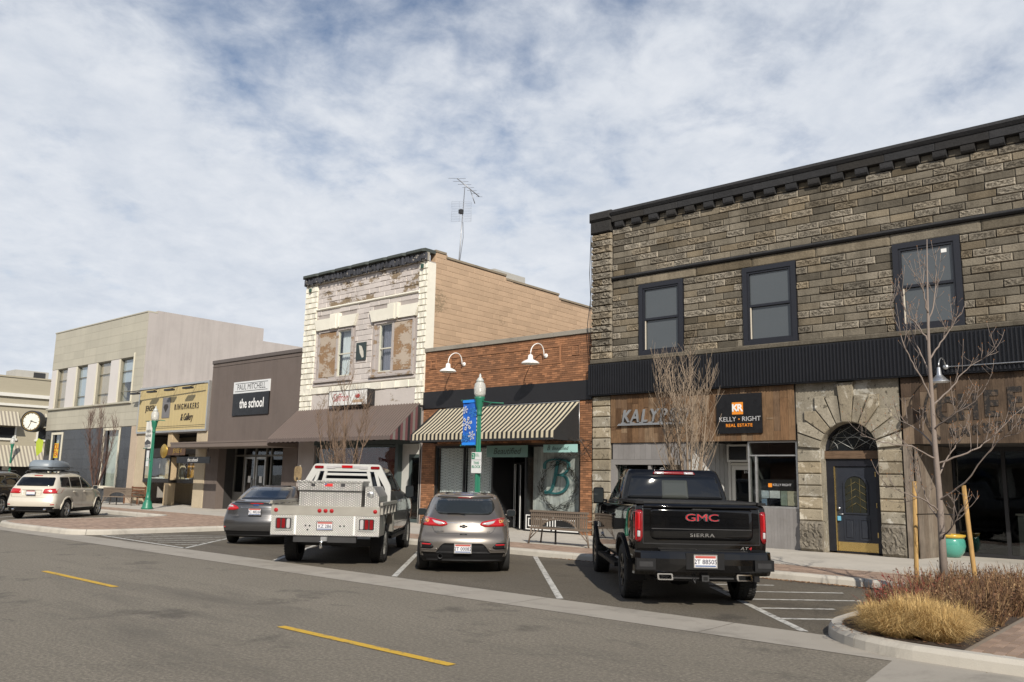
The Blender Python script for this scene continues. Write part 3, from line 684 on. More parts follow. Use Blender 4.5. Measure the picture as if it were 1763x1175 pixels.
    box('poster_strip', mat('poster dark', (.02, .02, .022), .5, var=.2), w, -9.62, -8.66, FY+.102, FY+.108, 1.62, 1.90)
    text('poster_name', 'KELLY·RIGHT', LG, w, (-9.05, FY+.086, 1.76), .085, ext=.001); box('poster_emblem', ORG, w, -9.42, -9.32, FY+.084, FY+.089, 1.70, 1.80)
    pc = [(.5, .55, .6), (.75, .75, .74), (.32, .36, .3), (.62, .55, .42), (.2, .28, .4)]
    for k, (xa, xb, za, zb) in enumerate(((-9.62, -9.42, 1.42, 1.61), (-9.40, -9.12, 1.42, 1.61), (-9.10, -8.93, 1.24, 1.61), (-8.92, -8.66, 1.24, 1.61), (-9.62, -9.48, 1.24, 1.40))):
        box('poster', mat('poster print %d' % k, pc[k], .5, var=.45, scale=9, fine=.15), w, xa, xb, FY+.102, FY+.108, za, zb)
    x = -9.95
    while x < -8.62: piece('board', gme, (x, FY+.06, .15), (.082, .02, 1.02), T); x += .0845
    box('apron', GREY, T, -9.95, -8.6, FY+.062, FY+.3, .15, 1.168)
    # ---------------- arched doorway
    cx, zs, rin = -7.28, 2.63, .69
    def arched(xa, xb, za, r, cz, n=20): return [(cx + r*cos(pi*i/n), cz + r*sin(pi*i/n)) for i in range(n+1)]
    # backing wall with the opening
    m = MB(); ar = arched(0, 0, 0, rin, zs); yb = FY-.02
    for (x1, z1), (x2, z2) in zip(ar, ar[1:]): m.poly([(x2, z2), (x1, z1), (x1, 4.33), (x2, 4.33)], yb, FY+.45)
    m.box(-8.56, cx-rin, yb, FY+.45, .15, 4.33); m.box(cx+rin, -6.04, yb, FY+.45, .15, 4.33); m.build('arch_wall', STONE_P, T)
    for side in (-1, 1):
        xa, xb = (-8.56, cx-rin) if side < 0 else (cx+rin, -6.04)
        piece('base_stone', rp.choice(BASES), (xa, FY, .15), (xb-xa, .15, .74), T)
        z = .9
        for i in range(6): piece('pier_stone', rp.choice(PALES), (xa, FY, z), (xb-xa, .15, .278), T); z += .29
    # voussoirs: stepped outline, radial joints
    out = [(0, -1.28, 2.93), (12, -1.28, 3.0), (34, -1.28, 3.33), (47, -1.05, 3.62), (62, -.75, 3.93), (80, -.27, 4.0), (100, .27, 4.0), (118, .75, 3.93), (133, 1.05, 3.62), (146, 1.28, 3.33), (168, 1.28, 3.0), (180, 1.28, 2.93)]
    angs = [4, 20, 36, 53, 68, 82, 98, 112, 127, 144, 160, 176]
    def outer(a):
        dx, dz = -cos(radians(a)), sin(radians(a)); best = None
        hx = 1.245 if abs(dz) < .68 else (.98 if abs(dz) < .86 else .72)
        return hx, dx, dz
    lim = {4: 1.26, 20: 1.26, 36: 1.26, 53: 1.12, 68: .98}
    for i in range(len(angs)-1):
        a0, a1 = angs[i], angs[i+1]; key = i == 5
        mid = (a0+a1)/2; q = []
        if key: hi = 4.31; poly = [(cx-.11, zs+rin*.99), (cx+.11, zs+rin*.99), (cx+.2, hi), (cx-.2, hi)]
        else:
            k = i if i < 5 else 10 - i
            bx, bz = [(1.25, 2.92+.15), (1.25, 3.34), (1.06, 3.62), (.78, 3.98), (.5, 3.98)][k]
            def hit(a):
                c, s_ = cos(radians(a)), sin(radians(a)); tx = bx/abs(c) if abs(c) > 1e-3 else 9; tz = (bz-zs)/s_ if s_ > 1e-3 else 9
                t = min(tx, tz) if k > 0 else tx; return (cx - c*t, zs + s_*t)
            A, B = hit(a0+.8), hit(a1-.8)
            ia, ib = (cx - cos(radians(a0+1.2))*rin*1.01, zs + sin(radians(a0+1.2))*rin*1.01), (cx - cos(radians(a1-1.2))*rin*1.01, zs + sin(radians(a1-1.2))*rin*1.01)
            poly = [ia, ib, B]
            cxn = cx - bx if mid < 90 else cx + bx
            lo, hi_ = sorted((abs(A[0]-cx), abs(B[0]-cx)))
            if k > 0 and hi_ >= bx-1e-3 and max(A[1], B[1]) >= bz-1e-3: poly.append((cxn, bz))
            poly.append(A)
        ar_ = sum(poly[j][0]*poly[(j+1) % len(poly)][1] - poly[(j+1) % len(poly)][0]*poly[j][1] for j in range(len(poly)))
        if ar_ < 0: poly = poly[::-1]
        m = MB(); c0 = (sum(p[0] for p in poly)/len(poly), sum(p[1] for p in poly)/len(poly))
        front = [(c0[0]+(p[0]-c0[0])*.955, c0[1]+(p[1]-c0[1])*.955) for p in poly]; n = len(poly)
        yo = -.085 if not key else -.12
        m.add([(p[0], FY-.0, p[1]) for p in poly] + [(p[0], FY+yo+.02, p[1]) for p in poly] + [(p[0], FY+yo, p[1]) for p in front],
              [[2*n+j for j in range(n)]] + [(n+j, n+(j+1) % n, 2*n+(j+1) % n, 2*n+j) for j in range(n)] + [(j, (j+1) % n, n+(j+1) % n, n+j) for j in range(n)])
        m.build('voussoir', STONE_P, T)
    # fanlight, transom, door
    DB = mat('blue black door paint', (.022, .026, .036), .45, var=.15); BR = mat('brass', (.75, .55, .22), .3, metal=.9, var=.1)
    dY = FY+.36
    m = MB(); ao = arched(0, 0, 0, rin+.01, zs); ai = arched(0, 0, 0, rin-.07, zs+.03)
    for (p, q), (r_, s_) in zip(zip(ao, ao[1:]), zip(ai, ai[1:])): m.poly([q, p, r_, s_], dY-.06, dY+.05)
    fl = m.build('fanlight', FR, T)
    m = MB(); m.poly([(cx-rin+.06, zs-.0)] + [(cx+rin-.06, zs-.0)] + ai, dY-.01, dY+.0); m.build('pane', DGLASS, fl)
    m = MB(); R = rin-.08; zc = zs+.04
    star = [(cx + R*cos(pi*k/6), zc + R*.98*sin(pi*k/6)) for k in range(7)]
    for a, b in ((6, 2), (5, 1), (4, 0), (6, 4), (2, 0), (5, 3), (3, 1)):
        m.tube([(star[a][0], dY-.02, star[a][1]), (star[b][0], dY-.02, star[b][1])], .009, 5)
    for a in (5, 4, 2, 1): m.tube([(cx, dY-.02, zc), (star[a][0], dY-.02, star[a][1])], .009, 5)
    for sx in (-1, 1): m.tube([(cx + sx*(R - .22*cos(w)) , dY-.02, zc + .22*sin(w)) for w in [pi/2*i/6 for i in range(7)]], .008, 5)
    m.build('leading', mat('lead came', (.3, .31, .3), .5, metal=.5), fl)
    box('transom', m_wood('weathered transom', [(.13, .085, .055), (.17, .11, .07)], (1, 14, 14)), T, cx-rin, cx+rin, dY-.12, dY+.04, 2.44, 2.63)
    m = MB(); frame_rect(m, cx-rin, cx+rin, .15, 2.44, .19, dY-.06, dY+.06, False); m.box(cx-rin, cx+rin, dY-.06, dY+.06, .15, .175); m.build('door_frame', FR, T)
    x0, x1 = cx-rin+.2, cx+rin-.2
    gl = [(cx-.26, 1.12), (cx+.26, 1.12), (cx+.26, 1.72)] + [(cx+.26*cos(a), 1.75+.26*sin(a)) for a in [pi*i/10 for i in range(11)]] + [(cx-.26, 1.72)]
    m = MB(); m.box(x0, x1, dY-.02, dY+.03, .18, 2.24); dr = m.build('door', DB, T)
    m = MB(); n = len(gl); go = [(cx+(p[0]-cx)*1.16, 1.5+(p[1]-1.5)*1.09) for p in gl]
    for j in range(n): m.poly([go[j], go[(j+1) % n], gl[(j+1) % n], gl[j]], dY-.045, dY-.02)
    m.build('glass_moulding', DB, dr); m = MB(); m.poly(gl, dY-.028, dY-.0205); m.build('leaded_pane', m_dark_glass('leaded glass', (.03, .032, .026), .08), dr)
    m = MB()
    for k in range(4):
        for sx in (-1, 1):
            m.tube([(cx+sx*.26, dY-.031, 1.2+.17*k), (cx, dY-.031, 1.2+.17*k+.16)], .006, 4)
    m.tube([(cx-.1, dY-.031, 1.12), (cx-.1, dY-.031, 1.95)], .005, 4); m.tube([(cx+.1, dY-.031, 1.12), (cx+.1, dY-.031, 1.95)], .005, 4)
    m.build('brass_came', mat('brass came', (.16, .125, .05), .5, metal=.5), dr)
    for sx in (-1, 1):
        m = MB(); frame_rect(m, cx+sx*.185-.13, cx+sx*.185+.13, .46, .98, .03, dY-.034, dY-.02); m.bev(cx+sx*.185-.08, cx+sx*.185+.08, dY-.034, dY-.02, .51, .93, .012); m.build('door_panel', DB, dr)
    box('kick_plate', BR, dr, x0+.02, x1-.01, dY-.026, dY-.02, .19, .41); box('weather_strip', BR, dr, x0-.012, x0+.012, dY-.065, dY-.02, .19, 2.24)
    for z in (.55, 1.25, 2.0): box('hinge', BR, dr, x1-.005, x1+.02, dY-.065, dY-.05, z, z+.12)
    m = MB(); m.lathe([(.03, -.05), (.035, -.02), (.02, 0)], (x0+.08, dY-.02, 1.22), 12, 'Y'); m.tube([(x0+.08, dY-.06, 1.08), (x0+.18, dY-.07, 1.08)], .012, 6); m.build('handle', STEEL, dr)
    box('lock_box', mat('light blue lock box', (.16, .42, .58), .4), dr, x0+.04, x0+.11, dY-.08, dY-.03, .92, 1.03)
    # ---------------- the shop at the corner with dark boards
    PD = m_wood('dark weathered boards', [(.045, .03, .021), (.13, .09, .06), (.08, .054, .038), (.21, .155, .108), (.06, .042, .03), (.16, .115, .078)])
    pd = MB(); pd.bev(0, 1, -1, 0, 0, 1, .012); pde = pd.mesh('plank', PD)
    sb = thing('weathered_sign_board', 'dark weathered plank board with painted black letters on the corner shop', 'sign board', (-3, FY, 2.75))
    box('backing', MORT, sb, -5.98, 3.2, FY-.045, FY+.3, 2.76, 4.325); plank_wall(-5.98, 3.2, 2.76, 4.325, .17, .26, (0, 1, 1), pde, sb)
    INK = m_paint('worn black sign paint', (.014, .012, .011), (.10, .07, .048), .47)
    for i, ch in enumerate('CHEES'): text('painted_letter', ch, INK, sb, (-5.02 + .46*i, FY-.094, 3.50 + .055*i), .78, ext=.004, bold=.03, sx=.78)
    for i, ch in enumerate('MARKETPL'): text('painted_letter', ch, INK, sb, (-4.88 + .222*i, FY-.094, 3.0 + .028*i), .30, ext=.004, bold=.012, sx=.85)
    m = MB()
    for k in range(14):
        a0, a1 = radians(115 + 9.3*k), radians(115 + 9.3*(k+1)); f = lambda a, rr_: (-4.95 + .55*rr_*cos(a), 3.5 + .72*rr_*sin(a))
        m.poly([f(a0, .9), f(a0, 1.0), f(a1, 1.0), f(a1, .9)][::-1], FY-.098, FY-.09)
    m.build('painted_arc', INK, sb)
    m = MB(); xa = -5.98
    jamb = [(-5.98, FY-.02), (-5.80, FY-.02)]
    WG = m_wood('grey weathered boards', [(.16, .13, .105), (.25, .21, .17), (.2, .16, .125), (.12, .095, .075)])
    jm = MB(); jm.bev(0, 1, -1, 0, 0, 1, .012); jme = jm.mesh('plank', WG)
    for k in range(2): piece('plank', jme, (-6.0+.1*k, FY-.06, .15), (.098, .04, 2.6), T)
    for k in range(8):
        f0 = k/8; piece('plank', jme, (-5.79 + .34*f0, FY+.0+1.75*f0, .15), (.225, .03, 2.6), T, (0, 0, atan2(1.75, .34)))
    r = MB(); bY = FY+1.9
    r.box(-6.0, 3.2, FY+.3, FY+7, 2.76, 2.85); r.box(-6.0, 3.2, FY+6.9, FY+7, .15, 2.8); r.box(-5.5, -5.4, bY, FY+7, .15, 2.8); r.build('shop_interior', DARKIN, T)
    box('recess_floor', CONC, T, -5.98, 3.2, FY+.021, FY+7, .08, .153)
    m = MB()
    for xx in (-5.42, -4.32, -2.9, -1.4, .2, 1.8): m.box(xx-.04, xx+.04, bY-.05, bY+.05, .153, 2.76)
    m.box(-5.4, 3.2, bY-.045, bY+.045, .154, .24); m.box(-5.4, 3.2, bY-.045, bY+.045, 2.66, 2.755); w = m.build('shopfront_frame', BLACK, T)
    for a, b in ((-5.38, -4.36), (-4.28, -2.94), (-2.86, -1.44), (-1.36, .16), (.24, 1.76)): box('pane', GLASSD, w, a, b, bY-.004, bY+.004, .245, 2.655)
    ct = thing('shop_counter', 'grey display counter behind the corner shop glass', 'counter', (-3.3, bY+.8, .15))
    box('body', mat('grey counter', (.2, .2, .19), .6), ct, -4.2, -2.2, bY+.5, bY+1.1, .153, 1.15); box('top', mat('counter top', (.3, .28, .25), .4), ct, -4.24, -2.15, bY+.46, bY+1.14, 1.15, 1.19)
    CARD = mat('brown card', (.36, .24, .13), .8); PAP = mat('white paper bag', (.6, .58, .53), .8)
    tag(box('cardboard_tray', CARD, None, -4.0, -3.35, bY+.55, bY+.95, 1.192, 1.42), 'brown cardboard tray on the corner shop counter', 'box')
    for i, (xx, hh) in enumerate(((-3.9, .32), (-3.62, .26), (-3.45, .34))):
        bgm = MB(); bgm.add([(xx, bY+.6, 1.425), (xx+.2, bY+.6, 1.425), (xx+.2, bY+.75, 1.425), (xx, bY+.75, 1.425), (xx-.01, bY+.66, 1.425+hh), (xx+.21, bY+.66, 1.425+hh), (xx+.21, bY+.69, 1.425+hh), (xx-.01, bY+.69, 1.425+hh)], [(0,1,5,4),(1,2,6,5),(2,3,7,6),(3,0,4,7),(3,2,1,0)])
        tag(bgm.build('paper_bag', CARD), ('brown paper bag standing at the left end of the cardboard tray', 'short brown paper bag in the middle of the cardboard tray', 'tall brown paper bag at the right end of the cardboard tray')[i], 'bag', 'bags on the shop counter')
    tag(box('white_carton', PAP, None, -3.9, -3.3, bY+.3, bY+.46, .26, .78), 'white carton on the floor in front of the shop counter', 'box')
    cb = MB(); cb.tube([(X0-.03, FY-.1, 9.4), (X0-.06, FY-.12, 8.2), (X0-.03, FY-.1, 7.4), (X0-.12, FY-.14, 6.6), (X0-.04, FY-.1, 5.3)], .012, 5); cb.build('service_cable', BLACK, T)
    cb = MB(); cb.tube([(X0-.05, FY-.06, 9.5), (X0-.03, FY-.06, 7.9), (X0-.07, FY-.08, 6.9), (X0-.05, FY-.06, 5.2)], .009, 5); cb.build('service_cable', BLACK, T)
    # silver gooseneck lamp fed by a conduit
    gl_ = thing('silver_gooseneck_lamp', 'silver gooseneck lamp with bell shade fixed to the black corrugated band', 'wall lamp', (-5.35, FY-.26, 4.72))
    lx, lz = at(1628, 632, FY-.3)
    m = MB(); m.lathe([(.06, 0), (.06, -.04), (.02, -.05)], (lx, FY-.262, lz), 12, 'Y'); m.build('wall_plate', STEEL, gl_)
    pts = [(lx, FY-.3, lz)] + [(lx - .02*i/10, FY-.3-.52*(.5-.5*cos(pi*i/10)), lz + .2*sin(pi*i/10) - .06*i/10) for i in range(11)]
    m = MB(); m.tube(pts, .014, 8); m.build('arm', STEEL, gl_); ex = pts[-1]
    m = MB(); m.lathe([(.215, -.34), (.205, -.32), (.12, -.24), (.055, -.17), (.04, -.02), (.02, 0)], ex, 24, cap=False); m.lathe([(.018, -.01), (.038, -.03), (.05, -.175), (.115, -.245), (.2, -.325)], ex, 24, cap=False); m.build('lamp_shade', STEEL, gl_)
    m = MB(); m.tube([(lx+.03, FY-.29, lz), (3.0, FY-.29, lz+.02)], .016, 6); m.build('conduit', STEEL, gl_)
    return T
stone_building()
# ---------------------------------------------------------------- brick shop
def script_letter(m, pts, r, y): m.tube([(p[0], y, p[1]) for p in pts], r, 6)
def curve(pts, n=6):                                      # Catmull-Rom through points
    o = []
    for i in range(len(pts)-1):
        p0 = pts[max(i-1, 0)]; p1 = pts[i]; p2 = pts[i+1]; p3 = pts[min(i+2, len(pts)-1)]
        for k in range(n):
            t = k/n; o.append(tuple(.5*((2*b)+(-a+c)*t+(2*a-5*b+4*c-d)*t*t+(-a+3*b-3*c+d)*t**3) for a, b, c, d in zip(p0, p1, p2, p3)))
    return o + [tuple(pts[-1])]
BRICKM = mat('red brown brick', (.275, .128, .062), .85, var=.25, scale=5, fine=.2, bsc=40, bmp=.35, tone=.30, dirt=.3)
def brick_field(m, x0, x1, z0, z1, y, r, skip=()):
    L, H, row, z = .205, .0667, 0, z0
    while z < z1-.01:
        hz = min(H, z1-z); x = x0 - (row % 2)*L/2
        while x < x1:
            a, b = max(x, x0), min(x+L, x1)
            if b-a > .02 and not any(a >= s[0]-.01 and b <= s[1]+.01 and z >= s[2]-.01 and z+hz <= s[3]+.01 for s in skip):
                m.col = r.random()**1.3 if r.random() > .08 else 1.25; g = .005; yy = y - .012 - r.uniform(0, .005)
                m.add([(a+g, yy, z+g), (b-g, yy, z+g), (b-g, yy, z+hz-g), (a+g, yy, z+hz-g), (a+g, y, z+g), (b-g, y, z+g), (b-g, y, z+hz-g), (a+g, y, z+hz-g)], [(0,1,2,3),(4,5,1,0),(5,6,2,1),(6,7,3,2),(7,4,0,3)])
            x += L
        z += H; row += 1
def brick_shop():
    X0, X1 = -22.5, -14.96; r = random.Random(5)
    T = thing('brick_shop', 'one storey red brick shop with black band and recessed entrance', 'building', (-18.7, FY, .15))
    BM = mat('brick mortar', (.11, .07, .045), .95, var=.2)
    m = MB(); m.box(X0, X1, FY, FY+.35, 2.9, 6.34); m.box(X0, -21.82, FY, FY+.4, .15, 2.9); m.box(-15.42, X1, FY, FY+.4, .15, 2.9)
    m.box(X0, X0+.2, FY+.35, FY+24, .15, 6.2); m.box(X0+.2, X1, FY+23.8, FY+24, .15, 6.2); m.box(X0+.2, X1, FY+.35, FY+23.8, 5.7, 5.8); m.box(X1-.1, X1, FY+.4, FY+23.8, .15, 6.2); m.build('wall', BM, T)
    m = MB(); rec = [(-21.2, -16.2, 5.46, 6.03)]
    brick_field(m, X0+.005, X1-.005, 4.86, 6.33, FY, r); brick_field(m, X0+.005, X1-.005, 2.95, 4.24, FY, r)
    brick_field(m, X0+.005, -21.83, .15, 2.94, FY, r); brick_field(m, -15.41, X1-.005, .15, 2.94, FY, r)
    b = m.build('brickwork', BRICKM, T); b['kind'] = 'stuff'
    # raised brick border of the sign panel and the small square
    m = MB()
    for x0, x1, z0, z1 in ((-21.2, -16.2, 6.0, 6.06), (-21.2, -16.2, 5.46, 5.52), (-21.2, -21.14, 5.52, 6.0), (-16.26, -16.2, 5.52, 6.0), (-15.75, -15.45, 5.98, 6.02), (-15.75, -15.45, 5.68, 5.72), (-15.75, -15.71, 5.72, 5.98), (-15.49, -15.45, 5.72, 5.98), (-22.2, -21.9, 5.98, 6.02), (-22.2, -21.9, 5.68, 5.72), (-22.2, -22.16, 5.72, 5.98), (-21.94, -21.9, 5.72, 5.98)):
        m.col = r.random(); m.bev(x0, x1, FY-.035, FY, z0, z1, .006)
    m.build('brick_border', BRICKM, T)
    x = X0-.04; cm = MB(); cm.bev(0, 1, -1, 1, 0, 1, .03); cme = cm.mesh('coping_stone', m_concrete('coping stone', (.29, .265, .225), stain=.9))
    while x < X1: w = min(1.51, X1-x); piece('coping_stone', cme, (x, FY+.1, 6.34), (w-.006, .17, .14), T); x += w
    box('black_band', mat('black signband', (.012, .012, .014), .55, var=.35, scale=1.2), T, X0-.01, X1-.002, FY-.06, FY-.004, 4.25, 4.855)
    # striped awning
    aw = thing('striped_awning', 'black and cream striped sloping awning over the brick shop', 'awning', (-18.6, FY-.7, 2.95))
    AB = mat('awning black canvas', (.016, .016, .017), .8, var=.2, bmp=.15, bsc=200); AC = mat('awning cream canvas', (.53, .47, .34), .8, var=.08, bmp=.15, bsc=200, dirt=.15)
    ax0, ax1, yt, yf, zt, zf, zv = -21.66, -15.42, FY-.065, FY-1.36, 4.2, 3.23, 2.97
    n = 66; w = (ax1-ax0)/n
    for mt, par in ((AB, 0), (AC, 1)):
        m = MB()
        for i in range(n):
            if i % 2 != par: continue
            a, b = ax0+i*w, ax0+(i+1)*w; sag = lambda t: -.035*sin(pi*t)
            P = [(yt+(yf-yt)*t, zt+(zf-zt)*t+sag(t)) for t in (0, .25, .5, .75, 1)]
            for (y0, z0), (y1, z1) in zip(P, P[1:]): m.quad((a, y0, z0), (a, y1, z1), (b, y1, z1), (b, y0, z0))
            m.quad((a, yf, zf), (a, yf-.008, zv+.06), (b, yf-.008, zv+.06), (b, yf, zf))
        m.build('black_stripe_canvas' if par == 0 else 'cream_stripe_canvas', mt, aw)
    m = MB(); m.box(ax0, ax1, yf-.012, yf-.004, zv-.01, zv+.06)
    for s, xx in ((0, ax0-.004), (1, ax1+.004)): m.add([(xx, yt, zt), (xx, yf, zf), (xx, yf, zv), (xx, yt, zv)], [(0,1,2,3)])
    m.build('side_canvas', AB, aw)
    m = MB(); m.tube([(ax0+.4, yt-.01, zt+.015), (ax1+.015, yt-.015, zt+.015), (ax1+.015, yt-.01, zv)], .014, 6); m.tube([(ax0, yf+.02, zf-.02), (ax1, yf+.02, zf-.02)], .015, 6)
    m.tube([(ax0, yf+.02, zv+.03), (ax1, yf+.02, zv+.03)], .012, 6); m.build('awning_frame', STEEL, aw)
    # shop front: left window, recessed door, right window
    FRB = mat('black shop frame', (.012, .012, .013), .4, var=.2)
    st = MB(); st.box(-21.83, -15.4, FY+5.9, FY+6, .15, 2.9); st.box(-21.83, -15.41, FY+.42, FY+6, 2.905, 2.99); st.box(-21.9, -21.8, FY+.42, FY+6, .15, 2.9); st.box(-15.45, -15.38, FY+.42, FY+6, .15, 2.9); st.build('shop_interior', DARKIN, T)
    box('shop_floor', CONC, T, -21.83, -15.42, FY+.021, FY+6, .08, .152)
    m = MB(); frame_rect(m, -21.82, -19.05, .62, 2.9, .07, FY+.03, FY+.12); m.box(-20.45, -20.4, FY+.03, FY+.12, .69, 2.83); m.box(-21.82, -19.05, FY+.02, FY+.14, .15, .62); m.box(-19.12, -19.05, FY+.12, FY+1.1, .15, 2.9); w1 = m.build('window', FRB, T)
    box('pane', GLASS, w1, -21.75, -20.45, FY+.07, FY+.078, .69, 2.83); box('pane', GLASS, w1, -20.4, -19.12, FY+.07, FY+.078, .69, 2.83)
    LACE, t_, n_, l_, bs = nm('grey lace'); g = n_.new('ShaderNodeNewGeometry'); mp = n_.new('ShaderNodeMapping'); mp.inputs['Rotation'].default_value = (0, radians(45), 0); mp.inputs['Scale'].default_value = (16, 1, 16); l_.new(g.outputs['Position'], mp.inputs[0])
    ck = node(t_, 'ShaderNodeTexVoronoi', feature='F1', distance='CHEBYCHEV', Scale=.9, Randomness=.12); l_.new(mp.outputs[0], ck.inputs['Vector'])
    l_.new(ramp(t_, ck.outputs['Distance'], [(.2, (.42, .43, .43)), (.42, (.72, .73, .73)), (.5, (.8, .8, .8))]), bs.inputs['Base Color']); bs.inputs['Roughness'].default_value = .9
    for xa, xb in ((-21.72, -20.47), (-20.38, -19.15)):
        m = MB(); n = 44; vs = [(xa+(xb-xa)*i/n, FY+.2+.025*sin(i*1.35)+.012*sin(i*.5), z) for z in (.7, 2.82) for i in range(n+1)]; m.smooth = True
        m.add(vs, [(i, i+1, n+2+i, n+1+i) for i in range(n)]); c = m.build('lace_curtain', LACE); tag(c, 'grey lace curtain in the left half of the brick shop window' if xa < -21 else 'grey lace curtain in the window half next to the brick shop door', 'curtain', 'lace curtains in the brick shop')
    # doorway
    dY = FY+1.1
    m = MB(); frame_rect(m, -19.05, -17.7, .153, 2.9, .06, dY-.05, dY+.05, False); m.box(-18.99, -17.76, dY-.04, dY+.04, 2.3, 2.36); m.box(-17.72, -17.66, FY+.12, dY, .153, 2.9); m.build('door_frame', FRB, T)
    m = MB(); a = radians(-72); c = Vector((-17.78, dY)); d = Vector((-cos(a), -sin(a)*-1)); d = Vector((-.34, -.94)); q = Vector((.94, -.34))*.022
    def pan(u0, u1, z0, z1, mbx):
        A, B = c+d*u0, c+d*u1; vs = []
        for z in (z0, z1): vs += [(A.x+q.x, A.y+q.y, z), (B.x+q.x, B.y+q.y, z), (B.x-q.x, B.y-q.y, z), (A.x-q.x, A.y-q.y, z)]
        mbx.add(vs, [(3,2,1,0),(4,5,6,7),(0,1,5,4),(1,2,6,5),(2,3,7,6),(3,0,4,7)])
    for u0, u1, z0, z1 in ((0, .11, .17, 2.28), (.79, .9, .17, 2.28), (.11, .79, .17, .42), (.11, .79, 2.15, 2.28)): pan(u0, u1, z0, z1, m)
    dr = m.build('open_door', FRB, T)
    m = MB()
    for u0, u1, z0, z1 in ((.03, .055, .2, 2.25), (.85, .872, .2, 2.25)):
        A = c + d*u0; B = c + d*u1
        for s in (-1, 1): 
            o_ = q*1.12*s; m.quad((A.x+o_.x, A.y+o_.y, z0), (B.x+o_.x, B.y+o_.y, z0), (B.x+o_.x, B.y+o_.y, z1), (A.x+o_.x, A.y+o_.y, z1))
    m.build('white_stripe', WHITE, dr)
    m = MB(); frame_rect(m, -18.98, -18.9, .17, 2.29, .02, dY-.06, dY-.05); m.box(-18.05, -18.0, dY-.06, dY-.05, .17, 2.29); m.build('white_edging', WHITE, T)
    man = thing('mannequin', 'white dress form with gathered dress standing in the open shop doorway', 'mannequin', (-18.4, dY+.3, .153))
    DRS = mat('white dress cloth', (.62, .61, .58), .85, var=.1, bmp=.3, bsc=25)
    m = MB(); m.lathe([(.24, .42), (.22, .75), (.15, 1.05), (.125, 1.22), (.15, 1.32), (.2, 1.5), (.215, 1.7), (.19, 2.0), (.2, 2.2)], (-18.4, dY+.3, .0), 18); m.build('dress', DRS, man)
    m = MB(); m.tube([(-18.4, dY+.3, .155), (-18.4, dY+.3, .45)], .02, 8); m.lathe([(.2, .155), (.18, .17), (.03, .19)], (-18.4, dY+.3, 0), 14); m.build('stand', BLACK, man)
    # right window with whitewashed boards behind
    m = MB(); frame_rect(m, -17.66, -15.43, .72, 2.9, .06, FY+.03, FY+.12); m.box(-17.66, -15.43, FY+.03, FY+.15, .15, .72); w2 = m.build('window', FRB, T)
    box('pane', GLASS, w2, -17.6, -15.49, FY+.07, FY+.078, .78, 2.84)
    m = MB()
    for x0, x1 in ((-17.58, -16.58), (-16.5, -15.5)):
        for d_ in (0, .1): frame_rect(m, x0+d_, x1-d_, .21+d_, .67-d_, .03, FY+.02, FY+.0295)
    m.build('white_line_work', WHITE, w2)
    WW = m_wood('whitewashed boards', [(.52, .53, .52), (.64, .65, .64), (.44, .45, .45), (.58, .59, .57)], (10, 10, .6)); wm = MB(); wm.bev(0, 1, -1, 0, 0, 1, .02); wme = wm.mesh('plank', WW)
    bd = thing('whitewashed_board_backdrop', 'upright whitewashed boards behind the right window of the brick shop', 'display board', (-16.5, FY+.4, .75)); x = -17.6
    while x < -15.5: piece('plank', wme, (x, FY+.42, .74), (.135, .02, 2.1), bd); x += .14
    TEAL = mat('teal metallic', (.06, .23, .25), .35, metal=.4, var=.2)
    bl = thing('teal_initial', 'large teal script letter B hung in the right window of the brick shop', 'letter', (-16.5, FY+.36, 1.4))
    def stroke(pts, w0, name='stroke'):
        P = curve(pts, 7); m = MB(); vs = []; n = len(P)
        for i, p in enumerate(P):
            a_ = P[max(i-1, 0)]; b_ = P[min(i+1, n-1)]; dx, dz = b_[0]-a_[0], b_[1]-a_[1]; L = hypot(dx, dz) or 1; ww = w0*(.45+.55*abs(dz)/L)
            for s in (-1, 1): vs.append((p[0]-dz/L*ww*s, FY+.33, p[1]+dx/L*ww*s))
        o = len(vs); vs += [(a, FY+.37, b) for a, _, b in vs]
        fs = [(2*i, 2*i+1, 2*i+3, 2*i+2) for i in range(n-1)] + [(2*i, 2*i+2, o+2*i+2, o+2*i) for i in range(n-1)] + [(2*i+1, o+2*i+1, o+2*i+3, 2*i+3) for i in range(n-1)]
        m.add(vs, fs); m.build(name, TEAL, bl)
    ox, oz = -16.98, 1.38
    stroke([(ox+.42, oz+1.0), (ox+.36, oz+.7), (ox+.28, oz+.35), (ox+.16, oz+.08), (ox-.05, oz+.02), (ox-.1, oz+.05)], .055)
    stroke([(ox-.12, oz+.75), (ox-.1, oz+.92), (ox+.1, oz+1.03), (ox+.5, oz+1.05), (ox+.8, oz+.98), (ox+.86, oz+.8), (ox+.7, oz+.62), (ox+.42, oz+.56), (ox+.34, oz+.57)], .05)
    stroke([(ox+.42, oz+.56), (ox+.72, oz+.5), (ox+.82, oz+.28), (ox+.66, oz+.06), (ox+.36, oz-.02), (ox+.1, oz+.0), (ox-.08, oz-.02)], .055)
    TW = mat('dry twig', (.035, .03, .026), .9, var=.3)
    wr = MB(); r2 = random.Random(9)
    for k in range(150):
        a = r2.uniform(0, 2*pi); c0 = Vector((-16.5+.72*cos(a)*r2.uniform(.85, 1.1), FY+.31+r2.uniform(-.04, .04), 1.62+.72*sin(a)*r2.uniform(.85, 1.1))); d0 = Vector((-sin(a)+r2.uniform(-.7, .7), r2.uniform(-.3, .3), cos(a)+r2.uniform(-.7, .7)))*r2.uniform(.06, .2)
        wr.tube([c0-d0, c0+d0*.2+Vector((0, 0, r2.uniform(-.03, .03))), c0+d0], [.007, .006, .003], 4)
    tag(wr.build('twig_wreath', TW), 'round wreath of dark twigs around the teal letter in the shop window', 'wreath')
    # fascia sign under the awning and hanging sign
    MINT = mat('mint sign board', (.33, .55, .52), .5, var=.06); INKD = mat('sign ink', (.03, .05, .05), .6)
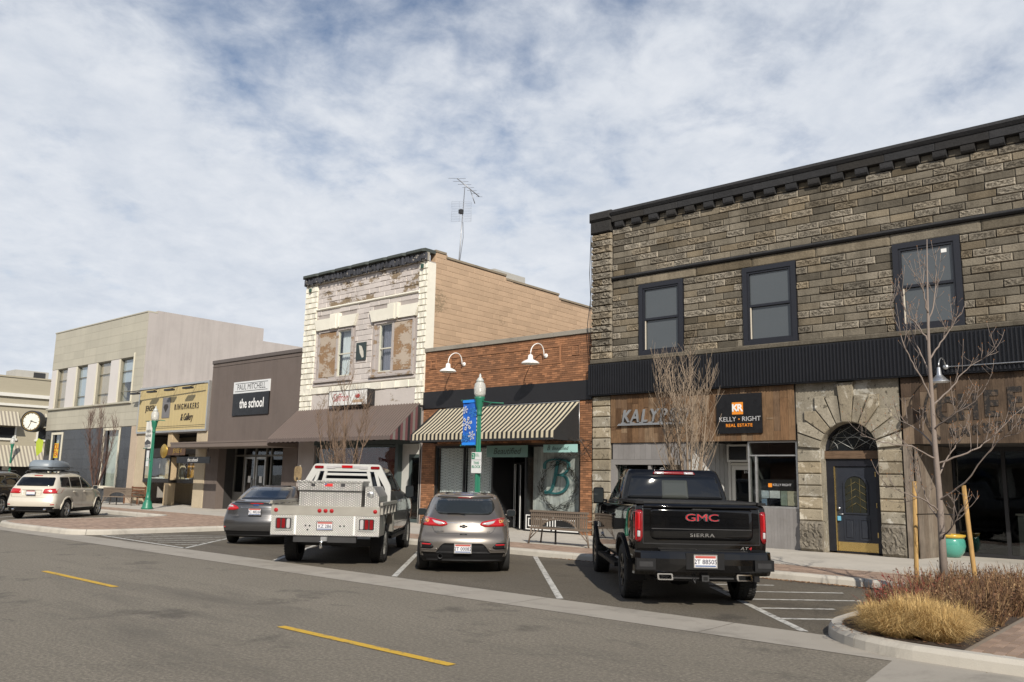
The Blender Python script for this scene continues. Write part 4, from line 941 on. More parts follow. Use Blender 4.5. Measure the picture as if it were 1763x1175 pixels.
    s1 = thing('mint_door_sign', 'mint green name board above the brick shop door under the awning', 'sign', (-18.3, FY-.1, 2.62)); 
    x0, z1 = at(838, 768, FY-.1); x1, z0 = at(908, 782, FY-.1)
    box('board', mat('shaded mint board', (.17, .30, .27), .5, var=.1), s1, x0, x1, FY-.1, FY-.07, z0-.1, z1); text('lettering', 'Beautified', INKD, s1, ((x0+x1)/2, FY-.105, (z0-.1+z1)/2), .3, ext=.002, shear=.3)  # board mint is darkened, carrying the awning's shade in its colour
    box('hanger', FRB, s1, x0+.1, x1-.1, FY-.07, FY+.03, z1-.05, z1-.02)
    hs = thing('hanging_mint_sign', 'small mint sign hanging from a twig covered bracket beside the black awning end', 'sign', (-15.2, FY-1.2, 2.5))
    hx = -15.08; hy0, hy1 = FY-1.36, FY-.3
    xa, za = at(936, 766, FY-.6); xb, zb = at(994, 779, FY-.6)
    box('board', MINT, hs, xa, xb, FY-.615, FY-.585, zb, za); text('lettering', 'Beautified', INKD, hs, ((xa+xb)/2, FY-.619, (za+zb)/2), .155, ext=.001, shear=.3); text('initial', 'B', INKD, hs, (xa+.2, FY-.619, (za+zb)/2+.01), .21, ext=.001, shear=.3)
    m = MB(); m.tube([(xb+.13, FY-.012, za+.12), (xb+.13, FY-.6, za+.12), (xa-.05, FY-.6, za+.12)], .012, 6); m.tube([(xb+.13, FY-.012, zb-.3), (xb+.13, FY-.012, za+.3)], .014, 6); m.tube([(xb+.13, FY-.012, zb-.25), (xb+.13, FY-.6, za+.1)], .01, 6)
    for xx in (xa+.1, xb-.1): m.tube([(xx, FY-.6, za), (xx, FY-.6, za+.12)], .006, 5)
    m.build('bracket', FRB, hs)
    tw = MB()
    for k in range(190):
        u = r2.random(); top = r2.random() < .6
        c0 = Vector((xa+.05+(xb-xa+.1)*u, FY-.6+r2.uniform(-.06, .06), (za+.12 if top else zb-.06)+r2.uniform(-.05, .06))) if r2.random() < .75 else Vector((xb+.12, FY-r2.uniform(.02, .6), za+.1+r2.uniform(-.45, .1)))
        d0 = Vector((r2.uniform(-1, 1), r2.uniform(-.5, .5), r2.uniform(-.7, .7)))*r2.uniform(.05, .14)
        if not top and u < .45: continue
        tw.tube([c0-d0, c0+Vector((0, 0, r2.uniform(-.02, .02))), c0+d0], [.006, .005, .002], 4)
    tw.build('twigs', TW, hs)
    gooseneck('white_gooseneck_lamp', 'white gooseneck barn lamp on the brick wall next to the peach side wall', WHITE, (-20.49, FY-.012, 5.75), .80, .2, .29, 'white barn lamps on the brick shop')
    gooseneck('white_gooseneck_lamp', 'white gooseneck barn lamp on the brick wall next to the stone building', WHITE, (-16.80, FY-.012, 5.75), .80, .2, .29, 'white barn lamps on the brick shop')
brick_shop()

# ---------------------------------------------------------------- two storey painted stone shop
def painted_shop():
    X0, X1 = -30.1, -22.51; T = thing('painted_stone_shop', 'two storey pale lilac stone shop with cream quoins and peach side wall', 'building', (-26.3, FY, .15)); r = random.Random(21)
    LIL = m_peel('flaking lilac paint', (.56, .51, .48), (.25, .19, .125), .53, 1.1, .07); CRM = m_peel('cream painted quoin', (.78, .75, .65), (.4, .34, .25), .68, 1.2, .06)
    LIL2 = m_peel('old lilac paint', (.56, .515, .485), (.32, .26, .19), .60, 1.0, .05)
    PEA = m_peel('peach painted block', (.47, .335, .225), (.31, .235, .15), .63, .35, .08); BMO = mat('lilac mortar', (.36, .32, .3), .9, var=.2); PMO = mat('peach mortar', (.27, .19, .125), .9, var=.2)
    W = [(-29.05, -26.78), (-25.46, -23.14)]
    m = MB(); wall_holes(m, X0, X1, 4.3, 9.85, FY, FY+.35, [(a+.1, b-.1, 5.75, 7.7) for a, b in W]); m.box(X0, -29.0, FY, FY+.4, .15, 4.3); m.box(-22.62, X1, FY, FY+.4, .15, 4.3); m.build('wall', BMO, T)
    m = MB(); m.box(X1-.3, X1, FY+.35, FY+26, .15, 9.8); m.box(X0, X0+.3, FY+.35, FY+26, .15, 9.7); m.box(X0+.3, X1-.3, FY+25.7, FY+26, .15, 9.6); m.box(X0+.3, X1-.3, FY+.35, FY+25.7, 9.2, 9.3); m.build('side_wall', PMO, T)
    cache = {}
    def blk(mt, rock, k):
        key = (mt.name, rock, k)
        if key not in cache: cache[key] = block_mesh(mt, rock, 200+k*7+len(cache), 4 if rock else 2, 2)
        return cache[key]
    def field(xa, xb, za, zb, H, L, mt, holes, name='stone_block', dep=.05):
        nrow = max(1, round((zb-za)/H)); H = (zb-za)/nrow
        for i in range(nrow):
            z = za+i*H; x = xa - (L/2 if i % 2 else 0)
            while x < xb:
                a, b = max(x, xa), min(x+L, xb); x += L
                segs = [(a, b)]
                for h in holes:
                    if z+H > h[2]+.02 and z < h[3]-.02:
                        ns = []
                        for s, e in segs:
                            if h[1] <= s or h[0] >= e: ns.append((s, e))
                            else:
                                if h[0]-s > .05: ns.append((s, h[0]))
                                if e-h[1] > .05: ns.append((h[1], e))
                        segs = ns
                for s, e in segs:
                    if e-s > .05: rk = r.random() < .45; piece(name, blk(mt, rk, r.randrange(4)), (s+.005, FY, z+.005), (e-s-.01, dep*(1 if rk else .8), H-.01), T)
    holes = [(a-.12, b+.12, 5.56, 8.32) for a, b in W] + [(a, b, 5.5, 8.3) for a, b in W]
    field(-29.28, -22.93, 8.78, 9.84, .21, .62, LIL, []); field(-29.28, -22.93, 5.56, 8.68, .223, .62, LIL2, [(a-.14, b+.14, 5.5, 8.36) for a, b in W])
    # quoins
    for xa, xb in ((X0, -29.3), (-22.91, X1+.02)):
        z = .15; i = 0
        while z < 9.8:
            e = min(z+.235, 9.82); cut = xa+(xb-xa)*(.5 if i % 2 else .62 if i % 4 else .38)
            if z > 4.2:
                piece('quoin_stone', blk(CRM, True, i % 4), (xa, FY, z+.004), (cut-xa-.008, .12, e-z-.008), T); piece('quoin_stone', blk(CRM, True, (i+1) % 4), (cut, FY, z+.004), (xb-cut, .12, e-z-.008), T)
            z = e; i += 1
    box('corner_strip', CRM, T, X1+.022, X1+.03, FY-.06, FY+.35, 4.3, 9.8)
    # cornice: slate coloured corbel bricks under a dark coping
    SL = m_peel('peeling slate paint', (.05, .052, .062), (.42, .39, .33), .60, 5.0, .3)
    box('cornice_bed', mat('bare cornice stone', (.33, .3, .25), .9, var=.3, scale=5), T, X0, X1+.04, FY-.14, FY, 9.84, 10.16); x = X0+.02; db = MB(); db.bev(0, 1, -1, 0, 0, 1, .1); dbe = db.mesh('corbel', SL)
    while x < X1: hh = r.uniform(.2, .3); piece('corbel', dbe, (x, FY-.14, 10.12-hh), (.075, r.uniform(.05, .12), hh), T); x += .105
    x = X0-.06; CP = m_peel('dark green coping', (.065, .075, .07), (.3, .28, .24), .64, 2.0, .1); cb = MB(); cb.bev(0, 1, -1, 0, 0, 1, .12); cbe = cb.mesh('coping_stone', CP)
    while x < X1+.05: w = min(1.1, X1+.08-x); piece('coping_stone', cbe, (x, FY+.3, 10.16), (w-.006, .62, .13), T); x += w
    for xx in (-29.72, -22.72): box('wall_tie', mat('green iron', (.03, .08, .06), .6), T, xx-.07, xx+.07, FY-.17, FY-.13, 9.56, 9.72)
    m = MB(); m.bev(-29.3, -22.91, FY-.1, FY, 8.68, 8.77, .03); m.build('string_course', CRM, T)
    # rough band and base panel
    n = 26; m = MB(); m.smooth = True
    for k in range(10): piece('band_stone', blk(CRM, True, k % 4), (X0+.76*k, FY, 5.10), (.75, .13, .3), T)
    m = MB(); m.bev(-29.35, -22.88, FY-.075, FY, 5.42, 5.56, .03); m.build('sill_band', LIL2, T)
    box('sign_wall', LIL2, T, -29.33, -22.93, FY-.05, FY, 4.3, 5.095)
    # windows: lintels, half boarded sashes
    PLY = m_peel('weathered plywood', (.43, .36, .29), (.29, .185, .105), .47, 1.0, .12); FRL = m_peel('peeling lilac wood', (.43, .39, .37), (.3, .22, .15), .56, 2.5, .04); CUR = mat('pale curtain', (.55, .58, .62), .9, var=.25, scale=6, sc=(3, 1, .3))
    for k, (a, b) in enumerate(W):
        mid = (a+b)/2
        for s, pts in ((0, [(a-.1, 7.8), (mid-.3, 7.8), (mid-.3, 8.27), (a-.28, 8.27)]), (1, [(mid+.3, 7.8), (b+.1, 7.8), (b+.28, 8.27), (mid+.3, 8.27)])):
            m = MB(); m.poly(pts, FY-.13, FY); m.build('lintel_stone', CRM, T)
        m = MB(); m.poly([(mid-.29, 7.84), (mid-.2, 7.78), (mid+.2, 7.78), (mid+.29, 7.84), (mid+.29, 8.42), (mid-.29, 8.42)], FY-.17, FY); m.poly([(mid-.13, 7.8), (mid+.13, 7.8), (mid+.13, 8.38), (mid-.13, 8.38)], FY-.2, FY-.171); m.build('keystone', CRM, T)
        w = MB(); frame_rect(w, a, b, 5.68, 7.79, .1, FY-.06, FY+.1); xm = a+1.25 if k == 0 else a+1.12; w.box(xm-.06, xm+.06, FY-.05, FY+.1, 5.78, 7.69)
        if k == 1: w.box(a+.1, a+.3, FY-.02, FY+.1, 5.78, 7.69)
        wo = w.build('window', FRL, T); m = MB(); m.bev(a-.12, b+.12, FY-.16, FY, 5.565, 5.68, .02); m.build('sill', FRL, wo)
        bx0, bx1 = (a+.1, xm-.06) if k == 0 else (xm+.06, b-.1); gx0, gx1 = (xm+.06, b-.1) if k == 0 else (a+.3, xm-.06)
        box('plywood_board', PLY, wo, bx0+.02, bx1-.03, FY-.045, FY+.03, 5.8, 7.66)
        sa = MB(); frame_rect(sa, gx0, gx1, 5.78, 7.69, .05, FY-.01, FY+.07); sa.box(gx0+.05, gx1-.05, FY-.005, FY+.07, 6.68, 6.73); sa.build('sash', mat('cream sash', (.58, .56, .47), .6, var=.12), wo)
        box('pane', GLASS, wo, gx0+.05, gx1-.05, FY+.02, FY+.027, 6.73, 7.64); box('pane', GLASS, wo, gx0+.05, gx1-.05, FY+.04, FY+.047, 5.83, 6.68)
        m = MB(); n = 20; m.smooth = True; m.add([(gx0+.05+(gx1-gx0-.1)*i/n*(.8 if k == 0 else 1), FY+.2+.03*sin(i*1.7), z) for z in (5.8, 7.68) for i in range(n+1)], [(i, i+1, n+2+i, n+1+i) for i in range(n)]); m.build('curtain', CUR if k == 0 else mat('blue grey curtain', (.15, .15, .2), .9, var=.35, scale=5, sc=(3, 1, .3)), wo)
        m = MB(); m.box(a+.1, b-.1, FY+.9, FY+.95, 5.6, 7.8); m.build('dark_room', DARKIN, wo)
    pq = thing('wall_plaque', 'dark green plaque with pale feather emblem between the two upper windows', 'plaque', (-26.17, FY-.05, 6.33)); box('panel', mat('plaque green', (.03, .045, .045), .5, var=.3, scale=8), pq, -26.47, -25.88, FY-.095, FY-.05, 6.35, 7.05)
    m = MB(); m.add([(-26.3, FY-.1, 6.95), (-26.22, FY-.1, 6.62), (-26.07, FY-.1, 6.42), (-25.97, FY-.1, 6.45), (-26.0, FY-.1, 6.68), (-26.12, FY-.1, 6.9)], [(0,1,2,3,4,5)]); m.build('emblem', mat('plaque cream', (.55, .53, .46), .6, var=.2, scale=20), pq)
    # side wall of big painted blocks
    cnt = 0; H = .208; z = 5.9; i = 0; sblk = [block_mesh(PEA, False, 400+k, 2, 2) for k in range(4)]; rest = MB()
    tops = [(FY, 21.98, 10.28), (21.98, 25.5, 10.14), (25.5, 29.1, 9.98), (29.1, 33, 9.8), (33, 47, 9.6)]
    while z < 10.1:
        y = FY+.36 - (.3 if i % 2 else 0)
        while y < 46.6:
            e = y+.6; a = max(y, FY+.36); top = [t for t in tops if t[0] <= a < t[1]]
            if e-a > .06 and top and z+H <= top[0][2]+.02:
                if y < 30.2 and z > 6.3 and cnt < 295: piece('side_block', sblk[cnt % 4], (X1+.0, a+.003, z+.003), (e-a-.006, .03, H-.006), T, (0, 0, pi/2)); cnt += 1
                else: rest.box(X1, X1+.013, a+.004, e-.004, z+.004, z+H-.004)
            y = e
        z += H; i += 1
    rest.build('side_block_field', PEA, T)['kind'] = 'stuff'
    x = None; CPP = m_concrete('side coping', (.27, .225, .165), stain=.8)
    for a, b, zt in tops:
        box('side_parapet', PEA, T, X1-.26, X1-.002, a+.31 if a == FY else a, b, 9.79, zt-.02)
        box('side_coping', CPP, T, X1-.3, X1+.045, a+.301 if a == FY else a+.002, b, zt-.02, zt+.06)
    # brown ribbed metal awning
    aw = thing('brown_metal_awning', 'brown ribbed metal awning with maroon striped end over the painted stone shop', 'awning', (-26.3, FY-.8, 3.05)); AM = mat('brown ribbed metal', (.125, .094, .08), .5, metal=.2, var=.15, scale=1.2); AR = mat('maroon metal', (.16, .075, .08), .5, metal=.2, var=.1); AG = mat('grey brown metal', (.2, .19, .175), .5, metal=.2, var=.1)
    ax0, ax1, yt, yf, zt, zf = -30.12, -22.54, FY-.14, FY-1.52, 4.46, 3.2
    m = MB(); x = ax0; q = .155
    while x < ax1-.01:
        e = min(x+q, ax1); pr_ = [(x, 0), (x+.028, .034), (x+.05, .034), (x+.075, 0), (e, 0)]
        for (xa, ha), (xb, hb) in zip(pr_, pr_[1:]): m.quad((xa, yt, zt+ha), (xa, yf, zf+ha), (xb, yf, zf+hb), (xb, yt, zt+hb)); m.quad((xa, yf, zf+ha), (xa, yf-.02, zf-.13-.012*cos(x*20)), (xb, yf-.02, zf-.13-.012*cos(x*20)), (xb, yf, zf+hb))
        x = e
    m.build('ribbed_sheet', AM, aw)
    m = MB(); n = 12
    for k in range(n):
        t0, t1 = k/n, (k+1)/n; m.cur = (0, 1, 0, 2)[k % 4]; y0, y1 = yf+(yt-yf)*t0, yf+(yt-yf)*t1; z0, z1 = zf+(zt-zf)*t0, zf+(zt-zf)*t1
        m.quad((ax1+.003, y0, zf-.12), (ax1+.003, y1, zf-.12), (ax1+.003, y1, z1), (ax1+.003, y0, z0))
    m.build('end_panel', [AR, AG, DKSTEEL], aw); m = MB(); m.add([(ax0, yf, zf-.12), (ax0, yt, zf-.12), (ax0, yt, zt), (ax0, yf, zf)], [(0,1,2,3)]); m.build('end_panel', AM, aw)
    m = MB(); 
    for xx in (ax0+.05, -27.6, -25, ax1-.05): m.tube([(xx, yf+.03, zf-.06), (xx, yt, zf-.06)], .02, 6)
    m.build('bracket', DKSTEEL, aw)
    # light box sign
    sg = thing('light_box_sign', 'white light box sign with red script and lotus above the brown awning', 'sign', (-26.4, FY-.4, 4.5)); sx0, sx1, sz0, sz1, sy = -27.62, -25.25, 4.54, 5.1, FY-.42
    m = MB(); frame_rect(m, sx0-.03, sx1+.03, sz0-.03, sz1+.03, .03, sy-.004, FY-.055); m.build('case', BLACK, sg); box('face', mat('white sign face', (.72, .72, .7), .4, var=.04), sg, sx0, sx1, sy+.004, sy+.02, sz0, sz1); RED = mat('sign red', (.38, .03, .035), .5)
    text('script_name', 'Saffron', RED, sg, (sx0+.72, sy-.002, (sz0+sz1)/2+.02), .44, ext=.001, shear=.3, sx=.8)
    m = MB(); lx, lz = sx1-.55, sz0+.33
    for a in (-55, -28, 0, 28, 55):
        c, s = cos(radians(a)), sin(radians(a)); P = [(0, 0), (.045, .1), (0, .2), (-.045, .1)]; m.add([(lx+p[0]*c+p[1]*s, sy-.001-.0004*abs(a), lz-.08+p[1]*c-p[0]*s) for p in P], [(0,1,2,3)])
    m.build('lotus', RED, sg); box('tan_strip', mat('tan strip', (.5, .36, .24), .6), sg, lx-.32, lx+.3, sy-.002, sy+.003, sz0+.08, sz0+.19)
    # street front: dark glazed bay with warm interior, white jamb, green grey door
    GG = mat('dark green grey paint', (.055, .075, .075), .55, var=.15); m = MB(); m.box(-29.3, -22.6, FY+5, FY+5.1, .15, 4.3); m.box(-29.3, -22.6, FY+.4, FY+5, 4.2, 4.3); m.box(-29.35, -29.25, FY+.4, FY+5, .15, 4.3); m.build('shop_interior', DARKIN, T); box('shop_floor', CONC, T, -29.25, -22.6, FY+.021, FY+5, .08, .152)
    box('awning_header', GG, T, -29.0, -22.62, FY-.02, FY+.2, 3.0, 4.3)
    m = MB(); frame_rect(m, -28.9, -23.95, .75, 2.98, .08, FY+.05, FY+.15); m.box(-26.45, -26.37, FY+.05, FY+.15, .83, 2.9); m.box(-28.98, -23.95, FY+.04, FY+.2, .15, .75); m.box(-23.95, -23.78, FY-.02, FY+.2, .15, 3.0); w = m.build('window', GG, T); box('pane', GLASS, w, -28.8, -26.46, FY+.1, FY+.107, .84, 2.89); box('pane', GLASS, w, -26.36, -24.04, FY+.1, FY+.107, .84, 2.89)
    pc = thing('warm_cloth_hanging', 'dark red and ochre cloth hanging behind the restaurant window', 'wall hanging', (-25.3, FY+.8, .8)); m = MB(); n = 30; m.smooth = True
    m.add([(-28.6+4.5*i/n, FY+.8+.05*sin(i*1.2), z) for z in (.8, 2.9) for i in range(n+1)], [(i, i+1, n+2+i, n+1+i) for i in range(n)]); m.build('cloth', mat('red ochre cloth', (.14, .03, .018), .9, var=.75, scale=2.2, sc=(1.2, 1, .35)), pc)
    m = MB(); m.box(-23.78, -23.42, FY+.2, FY+.3, .15, 3.0); m.box(-23.42, -22.64, FY+.2, FY+.3, 2.62, 3.0); m.box(-22.64, -22.56, FY-.0, FY+.3, .15, 3.0); m.build('door_surround', mat('worn white jamb', (.5, .5, .47), .6, dirt=.2), T)
    m = MB(); frame_rect(m, -23.42, -22.64, .16, 2.62, .12, FY+.22, FY+.28); d = m.build('door', GG, T); box('pane', GLASSD, d, -23.3, -22.76, FY+.245, FY+.252, .3, 2.5); m = MB(); m.lathe([(.03, -.06), (.03, -.03), (.012, 0)], (-22.71, FY+.22, 1.15), 10, 'Y'); m.build('handle', STEEL, d)
painted_shop()

# ---------------------------------------------------------------- brown stucco shop
def stucco_shop():
    X0, X1 = -37.5, -30.14; T = thing('brown_stucco_shop', 'low brown stucco shop front with flat projecting canopy', 'building', (-33.8, FY, .15)); BS = mat('brown stucco', (.135, .108, .095), .85, var=.14, scale=.8, bmp=.35, bsc=45, dirt=.12, streak=.35)
    m = MB(); m.box(X0, X1, FY, FY+.4, 3.15, 7.02); m.box(X0, -36.4, FY, FY+.4, .15, 3.15); m.box(-31.2, X1, FY, FY+.4, .15, 3.15); m.box(X0, X1, FY+.4, FY+24, 6.2, 6.3); m.box(X0, X0+.2, FY+.4, FY+24, .15, 6.9); m.box(X0+.2, X1, FY+23.8, FY+24, .15, 6.9); m.build('wall', BS, T)
    m = MB(); m.bev(X0-.02, X1, FY-.05, FY+.45, 7.02, 7.19, .015); m.build('parapet_flashing', mat('brown metal flashing', (.105, .085, .075), .45, var=.1), T)
    m = MB(); m.box(X0+.01, X1-.01, FY-.02, FY, 6.86, 6.9); m.build('reveal_strip', BS, T)
    sg = thing('school_wall_sign', 'wall sign of white panel over black panel on the brown stucco', 'sign', (-33.9, FY-.05, 4.44)); x0, x1 = -35.41, -32.47; INK = mat('sign black gloss', (.006, .006, .007), .35)
    box('white_panel', mat('sign white', (.66, .67, .67), .4, var=.04), sg, x0, x1, FY-.06, FY-.003, 5.46, 6.0); box('black_panel', INK, sg, x0, x1, FY-.06, FY-.003, 4.44, 5.457)
    text('lettering', 'PAUL MITCHELL', INK, sg, ((x0+x1)/2, FY-.062, 5.73), .37, ext=.001, sx=.87); text('white_lettering', 'the school', WHITE, sg, ((x0+x1)/2+.12, FY-.062, 4.96), .6, ext=.001, sx=.78, bold=.012)
    for z in (5.54, 5.9): box('rule_line', INK, sg, x0+.14, x1-.14, FY-.0625, FY-.0602, z, z+.025)
    cx0, cx1, cy = -38.25, -30.2, FY-1.45; m = MB(); m.bev(cx0, cx1, cy, FY-.002, 2.93, 3.17, .02); m.build('canopy', mat('brown canopy metal', (.165, .13, .11), .5, var=.1, scale=1), T)
    m = MB(); m.box(cx0-.015, cx1, cy-.02, cy-.001, 3.12, 3.19); m.build('canopy_drip_edge', mat('brown canopy metal', (.1, .08, .07)), T)
    hs = thing('hanging_black_sign', 'small black sign with white words hung under the end of the flat canopy', 'sign', (-37.9, FY-.7, 2.4)); xa, za = at(305, 787, FY-1.2); xb, zb = at(361, 798, FY-1.2)
    box('board', INK, hs, xa, xb, FY-1.215, FY-1.185, zb, za); text('name', 'the school', WHITE, hs, ((xa+xb)/2, FY-1.218, (za+zb)/2), .24, ext=.001, sx=.9); m = MB(); [m.tube([(xx, FY-1.2, za), (xx, FY-1.2, 2.93)], .01, 5) for xx in (xa+.2, xb-.2)]; m.build('hanger', DKSTEEL, hs)
    # glazed front set back
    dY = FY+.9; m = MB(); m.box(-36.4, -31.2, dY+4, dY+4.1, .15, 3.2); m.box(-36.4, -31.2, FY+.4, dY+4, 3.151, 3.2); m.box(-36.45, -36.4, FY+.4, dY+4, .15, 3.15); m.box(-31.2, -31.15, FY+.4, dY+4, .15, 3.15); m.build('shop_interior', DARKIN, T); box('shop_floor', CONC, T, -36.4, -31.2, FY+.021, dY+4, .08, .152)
    AL = mat('bronze aluminium', (.2, .19, .17), .45, metal=.5, var=.1); m = MB()
    for xx in (-36.38, -35.55, -34.62, -33.75, -33.35, -32.0, -31.24): m.box(xx-.04, xx+.04, dY-.05, dY+.05, .153, 3.15)
    m.box(-36.34, -31.28, dY-.045, dY+.045, 2.6, 2.68); w = m.build('shopfront_frame', AL, T); box('low_panel', mat('grey panel', (.16, .155, .145), .6), w, -36.34, -35.59, dY-.03, dY+.03, .155, .95)
    for a, b, z0, z1 in ((-36.34, -35.59, .95, 2.6), (-33.31, -32.04, .9, 3.1), (-31.96, -31.28, .9, 3.1), (-36.34, -33.4, 2.68, 3.1)): box('pane', GLASSD, w, a, b, dY-.004, dY+.004, z0, z1)
    box('low_panel', mat('grey panel', ()), w, -33.31, -31.28, dY-.03, dY+.03, .155, .9)
    for a, b in ((-35.5, -34.66), (-34.58, -33.8)):
        m = MB(); frame_rect(m, a, b, .17, 2.58, .09, dY-.03, dY+.03); d = m.build('door', ALU, T); box('pane', GLASSD, d, a+.09, b-.09, dY-.004, dY+.004, .26, 2.49); hx = b-.13 if a < -35 else a+.13; m = MB(); m.tube([(hx, dY-.03, 1.0), (hx, dY-.08, 1.05), (hx, dY-.08, 1.5), (hx, dY-.03, 1.55)], .014, 6); m.build('handle', STEEL, d); box('notice', WHITE, d, a+.3, a+.52, dY-.012, dY-.006, 1.4, 1.7)
stucco_shop()

# ---------------------------------------------------------------- jeweller with ochre sign front
def jeweller():
    X0, X1 = -44.68, -37.52; T = thing('jewellery_shop', 'low jewellery shop with ochre sign front and cream stone piers', 'building', (-41, FY, .15)); OC = mat('ochre metal sheet', (.50, .40, .20), .5, var=.1, scale=.6, sc=(3, 1, .4)); TRV = m_stone('cream travertine', (.42, .34, .23), (.58, .49, .36), .3, .1, .15)
    m = MB(); m.box(X0, X1, FY, FY+.3, 3.75, 6.2); m.box(X0, X1, FY+.3, FY+24, 5.6, 5.7); m.box(X0, X1, FY+23.8, FY+24, .15, 6); m.build('wall', mat('grey wall', (.3, .28, .26)), T)
    sg = thing('jeweller_fascia_sign', 'large ochre fascia sign with dark letters and lamp track along its top', 'sign', (-41, FY-.1, 3.83)); m = MB(); x = X0+.1
    while x < X1-.1: e = min(x+.31, X1-.1); m.bev(x+.002, e-.002, FY-.09, FY-.002, 3.9, 6.15, .006); x = e
    m.build('ribbed_panel', OC, sg); m = MB(); frame_rect(m, X0+.0, X1-.0, 3.8, 6.24, .1, FY-.13, FY-.003); m.build('frame', ALU, sg); DK = mat('sign dark brown', (.03, .024, .02), .6)
    text('lettering', 'JENSEN', DK, sg, (-43.35, FY-.1, 5.1), .42, ext=.012, sx=.72, space=1.1); text('lettering', 'RINGMAKERS', DK, sg, (-39.6, FY-.1, 5.05), .42, ext=.012, sx=.72, space=1.42); text('script_lettering', '& Gallery', DK, sg, (-39.5, FY-.1, 4.52), .5, ext=.012, sx=.62, shear=.25)
    box('emblem_panel', mat('grey emblem', (.17, .165, .17), .5), sg, -42.05, -41.25, FY-.115, FY-.092, 4.55, 5.6); m = MB(); m.add([(-41.9, FY-.118, 5.1), (-41.65, FY-.118, 4.82), (-41.4, FY-.118, 5.1), (-41.5, FY-.118, 5.25), (-41.8, FY-.118, 5.25)], [(0,1,2,3,4)]); m.build('emblem', DK, sg)
    for z in (4.02, 4.1): box('rule_line', DK, sg, X0+.15, X1-.15, FY-.094, FY-.0905, z, z+.02)
    m = MB(); m.tube([(X0-.3, FY-.55, 6.02), (X1+.0, FY-.4, 6.08)], .025, 6); m.build('lamp_track', BLACK, sg)
    for k in range(4):
        xx = X0-.05+1.85*k; m = MB(); m.box(xx, xx+.75, FY-.62, FY-.42, 5.86, 5.95); m.tube([(xx+.4, FY-.5, 5.95), (xx+.4, FY-.1, 6.12)], .015, 5); m.build('track_lamp', BLACK, sg)
    # street level: piers, show cases, set back door
    for a, b in ((X0+.02, -43.55), (-41.35, -40.9), (-38.5, X1-.01)):
        m = MB(); m.bev(a, b, FY-.02, FY+.35, .15, 3.8, .01); m.build('stone_pier', TRV, T)
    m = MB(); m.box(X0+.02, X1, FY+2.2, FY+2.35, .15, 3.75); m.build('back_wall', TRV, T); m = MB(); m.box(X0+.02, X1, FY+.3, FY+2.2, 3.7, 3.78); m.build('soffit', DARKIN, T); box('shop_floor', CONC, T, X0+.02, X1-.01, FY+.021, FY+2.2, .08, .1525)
    BZ = mat('dark bronze', (.03, .027, .025), .4, metal=.4)
    for k, (a, b) in enumerate(((-43.6, -40.85), (-40.7, -38.45))):
        y0, y1 = FY-.06 if k == 0 else FY+.25, FY+.9; s = MB(); s.box(a, b, y0, y1, 1.28, 1.42); s.box(a, b, y0, y1, 2.55 if k == 0 else 2.7, 3.0); frame_rect(s, a, b, 1.42, 2.56, .06, y0, y0+.06); s.box(a, b, y1-.05, y1, 1.42, 2.55)
        sc_ = s.build('show_case', BZ, T); box('pane', GLASS, sc_, a+.06, b-.06, y0+.02, y0+.028, 1.48, 2.5); box('liner', mat('ivory liner', (.55, .48, .33), .8, var=.1) if k == 0 else mat('amber liner', (.5, .27, .05), .8, var=.3), sc_, a+.08, b-.08, y1-.12, y1-.055, 1.43, 2.5); m = MB()
        for q in range(5): m.box(a+.35+.42*q, a+.55+.42*q, y0+.3, y0+.4, 1.42, 1.52+.03*(q % 3))
        m.build('display_stands', WHITE, sc_)
    m = MB(); frame_rect(m, -40.85, -39.3, .155, 2.6, .08, FY+2.1, FY+2.2, False); d = m.build('door', BZ, T); box('pane', GLASSD, d, -40.77, -39.38, FY+2.14, FY+2.148, .16, 2.52)
    gs = thing('gold_disc_sign', 'brown board with round gold emblem above the jewellery shop entrance', 'sign', (-40.4, FY-.3, 2.9)); xa, za = at(283, 770, FY-.25); xb, zb = at(318, 784, FY-.25); box('board', mat('brown board', (.09, .05, .03), .5), gs, xa-.2, xb, FY-.26, FY-.23, zb, za); text('name', 'JENSEN', mat('gold', (.6, .4, .1), .35, metal=.8), gs, (xb-.75, FY-.263, (za+zb)/2), .32, ext=.002, sx=.8)
    m = MB(); m.lathe([(.34, -.02), (.36, 0), (.34, .02)], (xa+.05, FY-.28, (za+zb)/2), 20, 'Y'); m.build('gold_disc', MC['gold'], gs); m = MB(); m.tube([(xb-.1, FY-.245, za-.05), (xb-.1, FY+.0, za-.05)], .015, 5); m.build('bracket', BZ, gs)
    b = thing('wooden_door_bench', 'small brown wooden bench at the foot of the jewellery shop pier', 'bench', (-44.0, FY-.45, .15)); WB = m_wood('bench wood', [(.17, .075, .04), (.2, .095, .05)], (1, 12, 12))
    for k in range(3): box('seat_slat', WB, b, -44.4, -42.8, FY-.62+.13*k, FY-.51+.13*k, .52, .56); box('back_slat', WB, b, -44.4, -42.8, FY-.22, FY-.19, .66+.13*k, .76+.13*k)
    for xx in (-44.35, -42.9): m = MB(); m.box(xx, xx+.06, FY-.62, FY-.56, .15, .52); m.box(xx, xx+.06, FY-.24, FY-.18, .15, 1.04); m.box(xx, xx+.06, FY-.62, FY-.18, .47, .52); m.build('leg', WB, b)
jeweller()

